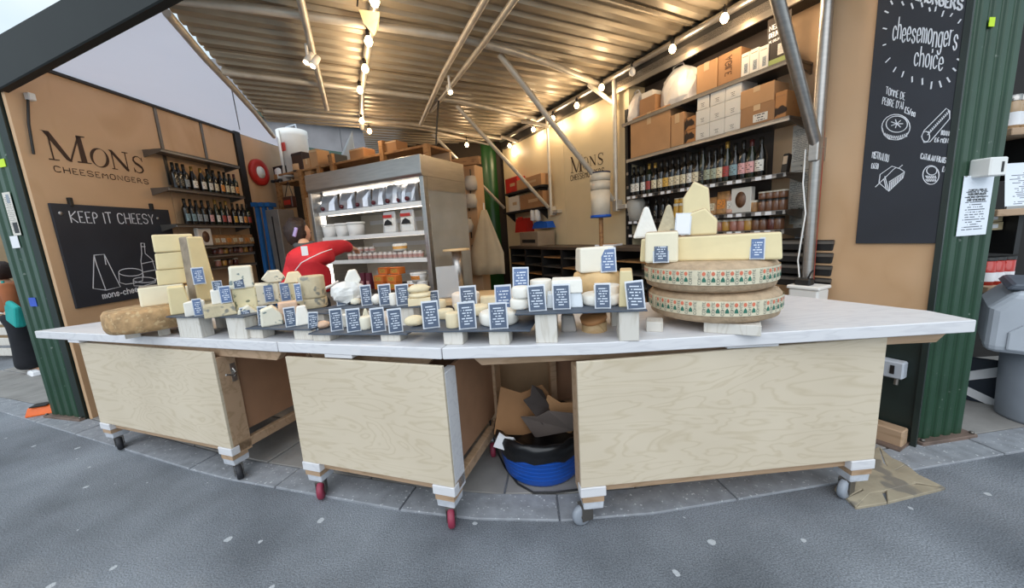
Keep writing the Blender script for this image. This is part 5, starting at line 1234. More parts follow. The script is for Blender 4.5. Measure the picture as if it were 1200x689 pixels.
for i, (xl, xr) in enumerate(((382, 396), (397, 410), (411, 426))): tub(xl, xr, 275, SZ[1], .16, f'white plastic tub, {("left", "middle", "right")[i]} of three on the second fridge shelf', 'white tubs on the second fridge shelf')
# two clear packs with a red strip
for i, (xl, xr) in enumerate(((450, 466), (470, 488))):
    w = fw_(xl, xr, 268); p = fspot((xl + xr) / 2, 268, SZ[1], .10); t = thing('clear_pack', f'clear bag with red strip and black print, {("left", "right")[i]} of two in the fridge', 'pack', p, FX.rz)
    mb = MB(); mb.box((0, 0, .115), (w * .95, .06, .23), top=(.9, .3)); mb.build('sleeve', M_PLASTIC, t, .01)
    MB().box((0, 0, .09), (w * .8, .045, .16)).build('cheese_fill', M_WHITEC, t, .015)
    MB().b2((-w * .32, -.036, .165), (w * .32, -.033, .195)).build('red_strip', M_REDP, t)
    MB().add([(-w * .3, -.034, .09), (w * .3, -.034, .09), (w * .26, -.034, .12), (0, -.034, .15), (-w * .2, -.034, .13)], [(0, 1, 2, 3, 4)]).build('black_print', M_BLACK, t)
# jars on the third shelf
POT = mat('yogurt_pot', 'e4d8cf', .3, var=.06); PLAB = mat('pot_label', 'b98f86', .5, var=.3, scale=30)
def pot(x, y, z, off, r, h, label, group=None):
    p = fspot(x, y, z, off); o = MB().lathe([(0, 0), (r * .9, 0), (r, h * .8), (r, h), (0, h)], 14).build('jar', POT); o.location = p; o.rotation_euler = (0, 0, FX.rz); tag(o, label, 'jar', group)
    MB().lathe([(r * .97, h * .25), (r * 1.01, h * .62)], 14, caps=False).build('label', PLAB, o)
    MB().lathe([(r * 1.06, h * .88), (r * 1.06, h * 1.0), (0, h * 1.02)], 14).build('lid', M_STEEL, o)
for i in range(15): pot(411 + i * 5.9, 300, SZ[2], .12, .033, .085, f'small glass yogurt jar, {ORD[i]} from left in the fridge row', 'yogurt jars in the fridge')
for i, x in enumerate((416, 422, 430, 436)): pot(x, 290, SZ[2] + .088, .13, .033, .06, f'small jar, {ORD[i]} from left, stacked on the yogurt row', 'stacked jars in the fridge')
p = fspot(469, 292, SZ[2] + .089, .13); o = MB().lathe([(0, 0), (.075, 0), (.075, .07), (.07, .075), (0, .075)], 24).build('round_tub', M_WHITEC); o.location = p; tag(o, 'broad round tub lying on top of the yogurt jars', 'tub'); MB().lathe([(.0755, .02), (.0755, .05)], 24, caps=False).build('band', M_PASTEO, o)
# bottom deck: orange boxes, dark packs, white tubs
OB = mat('orange_box', 'd97a35', .55, var=.1, scale=12); zd_ = .965
for i, (x, k, off) in enumerate(((447, 0, .12), (447, 1, .12), (462, 0, .12), (462, 1, .12), (453, 2, .2), (467, 2, .2))):
    p = fspot(x, 327, zd_ + min(k, 1) * .078 + (.02 if k == 2 else 0), off); w = .135
    if k == 2: p.z = zd_ + .157
    t = thing('cracker_box', f'orange cracker box, {("lower", "middle", "top")[k]} {("left" if x < 458 else "right")} one of the pile in the fridge', 'box', p, FX.rz)
    MB().box((0, .0, .038), (w, .1, .075)).build('carton', OB, t, .003); MB().b2((-w*.3, -.0515, .02), (w*.3, -.05, .06)).build('label', lm('yellow'), t)
for i, x in enumerate((418, 426, 433)):
    p = fspot(x, 327, zd_, .13); o = MB().box((0, 0, .09), (.07, .06, .18), top=(.9, .5)).build('packet', mat('dark_packet', ('6a2a3a', '1c1a20', '2a2226')[i], .35)); o.location = p; o.rotation_euler = (0, 0, FX.rz); tag(o, f'dark shiny packet, {ORD[i]} from left at the fridge bottom', 'packet')
    MB().b2((-.02, -.031, .04), (.02, -.029, .09)).build('label', lm('pink'), o)
for i, (xl, xr, y, k) in enumerate(((478, 489, 326, 0), (489, 500, 326, 0), (482, 498, 316, 1))):
    tub(xl, xr, y, zd_ + k * .09, .09, ('white printed tub, left of two at the fridge bottom right', 'white printed tub, right of two at the fridge bottom right', 'white printed tub stacked on two others at the fridge bottom')[i], None, .12, None, lm('orange'))

# ================================================================== STORAGE AT THE BACK LEFT
SF = Frame((-3.78, 6.25), math.degrees(FX.rz)); 
def sh_(x, y, off=0): return SF.hit(x, y, off)
u0, u1 = sh_(321, 195).x, sh_(503, 190).x; zA = (sh_(330, 196).z + sh_(420, 193).z) / 2; zB = sh_(330, 213).z
st = thing('storage_rack', 'wooden storage rack along the back wall behind the fridge', 'rack', SF.w(u0, 0, 0), SF.rz)
L_ = u1 - u0
MB().b2((0, 0, zA - .03), (L_, .5, zA)).build('shelf', M_WARMT, st, .003)
MB().b2((0, 0, zB - .03), (1.3, .5, zB)).build('shelf', M_WARMT, st, .003)
for x, h_ in ((.02, zA), (.62, zA), (sh_(374, 200).x - u0, zA), (sh_(389, 190).x - u0, zA + .13), (sh_(449, 190).x - u0, zA + .15), (L_ - .03, zA)): MB().b2((x - .035, -.02, .0), (x + .035, .05, h_)).build('upright', M_WARMT, st, .003)
MB().b2((0, .46, 0), (L_, .5, zA)).build('back_board', M_PLYO, st)
MB().b2((.64, .0, 1.0), (sh_(374, 200).x - u0, .04, zB - .3)).build('door', M_PLYO, st)
def srack(x, z, off=.2): return SF.w(sh_(x, 190, off).x, off, z)
def spx(px): return px * depth_of(srack(370, zA)) / F_PX
p = srack(347, zA, .3); t = thing('white_barrel', 'large white lidded barrel on top of the storage rack', 'barrel', p, SF.rz); r = spx(16.5); hb = z_at(p, 154) - zA
MB().lathe([(0, 0), (r * .95, 0), (r, hb * .85), (r * 1.03, hb * .86), (r * 1.03, hb), (0, hb * 1.03)], 28).build('drum', M_WHITEP, t)
MB().tube([(-r * .6, 0, hb), (-r * .55, 0, hb * 1.12), (r * .55, 0, hb * 1.12), (r * .6, 0, hb)], .012, 6).build('handle', M_GREYP, t)
MB().b2((r * .1, -r * 1.03, hb * .5), (r * .5, -r * .99, hb * .68)).build('red_sticker', M_REDP, t)
p = srack(331, zA, .05); o = MB().lathe([(0, 0), (.022, 0), (.022, spx(50)), (0, spx(50))], 12).build('white_pole', M_WHITEP); o.location = p; tag(o, 'thin white pole standing on the storage rack left of the barrel', 'pole')
for i, (xl, xr, yb, yt, m, lb) in enumerate(((321, 343, 190, 180, M_BLACK, 'low black crate at the left end of the storage rack top'), (345, 367, 186, 166, mat('brown_case', '3a261c', .5), 'dark brown case before the white barrel'), (368, 383, 184, 165, M_KRAFT, 'tall cardboard carton right of the dark brown case'), (390, 403, 183, 173, mat('navy_tray', '20262e', .5), 'dark tray on the storage rack beside the plastic sheet'), (414, 438, 179, 169, M_KRAFTD, 'flat cardboard box over the fridge, left'), (452, 476, 178, 168, M_KRAFTD, 'flat cardboard box over the fridge, right'))):
    w = spx(xr - xl) * .85; h_ = spx(yb - yt); p = srack((xl + xr) / 2, zA, .14)
    t = thing('storage_box', lb, 'box', p, SF.rz); MB().box((0, 0, h_ / 2), (w, .22, h_), top=(1.02, 1.02)).build('body', m, t, .006); MB().b2((-w*.5, -.115, h_*.85), (w*.5, -.11, h_*.93)).build('rim', M_TAPE if m in (M_KRAFT, M_KRAFTD) else M_BLACK, t)
p = srack(405, zA, .35); o = MB().add([(-.16, 0, 0), (.2, .02, 0), (.22, 0, .5), (-.1, .03, .22)], [(0, 1, 2, 3)]).build('plastic_sheet', mat('crinkled_film', 'c3d0da', .2, bump=.6, bscale=12, alpha=.8)); o.location = p; o.rotation_euler = (0, 0, SF.rz); tag(o, 'crinkled clear plastic sheet sticking up on the storage rack', 'sheet'); o.modifiers.new('t', 'SOLIDIFY').thickness = .004
p = srack(329, zB, .1); t = thing('tape_dispenser', 'white rounded dispenser on the second rack shelf', 'dispenser', p, SF.rz)
MB().lathe([(0, 0), (spx(8), 0), (spx(8), spx(15)), (spx(6), spx(17)), (0, spx(17))], 20).build('body', M_WHITEP, t); MB().lathe([(spx(4), .02), (spx(9), .03), (0, .1)], 12, (spx(12), 0, .05)).build('funnel', M_WHITEP, t)
for k in range(3): MB().lathe([(0, -.02), (.03, -.02), (.03, .02), (0, .02)], 10, (-.08 + k * .1, -.13, .02)).build('foot', M_BLACK, t)
p = srack(352, zB, .12); o = MB().lathe([(0, 0), (spx(9), 0), (spx(9), spx(17)), (0, spx(17))], 20).build('paper_drum', M_KRAFT); o.location = p; tag(o, 'round brown paper drum on the second rack shelf', 'drum'); MB().lathe([(spx(9.3), spx(8)), (spx(9.3), spx(10))], 20, caps=False).build('band', M_BLACK, o)
p = srack(366, zB, .12); o = MB().box((0, 0, spx(10)), (spx(11), .2, spx(20))).build('cardboard_box', M_KRAFT); o.location = p; o.rotation_euler = (0, 0, SF.rz); tag(o, 'upright cardboard box at the right of the second rack shelf', 'box'); MB().b2((-.02, -.102, spx(14)), (.02, -.1, spx(20))).build('tape', M_TAPE, o)
h = sh_(341, 237, -.03); t = thing('radio', 'small brown radio hanging by a cord on the rack door', 'radio', SF.w(h.x, -.05, h.z - .1), SF.rz)
MB().box((0, 0, .1), (spx(17), .08, spx(13))).build('case', mat('radio_brown', '4a2a20', .4), t, .01); MB().b2((-.08, -.045, .06), (.08, -.04, .13)).build('display', M_REDP, t); MB().tube([(-.1, 0, .18), (0, .02, .42), (.1, 0, .18)], .006, 6).build('cord', M_BLACK, t)
# blue folded trestles and a grey panel by the far left wall
for i, (x, dx) in enumerate(((301, 0), (309, .06), (317, .12))):
    a = LF.hit(x, 240, -.22 - dx); b = LF.hit(x + 10, 322, -.3 - dx)
    o = MB().tube([LF.w(a.x, a.y, a.z), LF.w(b.x, b.y, .02)], .035, 4, smooth=False).build('blue_pole', mat('blue_steel', '1f5a94', .4, var=.1)); tag(o, f'blue steel prop, {ORD[i]} from left leaning at the far left wall', 'prop')
    MB().box(LF.w(a.x, a.y, a.z), (.16, .07, .06), LF.rz).build('head_plate', MATS['blue_steel'], o)
a, b = on_y(311, 246, 5.6), on_y(337, 292, 5.6)
t = thing('metal_cabinet', 'grey metal cabinet behind the red jersey', 'cabinet', ((a.x + b.x) / 2, 5.75, 0), -.25); MB().box((0, 0, a.z / 2), (b.x - a.x, .3, a.z)).build('body', mat('grey_cabinet', '837d78', .45, .3), t, .006); MB().b2((-.01, -.156, .1), (.01, -.15, a.z - .1)).build('door_seam', M_BLACK, t)

# ================================================================== BACK RIGHT: cupboard, apron, bench, shelves
def upbox(name, xl, xr, yt, Y, dep, label, cat, m, rz=-.35, z0=0.0):
    a, b = on_y(xl, yt, Y), on_y(xr, yt, Y); w = (b - a).length; t = thing(name, label, cat, ((a.x + b.x) / 2, Y + dep / 2, z0), rz); h_ = (a.z + b.z) / 2 - z0
    MB().box((0, 0, h_ / 2), (w, dep, h_)).build('body', m, t, .005); return t, w, h_
t, w, h_ = upbox('tall_cupboard', 529, 561, 194, 5.6, .3, 'tall plywood cupboard with dark hand slots right of the fridge', 'cupboard', M_PLYO)
for k in range(5):
    for s_ in (-.2, .15): MB().b2((w * s_, -.155, h_ - .55 - k * .2 - .1 * (s_ > 0)), (w * s_ + .02, -.15, h_ - .45 - k * .2 - .1 * (s_ > 0))).build('hand_slot', M_BLACK, t)
t, w, h_ = upbox('timber_post', 515, 523, 188, 5.3, .1, 'dark timber post with crossbar beside the fridge', 'post', M_WARMT); MB().b2((-.5, -.04, h_ - .1), (.55, .04, h_)).build('crossbar', M_WARMT, t)
a = on_y(567, 246, 5.4); t = thing('apron', 'cream apron hanging before the green column', 'apron', (a.x, 5.4, 0), -.1); zt, zb_ = a.z, on_y(567, 322, 5.4).z
n = 9; vs = []
for i in range(7):
    q = i / 6
    for k in range(n):
        x = (k / (n - 1) - .5) * (.08 + .42 * min(1, q * 1.5)); vs.append((x, .03 * math.sin(k * 2.1 + q) * q, zt + (zb_ - zt) * q))
o = MB().add(vs, [(i*n+k, i*n+k+1, (i+1)*n+k+1, (i+1)*n+k) for i in range(6) for k in range(n-1)], 0, True).build('cloth', mat('cream_cloth', 'cdbb9c', .85, var=.06), t); o.modifiers.new('t', 'SOLIDIFY').thickness = .008
MB().tube([(0, 0, zt), (0, .02, zt + .1)], .012, 6).build('neck_strap', M_WHITEP, t)
for i, (x, y) in enumerate(((552, 215), (552, 236), (547, 265))):
    a = on_y(x, y, 5.5); o = MB().lathe([(0, -.1), (.08, -.09), (.1, 0), (.07, .1), (0, .11)], 10, jit=.15).build('hanging_cloth', mat('white_cloth', 'b9b2a8', .85)); o.location = a; tag(o, f'crumpled white cloth, {ORD[i]} from the top, hanging beside the cupboard', 'cloth'); MB().tube([(0, 0, .1), (0, .03, .2)], .008, 6).build('loop', M_BLACK, o)
# preparation table with a wooden top and a clear screen
tb = thing('prep_table', 'preparation table with a pale wooden top behind the cheeses', 'table', (.02, 3.5, 0), .03)
MB().b2((-.66, -.25, .885), (.78, .25, .925)).build('table_top', M_WOODL, tb, .004)
for x in (-.6, .73):
    for y in (-.21, .21): MB().b2((x - .025, y - .025, 0), (x + .025, y + .025, .885)).build('leg', M_STEELD, tb)
MB().b2((-.62, -.22, .3), (.76, .22, .32)).build('lower_shelf', M_STEELD, tb)
a, b = on_y(532, 300, 3.58), on_y(541, 333, 3.58); r = .048
t = thing('steel_cylinder', 'steel canister under a round wooden board by the fridge', 'canister', (on_y(537, 320, 3.58).x, 3.58, .925))
hc = on_y(536, 294, 3.58).z - .925
MB().lathe([(0, 0), (r, 0), (r, hc), (0, hc)], 20).build('can', M_STEEL, t); MB().lathe([(0, hc), (.13, hc + .002), (.13, hc + .02), (0, hc + .022)], 24).build('board', M_WOODL, t)
t = thing('clear_screen', 'small bent clear screen leaning by the steel canister', 'screen', (on_y(525, 333, 3.42).x, 3.42, .925), .2)
MB().b2((-.1, 0, 0), (.1, .006, .3)).build('pane', M_PLASTIC, t); MB().b2((-.12, -.03, 0), (.12, .03, .01)).build('foot', M_STEEL, t)
# dark bench along the cream wall
hA = RF.hit(602, 291, .35); hB = RF.hit(742, 283, .35); bu0, bu1 = RF.hit(760, 285, .35).x, min(5.2, RF.hit(598, 291, .35).x); zbn = (RF.hit(640, 291, .35).z + RF.hit(720, 287, .35).z) / 2
bn = thing('back_bench', 'long dark bench with slatted compartments under the cream wall', 'bench', RF.w(bu0, -.05, 0), RF.rz); Lb = bu1 - bu0
MB().b2((0, 0, zbn - .04), (Lb, .42, zbn)).build('bench_top', mat('dark_bench', '4a3d33', .5), bn, .004)
for k in range(7):
    x = Lb * k / 6; MB().b2((max(0, x - .02), 0, 0), (min(Lb, x + .02), .4, zbn - .04)).build('divider', M_BLACK, bn)
for k in range(6):
    for j in range(4): MB().b2((Lb * k / 6 + .02, .02, zbn - .16 - .13 * j), (Lb * (k + 1) / 6 - .02, .38 + .02 * (j % 2), zbn - .145 - .13 * j)).build('slat', M_WARMT if (k + j) % 3 == 0 else M_STEELD, bn)
h = RF.hit(620, 284, .15); t = thing('grey_box', 'low grey box at the far end of the dark bench', 'box', RF.w(RF.hit(626, 284, .2).x, .15, zbn), RF.rz); MB().box((0, 0, .11), (.55, .3, .22)).build('body', mat('taupe_box', '8b7a66', .6), t, .006); MB().b2((-.2, .151, .05), (.2, .153, .1)).build('slot', M_BLACK, t)
h = RF.hit(717, 282, .1); o = MB().box((0, 0, .01), (.25, .2, .02)).build('paper_pad', M_PAPER); o.location = RF.w(h.x, .15, zbn); o.rotation_euler = (0, 0, RF.rz + .3); tag(o, 'white paper pad lying on the dark bench', 'paper'); MB().b2((-.1, -.08, .02), (.1, .08, .023)).build('sheet', M_KRAFT, o)
# barrel on a post before the MONS lettering
h0 = RF.hit(704, 248, .25); hb_ = RF.hit(704, 255, .25).z; ht_ = RF.hit(703, 217, .25).z; r = 13 * depth_of(RF.w(h0.x, .25, 2)) / F_PX * .85
t = thing('white_tub_stack', 'stack of white tubs on a blue-rimmed post before the lettering', 'tub', RF.w(h0.x, .25, zbn), RF.rz)
MB().tube([(0, 0, 0), (0, 0, hb_ - zbn)], .025, 8).build('post', M_WARMT, t); MB().lathe([(0, hb_ - zbn), (r * 1.1, hb_ - zbn), (r * 1.1, hb_ - zbn + .03), (0, hb_ - zbn + .03)], 24).build('blue_rim', M_BLUEP, t)
H2 = ht_ - hb_ + .13
for k, (q0, q1) in enumerate(((.03, .62), (.63, .82), (.83, 1.0))): MB().lathe([(0, hb_ - zbn + H2 * q0), (r * (1 + .03 * k), hb_ - zbn + H2 * q0), (r * (1 + .03 * k), hb_ - zbn + H2 * q1), (0, hb_ - zbn + H2 * q1)], 24).build('tub', mat('ivory_tub', 'd9cdb8', .45), t)
MB().lathe([(r * 1.08, hb_ - zbn + H2 * .99), (r * 1.08, hb_ - zbn + H2 * 1.02), (0, hb_ - zbn + H2 * 1.02)], 24).build('lid_rim', mat('navy_rim', '2a2f4a', .4), t)
FO = .3
while RF.hit(636, 222, FO).x < UP[1] + .05 and FO > 0: FO -= .01
# far shelves on the cream wall with boxes
for i, (y, nm) in enumerate(((222, 'upper'), (246, 'lower'))):
    z = RF.hit(612, y, FO).z; u0, u1 = RF.hit(634, y, FO).x, RF.hit(590, y, FO).x
    t = thing('dark_shelf', f'dark {nm} shelf at the far end of the cream wall', 'shelf', RF.w(u0, -.08, z - .03), RF.rz); MB().b2((0, 0, 0), (u1 - u0, FO + .08, .03)).build('plank', M_BLACK, t)
    for x in (.1, u1 - u0 - .1): MB().prism([(0, 0), (FO + .07, 0), (0, -.15)], x - .01, x + .01, 'x').build('bracket', M_BLACK, t)
    for j, (xl, xr, yt, m, lb) in enumerate((((605, 634, 207, M_KRAFT, 'cardboard box on the upper far shelf'), (592, 606, 208, M_REDP, 'red box on the upper far shelf')), ((609, 636, 226, M_KRAFTD, 'cardboard box on the lower far shelf'), (596, 608, 230, M_CARTON, 'pale carton on the lower far shelf')))[i]):
        a, b = RF.hit(xr, y, FO), RF.hit(xl, y, FO); h_ = RF.hit((xl + xr) / 2, yt, FO).z - z
        q = thing('storage_box', lb, 'box', RF.w((a.x + b.x) / 2, (FO - .08) / 2, z), RF.rz); MB().box((0, 0, h_ / 2), (b.x - a.x, FO + .06, h_)).build('body', m, q, .004); MB().b2((-(b.x-a.x)*.3, FO / 2 + .03, h_*.4), ((b.x-a.x)*.1, FO / 2 + .032, h_*.6)).build('label', M_TAPE, q)
for i, x in enumerate((623, 628)):
    h = RF.hit(x, 252, FO); o = MB().lathe([(0, 0), (.05, .02), (.045, .16), (.02, .2), (0, .2)], 12).build('scoop', M_WHITEP); o.location = RF.w(h.x, FO - .03, h.z - .1); tag(o, f'{("left", "right")[i]} of two white scoops hanging under the far shelf', 'scoop'); MB().tube([(0, 0, .2), (0, 0, .26)], .008, 6).build('handle', M_WHITEP, o)
for xl, xr, yt, yb, m, nm, lb in ((602, 616, 257, 272, M_REDP, 'red_sack', 'red bag hanging in the dark corner near the column'), (622, 640, 261, 267, M_BLUEP, 'blue_tray', 'blue tray on the box at the far bench end')):
    a, b = RF.hit(xr, yb, FO), RF.hit(xl, yb, FO); h_ = RF.hit(xl, yt, FO).z - a.z
    o = MB().box((0, 0, h_ / 2), (b.x - a.x, .15, h_), top=(.8, .8)).build(nm, m); o.location = RF.w((a.x + b.x) / 2, FO - .1, a.z); o.rotation_euler = (0, 0, RF.rz); tag(o, lb, 'bag' if m is M_REDP else 'tray'); MB().b2((-(b.x-a.x)*.2, .07, h_*.9), ((b.x-a.x)*.2, .08, h_*1.1)).build('handle', m, o)

# ================================================================== PEOPLE
def skin_obj(name, pts, edges, radii, m, parent=None, root=0, sub=2, world=True):
    me = bpy.data.meshes.new(name); me.from_pydata([tuple(p) for p in pts], edges, []); me.materials.append(m)
    o = link(name, me, parent, 0, world)
    o.modifiers.new('skin', 'SKIN')
    for i, r in enumerate(radii):
        me.skin_vertices[0].data[i].radius = r if isinstance(r, tuple) else (r, r)
        me.skin_vertices[0].data[i].use_root = (i == root)
    s = o.modifiers.new('smooth', 'SUBSURF'); s.levels = sub; s.render_levels = sub
    o.modifiers['skin'].use_smooth_shade = True
    return o
def V(*a): return Vector(a)
def hand(pts, edges, rad, wrist, d, up, side):
    """palm and five bent fingers from index `wrist`; d = pointing direction, up = back of the hand, side = towards the thumb"""
    w = Vector(pts[wrist]); d = d.normalized(); up = up.normalized(); side = side.normalized()
    pts.append(w + d * .055); rad.append((.034, .02)); edges.append((wrist, len(pts) - 1)); palm = len(pts) - 1
    for k, L in enumerate((.07, .078, .073, .058)):
        o = side * (.03 - .02 * k); b = w + d * .085 + o
        pts.append(b); rad.append(.0095); edges.append((palm, len(pts) - 1))
        pts.append(b + d * L * .5 - up * .012); rad.append(.0085); edges.append((len(pts) - 2, len(pts) - 1))
        pts.append(b + d * L * .8 - up * .04); rad.append(.007); edges.append((len(pts) - 2, len(pts) - 1))
    pts.append(w + d * .035 + side * .04 - up * .01); rad.append(.011); edges.append((palm, len(pts) - 1))
    pts.append(w + d * .07 + side * .055 - up * .025); rad.append(.008); edges.append((len(pts) - 2, len(pts) - 1))
def head_mesh(name, c, R, parent, m, face):
    """ovoid head with brow, nose, mouth, ears; face = unit direction of the face (horizontal)"""
    T = Matrix.Translation(c) @ Matrix.Rotation(math.atan2(face.y, face.x) - PI/2, 4, 'Z')
    b = MB(); n, k = 20, 14; vs = []
    for j in range(k + 1):
        ph = -PI/2 + PI * j / k
        for i in range(n):
            a = 2 * PI * i / n; x, y, z = math.cos(ph) * math.cos(a), math.cos(ph) * math.sin(a), math.sin(ph)
            w = .78 if z < 0 else .8
            X = x * R * (w - .16 * max(0, -z)); Y = y * R * (.98 - .1 * max(0, -z)); Z = z * R * 1.22
            if y > .75 and -.35 < z < .15 and abs(x) < .22: Y += R * .16 * (1 - abs(x) / .22) * (1 - abs(z + .12) / .3)
            if y > .6 and .12 < z < .3: Y += R * .03
            if y > .6 and abs(z - .04) < .09 and .2 < abs(x) < .5: Y -= R * .05
            vs.append((X, Y, Z))
    b.add(vs, [(j*n+i, j*n+(i+1) % n, (j+1)*n+(i+1) % n, (j+1)*n+i) for j in range(k) for i in range(n)], 0, True, T)
    for s in (-1, 1): b.lathe([(0, -R*.2), (R*.13, -R*.12), (R*.17, R*.05), (R*.12, R*.2), (0, R*.24)], 10, T=T @ Matrix.Translation((s * R * .8, 0, 0)) @ Matrix.Scale(.45, 4, (1, 0, 0)))
    o = b.build(name, m, parent, world=True)
    e = MB()
    for s in (-1, 1): e.lathe([(0, -.011), (.011, 0), (0, .011)], 10, T=T @ Matrix.Translation((s * R * .33, R * .86, R * .05)))
    e.build('eyes', M_BLACK, o); e.b2
    mo = MB(); mo.add([(-R*.28, R*.86, -R*.62), (R*.28, R*.86, -R*.62), (R*.2, R*.9, -R*.55), (0, R*.92, -R*.57), (-R*.2, R*.9, -R*.55)], [(0, 1, 2, 3, 4)], T=T); mo.build('mouth', mat('lips', 'a8584e', .5), o)
    return o
# ---- the cheesemonger in red, back to the street, reaching into the fridge
J = {}
def jp(n, x, y, Y): J[n] = on_y(x, y, Y)
jp('pel', 366, 352, 3.36); jp('waist', 365, 338, 3.33); jp('chest', 362, 310, 3.32); jp('shb', 361, 297, 3.36); jp('neck', 357, 288, 3.42)
jp('ls', 346, 306, 3.3); jp('le', 338, 338, 3.2); jp('lw', 348, 362, 3.24)
jp('rs', 384, 293, 3.44); jp('re', 402, 288, 3.62); jp('rw', 412, 291, 3.80)
J['hd'] = on_y(351, 274, 3.50)
p0 = J['pel']
per = thing('person', 'person in a red jersey with a lilac hair clip reaching into the fridge', 'person', (p0.x, p0.y, 0))
hx = Vector((.86, -.5, 0)); fw = Vector((.2, .98, 0))
feet = {}
pts = [J['pel'], J['waist'], J['chest'], J['shb'], J['neck'], J['neck'] + (J['hd'] - J['neck']) * .5]; rad = [(.13, .10), (.10, .08), (.10, .08), (.07, .06), .05, .055]; ed = [(0, 1), (1, 2), (2, 3), (3, 4), (4, 5)]
def chain(start, seq):
    k = start
    for p, r in seq: pts.append(p); rad.append(r); ed.append((k, len(pts) - 1)); k = len(pts) - 1
    return k
lw = chain(3, [(J['ls'], .035), (J['le'], .035), (J['lw'], .03)]); rw = chain(3, [(J['rs'], .035), (J['re'], .035), (J['rw'], .03)])
hand(pts, ed, rad, rw, J['rw'] - J['re'], V(0, 0, 1), V(-.6, .3, 0)); hand(pts, ed, rad, lw, J['lw'] - J['le'], V(-1, 0, 0), V(.3, .8, 0))
for s in (-1, 1):
    h = p0 + hx * s * .1 - V(0, 0, .06); k = V(p0.x, p0.y, .5) + hx * s * .11 + fw * .05; a = V(p0.x, p0.y, .09) + hx * s * .12 - fw * .02
    kk = chain(0, [(h, .085), (k, .06), (a, .04)]); chain(kk, [(a + fw * .16 - V(0, 0, .055), .035)])
skin_obj('body', pts, ed, rad, M_SKIN, per)
# jersey
pts = [J['waist'] - V(0, 0, .06), J['waist'], J['chest'], J['shb'], J['neck'] - V(0, 0, .02)]; rad = [(.19, .16), (.18, .15), (.21, .17), (.165, .13), .08]; ed = [(0, 1), (1, 2), (2, 3), (3, 4)]
chain(3, [(J['shb'] * .5 + J['ls'] * .5 + V(0, 0, -.02), .12), (J['ls'], .088), (J['ls'] * .5 + J['le'] * .5, .082), (J['le'], .072), (J['lw'] * .75 + J['le'] * .25, .055)]); chain(3, [(J['rs'], .09), (J['re'], .068), (J['rw'] * .8 + J['re'] * .2, .05)])
jer = skin_obj('jersey', pts, ed, rad, M_RED, per)
bk = Vector((-p0.x, -p0.y, 0)).normalized()      # towards the street
def onback(x, y, Y=3.12): return on_y(x, y, Y)
MB().tube([on_y(346, 317, 3.16), on_y(353, 308, 3.12), on_y(364, 302, 3.13), on_y(377, 296, 3.2), on_y(389, 292, 3.33)], .004, 6).build('piping', M_PAPER, per, world=True)
MB().tube([on_y(381, 338, 3.2), on_y(388, 335, 3.26), on_y(396, 330, 3.36)], .014, 6).build('apron_string', M_PAPER, per, world=True)
lg = on_y(357, 294, 3.2); MB().box(lg, (.05, .012, .08), .3).build('back_logo', M_PAPER, per, world=True)
MB().tube([J['neck'] + V(.07 * math.cos(a), .06 * math.sin(a), .01 + .01 * math.sin(a)) for a in [2 * PI * i / 12 for i in range(13)]], .026, 8).build('collar', mat('grey_collar', '4c4f50', .85), per, world=True)
pts = [p0, p0 + hx * .1 - V(0, 0, .06)]
for s in (-1, 1): pass
pts = [p0 + V(0, 0, .05), p0]; rad = [(.17, .13), (.165, .13)]; ed = [(0, 1)]
for s in (-1, 1):
    h = p0 + hx * s * .1 - V(0, 0, .08); k = V(p0.x, p0.y, .5) + hx * s * .11 + fw * .05; a = V(p0.x, p0.y, .1) + hx * s * .12 - fw * .02; chain(1, [(h, .105), (k, .082), (a, .065)])
skin_obj('trousers', pts, ed, rad, mat('dark_trousers', '23242a', .85), per)
for s in (-1, 1): MB().box(V(p0.x, p0.y, .045) + hx * s * .12 + fw * .06, (.1, .27, .09), math.atan2(fw.y, fw.x) - PI/2, top=(.8, .75)).build('shoe', M_BLACK, per, .02, world=True)
fc_ = Vector((.55, .83, 0)).normalized()
hd = head_mesh('head', J['hd'], .098, per, M_SKIN, fc_)
hb = MB(); Th = Matrix.Translation(J['hd'] - fc_ * .02 + V(0, 0, .015)); vs = []; n, k = 18, 10
for j in range(k + 1):
    ph = -PI * .3 + PI * .8 * j / k
    for i in range(n):
        a = 2 * PI * i / n; r = .11 * (1 + rnd.uniform(-.12, .1)); dx, dy = math.cos(a), math.sin(a)
        back = -(dx * fc_.x + dy * fc_.y); low = math.sin(ph)
        r *= 1.0 if back > -.35 or low > .45 else .72
        vs.append((r * math.cos(ph) * dx * .97, r * math.cos(ph) * dy * .97, r * 1.2 * math.sin(ph)))
hb.add(vs, [(j*n+i, j*n+(i+1) % n, (j+1)*n+(i+1) % n, (j+1)*n+i) for j in range(k) for i in range(n)] + [tuple(range(k*n, k*n+n))], 0, True, Th); hb.build('hair', M_HAIR, per, world=True)
cl = on_y(346, 272, 3.385); MB().box(cl, (.03, .02, .085), .3, ry=.35).build('hair_clip', mat('lilac', 'b9a6d8', .4), per, .006, world=True)
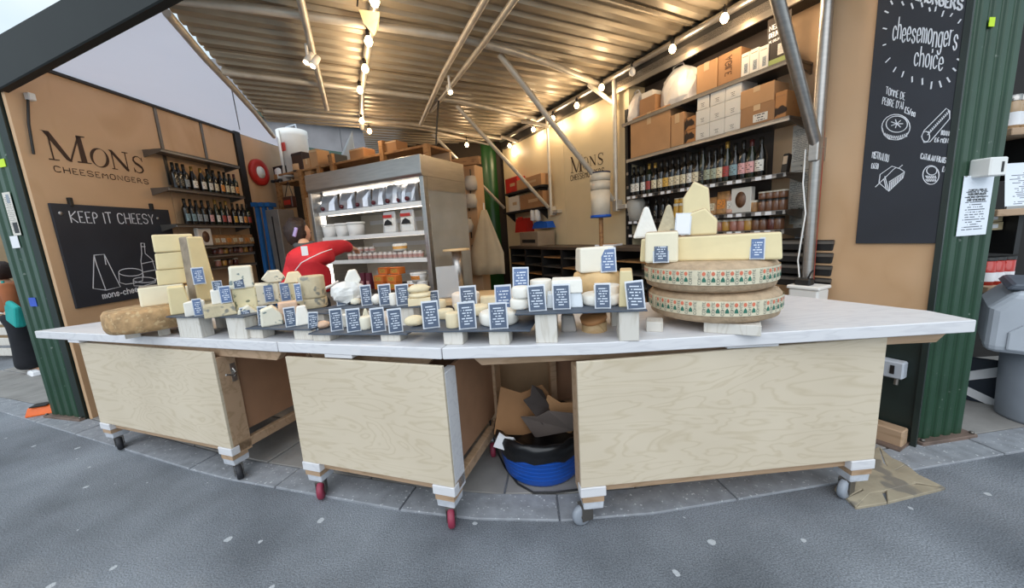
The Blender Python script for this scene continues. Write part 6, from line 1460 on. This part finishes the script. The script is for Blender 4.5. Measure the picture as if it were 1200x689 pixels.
# ---- passer-by at the left edge
q = on_z(38, 438, 0)
pas = thing('person', 'passer-by in wide dark trousers with a turquoise bag behind the left post', 'person', (q.x, q.y, 0))
sd = Vector((.8, -.6, 0)); H_ = 1.66
def at(s, z, f=0.0): return V(q.x, q.y, z * .88) + sd * s + Vector((.6, .8, 0)) * f
pts = [at(-.12, .92), at(-.12, 1.1), at(-.13, 1.3), at(-.13, 1.4), at(-.12, 1.5)]; rad = [(.13, .1), (.1, .08), (.1, .08), .06, .05]; ed = [(0, 1), (1, 2), (2, 3), (3, 4)]
k = chain(2, [(at(.06, 1.36), .035), (at(.1, 1.1), .042), (at(.05, .9, .02), .03)]); hand(pts, ed, rad, k, V(0, 0, -1), sd, Vector((.6, .8, 0)))
k = chain(2, [(at(-.32, 1.36), .035), (at(-.36, 1.1), .042), (at(-.33, .88), .03)]); hand(pts, ed, rad, k, V(0, 0, -1), -sd, Vector((.6, .8, 0)))
for s in (-.22, -.02): kk = chain(0, [(at(s, .84), .08), (at(s, .48), .055), (at(s, .08), .04)]); chain(kk, [(at(s + .1, .04, .1), .03)])
skin_obj('body', pts, ed, rad, M_SKIN, pas)
pts = [at(-.12, .95), at(-.12, 1.1), at(-.13, 1.3), at(-.13, 1.42)]; rad = [(.18, .14), (.16, .125), (.19, .135), .09]; ed = [(0, 1), (1, 2), (2, 3)]
chain(2, [(at(.06, 1.36), .082), (at(.1, 1.1), .065), (at(.055, .93, .02), .05)]); chain(2, [(at(-.32, 1.36), .08), (at(-.36, 1.1), .062)])
skin_obj('top', pts, ed, rad, mat('rust_top', '9c5a34', .8, var=.12), pas)
pts = [at(-.12, .98), at(-.12, .9)]; rad = [(.18, .14), (.18, .14)]; ed = [(0, 1)]
for s in (-.2, -.02): chain(1, [(at(s, .8), .11), (at(s, .4), .12), (at(s, .06), .15)])
skin_obj('trousers', pts, ed, rad, mat('wide_trousers', '191a20', .85, var=.2), pas)
MB().box(at(.12, .035, .02), (.27, .1, .07), -.5, top=(.8, .8)).build('shoe', M_PAPER, pas, .015, world=True); MB().box(at(-.1, .035, .1), (.27, .1, .07), -.5, top=(.8, .8)).build('shoe', M_PAPER, pas, .015, world=True)
head_mesh('head', at(-.12, 1.6), .098, pas, M_SKIN, Vector((-.6, .8, 0)))
hb = MB(); hb.lathe([(0, -.13), (.08, -.11), (.108, 0), (.1, .07), (.06, .115), (0, .125)], 16, T=Matrix.Translation(at(-.12, 1.615, -.015)), jit=.03); hb.build('hair', M_HAIR, pas, world=True)
tbg = thing('shoulder_bag', 'turquoise cloth shoulder bag carried by the passer-by', 'bag', tuple(at(.2, .98)), -.45)
MB().box((0, 0, 0), (.34, .1, .3), top=(1.15, .6), ry=.25).build('pouch', mat('turquoise_cloth', '1f9f98', .8, var=.1, bump=.4), tbg, .03, seg=2); MB().tube([(-.14, 0, .12), (-.18, .0, .3), (-.2, .02, .42)], .016, 6).build('strap', MATS['turquoise_cloth'], tbg)

# ================================================================== UNDER THE COUNTER
bp = on_z(637, 572, .012); bc = bp + Vector((bp.x, bp.y, 0)).normalized() * .235
tr = thing('trug', 'round blue flexible tub lined with a black bag under the counter gap', 'tub', (bc.x, bc.y, .012))
MB().lathe([(0, 0), (.225, 0), (.24, .02), (.278, .25), (.285, .255), (.275, .26), (.25, .25), (.22, .03), (0, .03)], 44).build('tub', M_BLUEP, tr)
for k in range(7): MB().lathe([(.2448 + .0047 * k, .05 + .028 * k), (.2468 + .0047 * k, .053 + .028 * k), (.2462 + .0047 * k, .057 + .028 * k)], 44, caps=False).build('ridge', M_BLUEP, tr)
n = 28; vs = []
for r_, z in ((.272, .17), (.286, .21), (.296, .26), (.288, .30), (.25, .28), (.2, .2)):
    for i in range(n): a = 2 * PI * i / n; vs.append(((r_ + rnd.uniform(-.006, .006)) * math.cos(a), (r_ + rnd.uniform(-.006, .006)) * math.sin(a), z + rnd.uniform(-.014, .014)))
lb = MB().add(vs, [(j*n+i, j*n+(i+1) % n, (j+1)*n+(i+1) % n, (j+1)*n+i) for j in range(5) for i in range(n)] + [tuple(range(5*n, 6*n))], 0, True).build('bin_liner', M_BLACKP, tr)
for i, (x, y, z, w, h, rz, rx, ry, m, lb) in enumerate(((-.06, .02, .38, .42, .34, .4, .5, .3, M_KRAFTD, 'large torn cardboard sheet standing up in the blue tub'), (.06, -.1, .35, .3, .22, -.3, .9, -.3, mat('grey_card', '6d625c', .8), 'grey folded card at the front of the blue tub'), (.0, -.04, .46, .15, .24, .9, .2, -.4, mat('dark_card', '4f4744', .8), 'dark pointed card piece on top of the blue tub'), (.16, .0, .34, .28, .2, .1, .4, .5, M_KRAFT, 'brown cardboard flap leaning right in the blue tub'), (-.21, -.17, .275, .13, .11, .2, .7, .5, M_PAPER, 'small white paper scrap at the left rim of the blue tub'))):
    o = MB().add([(-w/2, 0, -h/2), (w*.35, .0, -h/2), (w/2, .01, h*.1), (w*.1, -.015, h/2), (-w*.2, .0, h*.3), (-w*.55, .01, h*.38)], [(0, 1, 2, 3, 4, 5)]).build('card_scrap', m); o.location = (bc.x + x, bc.y + y, z); o.rotation_euler = (rx - .5, ry, rz); o.modifiers.new('t', 'SOLIDIFY').thickness = .006; tag(o, lb, 'cardboard')
# black crate with a pale handle bar, tan boards behind, cables
c = on_z(668, 520, .012); t = thing('black_crate', 'black crate with a pale metal bar behind the blue tub', 'crate', (c.x + .07, c.y + .55, .012))
MB().box((0, 0, .2), (.4, .3, .4)).build('body', M_BLACKP, t, .01); MB().tube([(-.15, -.16, .5), (-.15, -.17, .42), (-.13, -.17, .41), (.16, -.17, .43)], .016, 8).build('bar', M_GALV, t); MB().lathe([(0, 0), (.022, 0), (.022, .03), (0, .03)], 10, (-.15, -.16, .5)).build('knob', M_BLACK, t)
t = thing('rear_board', 'tan plywood board closing the gap behind the counters', 'board', (.05, 2.72, 0), .05); MB().b2((-.75, 0, .01), (.75, .02, .84)).build('sheet', mat('tan_ply', 'a58a6a', .65, var=.1), t)
for x in (-.26, .0, .5): MB().b2((x - .02, -.03, .72), (x + .02, 0, .84)).build('cleat', M_WHITE, t)
cb = MB(); 
pth = [on_y(565, 436, 2.3), on_y(571, 470, 2.28), on_y(575, 500, 2.26), on_z(583, 530, .03), on_z(592, 548, .02), on_z(607, 567, .02), on_z(625, 577, .02), on_z(650, 577, .02), on_z(682, 573, .02)]
o = cb.tube(pth, .006, 8).build('power_cable', M_BLACK); tag(o, 'black cable hanging down and running round the blue tub', 'cable')
# ================================================================== AT THE RIGHT POST AND BEYOND
def onpost(fr, x, y, off=-.02): h = fr.hit(x, y, off); return h
h0, h1 = onpost(FPR, 1133, 206, -.03), onpost(FPR, 1168, 208, -.03); z1, z0 = h0.z, onpost(FPR, 1137, 276, -.03).z
t = thing('notice', 'white printed notice pinned to the right green post', 'notice', FPR.w(h0.x, -.018, z0), FPR.rz); w = h1.x - h0.x; h_ = z1 - z0
MB().b2((0, -.002, 0), (w, 0, h_)).build('sheet', M_NOTICE, t)
mb = MB()
for k, (tx, q) in enumerate((('CORONAVIRUS', .74), ('WASH YOUR HANDS', .68), ('MORE OFTEN', .63), ('FOR 20 SECONDS', .58))): write(mb, tx, 0, 0, h_ * .035, h_ * .008, lambda x, y, q=q: (w * .2 + x, -.0032, h_ * q + y), width=w * .6)
o = mb.build('lettering', M_BLACK, t); o['kind'] = 'stuff'
for x in (.06, .94): MB().b2((w * x - .006, -.004, h_ * .985), (w * x + .006, .0, h_ * 1.0)).build('staple', M_STEEL, t)
h = onpost(FPR, 1159, 207, -.06); t = thing('alarm_box', 'small white box with a dark mark above the notice', 'box', FPR.w(h.x, -.05, h.z), FPR.rz); wb_ = .115
MB().box((0, 0, .05), (wb_, .09, .1)).build('case', M_WHITEP, t, .006); MB().b2((.015, -.047, .02), (.03, -.045, .075)).build('mark', M_BLACK, t)
h = onpost(FPR, 1163, 26, -.02); o = MB().b2((-.018, -.003, 0), (.018, 0, .045)).build('sticker', mat('lime', 'c8e81e', .5)); o.location = FPR.w(h.x, -.016, h.z - .02); o.rotation_euler = (0, 0, FPR.rz); tag(o, 'small lime sticker high on the right green post', 'sticker')
# socket and timber under the right counter end
h = RF.hit(1046, 432, .03); t = thing('socket_box', 'grey weatherproof socket box under the right counter end', 'socket', RF.w(h.x, .0, h.z), RF.rz); MB().b2((-.06, 0, -.05), (.06, .07, .06)).build('case', M_GREYP, t, .008); MB().b2((-.02, .07, -.02), (.0, .075, .035)).build('plug', M_BLACK, t); MB().tube([(-.03, .05, -.05), (-.03, .06, -.09)], .012, 6).build('gland', M_STEELD, t)
o = MB().box((0, 0, .055), (.36, .09, .11)).build('timber_baulk', M_TIMB, None, .006); c = RF.w(.16, .06, .01); o.location = c; o.rotation_euler = (0, 0, RF.rz); tag(o, 'timber baulk on the ground at the foot of the right post', 'timber')
MB().b2((-.19, -.08, -.002), (.19, .10, .01)).build('foot_plate', MATS['rusty_plate'], o)
# white caddy by the pole, with black gear in it
c = on_z(967, 352, ZT); bx = RF.w(.52, .14, 0); t = thing('white_tub', 'white rectangular tub with black gear in it behind the counter corner', 'tub', (bx.x, bx.y, .62), RF.rz)
MB().box((0, 0, .18), (.17, .14, .36), top=(1.08, 1.08)).build('body', M_WHITEP, t, .012); MB().box((0, 0, .37), (.2, .17, .025)).build('rim', M_WHITEP, t, .006); MB().box((.02, .02, .405), (.1, .07, .05)).build('black_gear', M_BLACK, t, .01); MB().tube([(0, .02, .42), (-.02, .03, .47), (-.03, .02, .49)], .006, 6).build('antenna', M_BLACK, t)
t2 = thing('low_stand', 'plain crate under the white tub by the pole', 'crate', (bx.x, bx.y, 0), RF.rz); MB().box((0, 0, .31), (.3, .24, .62)).build('body', M_WBLK, t2, .004); MB().b2((-.1, .12, .4), (.1, .122, .46)).build('hand_hole', M_BLACK, t2)
o = MB().tube([RF.w(*RF.hit(x, y, .1)) for x, y in ((944, 175), (941, 215), (944, 250), (939, 280), (935, 305), (937, 328), (944, 345), (950, 352))], .005, 8).build('white_cable', M_WHITEP); tag(o, 'white cable hanging down beside the steel pole', 'cable')
o = MB().tube([RF.w(*RF.hit(x, y, .035)) for x, y in ((974, 20), (967, 130), (962, 210), (955, 300), (953, 330))], .006, 6).build('red_cable', mat('red_wire', '9a3a24', .5)); tag(o, 'thin red cable running down beside the dark strip', 'cable')
# grey hooded bin
bp = on_z(1185, 506, .01); bcx, bcy = 3.6, 2.27
t = thing('hooded_bin', 'large light grey hooded bin beyond the right post', 'bin', (bcx, bcy, .01), -.85)
MB().lathe([(0, 0), (.19, 0), (.195, .02), (.215, .55), (0, .55)], 36, (-.05, 0, 0)).build('barrel', M_GREYD, t)
hd_ = MB(); prof = [(-.36, 0), (.36, 0), (.36, .34), (.3, .42), (-.26, .42), (-.36, .3)]; hd_.prism(prof, -.3, .3, 'y', T=Matrix.Translation((0, 0, .5))); hd_.build('hood', M_GREYP, t, .05, seg=3)
hd_ = MB(); hd_.prism([(-.27, .03), (.3, .03), (.3, .22), (-.2, .22), (-.27, .15)], -.312, -.29, 'y', T=Matrix.Translation((0, 0, .5))); hd_.build('front_panel', M_GREYP, t, .02, seg=2)
hd_ = MB(); hd_.prism([(-.3, .02), (.3, .02), (.27, .06), (-.27, .06)], -.26, .26, 'y', T=Matrix.Translation((0, 0, .9))); hd_.build('lid', mat('dark_lid', '5b626c', .5), t, .01)
# navy board with white stripes on the ground behind the bin
c = on_z(1150, 486, .01); t = thing('striped_board', 'navy board with white diagonal stripes behind the grey bin', 'barrier', (c.x + .2, c.y + .16, .01), -.85)
MB().b2((-.4, 0, 0), (.5, .03, .34)).build('board', mat('navy_board', '14202f', .5), t, .004)
MB().add([(-.2, -.002, .1), (.12, -.002, .25), (.12, -.002, .33), (-.2, -.002, .17)], [(0, 1, 2, 3)]).build('stripe', M_PAPER, t); MB().add([(-.2, -.002, .17), (-.2, -.002, .1), (.02, -.002, .0), (.16, -.002, .0)], [(0, 1, 2, 3)]).build('stripe', M_PAPER, t)
# neighbour's shelves right of the post
def nb_(x, y, Y=2.75): return on_y(x, y, Y)
for i, (y, lb, x0) in enumerate(((151, 'upper wooden shelf of the neighbouring stall', 1180), (246, 'wooden rail under the price sheet of the neighbouring stall', 1164), (336, 'low wooden shelf with red jars at the neighbouring stall', 1152))):
    a = nb_(x0, y); t = thing('stall_shelf', lb, 'shelf', (a.x, 2.72, a.z - .05), 0); MB().b2((0, 0, 0), (.9, .3, .05)).build('plank', M_TIMB, t, .004); MB().b2((.3, .1, -.3), (.34, .3, 0)).build('bracket', M_BLACK, t)
za = nb_(1180, 151).z; zb3 = nb_(1152, 336).z; zrail = nb_(1164, 246).z
for i, x in enumerate((1187, 1196)): 
    a = nb_(x, 150, 2.8); o = MB().lathe([(0, 0), (.045, 0), (.048, .17), (.035, .2), (.035, .23), (0, .23)], 14).build('jar', mat('tan_jar', 'b89a78', .25, var=.2)); o.location = (a.x, 2.82, za); tag(o, f'labelled jar, {("left", "right")[i]} one on the upper neighbouring shelf', 'jar'); MB().lathe([(.0465, .03), (.049, .12)], 14, caps=False).build('label', M_PAPER, o)
    MB().lathe([(.04, .2), (.04, .24), (0, .24)], 14).build('lid', M_STEEL, o)
for i, x in enumerate((1158, 1168, 1180)):
    a = nb_(x, 330, 2.8); o = MB().lathe([(0, 0), (.045, 0), (.045, .2), (0, .2)], 16).build('jar', mat('red_jar', 'b92a1c', .25, coat=.3)); o.location = (a.x, 2.82, zb3); tag(o, f'red sauce jar, {ORD[i]} from left beside the right post', 'jar', None); MB().lathe([(.0462, .03), (.0462, .1)], 16, caps=False).build('label', M_PAPER, o); MB().lathe([(.047, .19), (.047, .215), (0, .215)], 16).build('lid', M_BLACK, o)
a, b = nb_(1177, 234), nb_(1199, 178); t = thing('price_sheet', 'slanted white printed sheet of the neighbouring stall', 'paper', (a.x, 2.74, zrail), 0); MB().add([(0, 0, 0), (.5, 0, 0), (.42, .06, b.z - a.z), (.03, .06, b.z - a.z)], [(0, 1, 2, 3)]).build('sheet', M_NOTICE, t); MB().b2((0, -.01, -.0), (.5, .0, .02)).build('clip_rail', M_STEEL, t)
for i, (y, w) in enumerate(((252, .12), (262, .12))): a = nb_(1168, y + 8, 2.85); o = MB().box((0, 0, .03), (.14, .1, .06)).build('butter_pack', mat('pale_pack', 'b5a37e', .6)); o.location = (a.x + .04, 2.95, a.z); tag(o, f'pale packet hanging {("above", "below")[i]} in the gap right of the post', 'packet'); MB().b2((-.03, -.052, .015), (.03, -.05, .045)).build('label', M_PAPER, o)
# ================================================================== AT THE LEFT POST
for i, (xl, xr, yt, yb, m, lb) in enumerate(((2, 28, 226, 275, M_FORM, 'large torn flyer on the left green post'), (11, 27, 277, 290, M_PAPER, 'small white paper under the torn flyer on the left post'))):
    a, b = FPL.hit(xl, yt, -.02), FPL.hit(xr, yb, -.02); t = thing('flyer', lb, 'paper', FPL.w(min(a.x, b.x), -.019, b.z), FPL.rz); w = abs(b.x - a.x) * .75; h_ = a.z - b.z
    MB().b2((0, -.002, 0), (w, 0, h_)).build('sheet', m, t)
    if not i: MB().b2((w * .3, -.003, h_ * .05), (w * .9, -.002, h_ * .3)).build('dark_picture', M_BLACK, t); MB().b2((w * .4, -.003, h_ * .75), (w * .8, -.002, h_ * .95)).build('grey_picture', M_GREYD, t)
for x, y, m, lb, s in ((38, 354, mat('blue_sticker', '2a50b8', .5), 'blue sticker on the left green post above the counter', .05), (2, 191, MATS['lime'], 'lime sticker high on the left green post', .04)):
    h = FPL.hit(x, y, -.02); o = MB().b2((-s, -.003, -s * .8), (s, 0, s * .8)).build('sticker', m); o.location = FPL.w(h.x, -.016, h.z); o.rotation_euler = (0, 0, FPL.rz); tag(o, lb, 'sticker')
c = on_z(57, 486, .012); t = thing('orange_packet', 'orange crumpled packet on the ground beside the left post', 'litter', (c.x - .1, c.y + .05, .011), .4); MB().box((0, 0, .045), (.22, .14, .09), top=(.8, .6)).build('body', mat('orange_film', 'ee6a1e', .4, bump=.4, bscale=12), t, .015, seg=2); MB().b2((-.06, -.06, .09), (.06, .04, .1)).build('top_flap', M_BLACK, t)
# white slatted pallet behind the passer-by
c = on_z(8, 428, 0); t = thing('slatted_crate', 'white slatted pallet bench behind the passer-by', 'bench', (c.x, c.y + .25, 0), -.2)
for k in range(5): MB().b2((-1.6, 0, .06 + .17 * k), (.35, .03, .18 + .17 * k)).build('slat', M_WBLK, t, .004)
for x in (-1.4, .2): MB().b2((x - .04, .03, 0), (x + .04, .08, .9)).build('upright', M_TIMB, t)
o = MB().box((0, 0, .03), (.05, .05, .06)).build('tag_box', M_WHITEP, None, .006); h = LF.hit(22, 108, -.05); o.location = LF.w(.06, -.03, 2.86); o.rotation_euler = (0, 0, LF.rz); tag(o, 'small white junction box at the top of the left post', 'junction box'); MB().tube([(-.02, 0, 0), (-.05, .01, -.2), (-.07, .01, -.45)], .01, 6).build('cable', M_BLACK, o)

# ================================================================== LAMPS
BULB = glow('warm_bulb', 'ffc98a', 28)
def bulb(x, y, z, label, e=5.0, r=.032, group='bulbs of the festoon string', lamp=True):
    p = on_z(x, y, z); t = thing('festoon_bulb', label, 'bulb', p, 0, group)
    MB().lathe([(0, -r), (r * .6, -r * .8), (r, 0), (r * .8, r * .6), (r * .45, r * 1.2), (0, r * 1.2)], 14).build('glass', BULB, t)
    MB().lathe([(0, r * 1.15), (r * .5, r * 1.15), (r * .55, r * 2.6), (0, r * 2.6)], 10).build('socket', M_BLACK, t)
    MB().tube([(0, 0, r * 2.5), (0, 0, max(r * 2.6 + .01, 3.12 - p.z))], .006, 6).build('flex', M_BLACK, t)
    if lamp:
        l = bpy.data.lights.new('bulb_light', 'POINT'); l.energy = e; l.color = (1.0, .77, .5); l.shadow_soft_size = .04
        lo = bpy.data.objects.new('bulb_light', l); COL.objects.link(lo); lo.parent = t; lo.location = (0, 0, -.09)
for i, (x, y) in enumerate(((439, 2), (432, 49), (428, 81), (422, 106), (424, 142), (433, 154))): bulb(x, y, 3.02, f'glowing bulb, {ORD[i]} from the front along the centre string')
for i, (x, y) in enumerate(((849, 22), (788, 58), (705, 103), (676, 124), (648, 139), (625, 152), (597, 171), (547, 170))): bulb(x, y, 3.02 if i < 6 else 2.98, f'glowing bulb, {ORD[i]} from the front along the right wall string')
bulb(903, -14, 3.02, 'glowing bulb over the near shelf end, at the top edge of the picture')
p = RF.hit(741, 85, .04); t = thing('festoon_bulb', 'unlit white bulb over the smaller white bag', 'bulb', RF.w(p.x, .04, p.z)); MB().lathe([(0, -.04), (.03, -.02), (.035, .01), (.015, .05), (0, .05)], 12).build('glass', M_WHITEP, t); MB().lathe([(0, .05), (.018, .05), (.018, .1), (0, .1)], 10).build('socket', M_BLACK, t)
def spot(x, y, z, label, aim, n=1):
    p = on_z(x, y, z); t = thing('track_spot', label, 'spotlight', p); d = (Vector(aim) - p).normalized()
    q = d.to_track_quat('Z', 'Y').to_matrix().to_4x4()
    for k in range(n):
        off = Matrix.Translation((.07 * k - .0, -.05 * k, -.05 * k))
        MB().lathe([(0, -.07), (.024, -.07), (.028, .04), (.024, .04), (.024, .03)], 16, T=off @ q).build('barrel', M_WHITEP, t)
        MB().lathe([(0, .032), (.0235, .032)], 16, T=off @ q).build('lens', glow('spot_lens', 'ffd9a6', 30), t)
        l = bpy.data.lights.new('spot_light', 'SPOT'); l.energy = 26; l.color = (1, .78, .5); l.spot_size = 1.5; l.spot_blend = .6; l.shadow_soft_size = .04
        lo = bpy.data.objects.new('spot_light', l); COL.objects.link(lo); lo.parent = t; lo.matrix_local = off @ Matrix.Translation(d * .08) @ (-d).to_track_quat('Z', 'Y').to_matrix().to_4x4()
    MB().tube([(0, 0, .02), (0, 0, 3.12 - z)], .012, 8).build('stem', M_WHITEP, t)
spot(361, 70, 3.0, 'twin white track spotlight at the left rafter', (-2.2, 2.0, 1.0), 2)
spot(527, 106, 2.98, 'white track spotlight on the centre rafter', (.3, 2.3, .8))
p = on_z(434, 22, 3.0); t = thing('hanging_card', 'folded yellow-lit card hanging on the centre bulb string', 'card', p); MB().add([(-.07, 0, .06), (.07, .0, .035), (.045, .02, -.045), (.015, 0, -.11), (-.055, .02, -.015)], [(0, 1, 2, 3, 4)]).build('card', mat('cream_card', 'cdb98f', .7), t).modifiers.new('t', 'SOLIDIFY').thickness = .006; MB().tube([(-.08, 0, .08), (-.06, 0, .16)], .006, 6).build('tie', M_BLACK, t)
o = MB().tube([on_z(514, 118, 3.1), on_y(512, 145, on_z(514, 118, 3.1).y), on_y(511, 170, on_z(514, 118, 3.1).y + .02)], .012, 6).build('hanging_cable', M_BLACK); tag(o, 'dark cable hanging from the roof over the fridge end', 'cable')
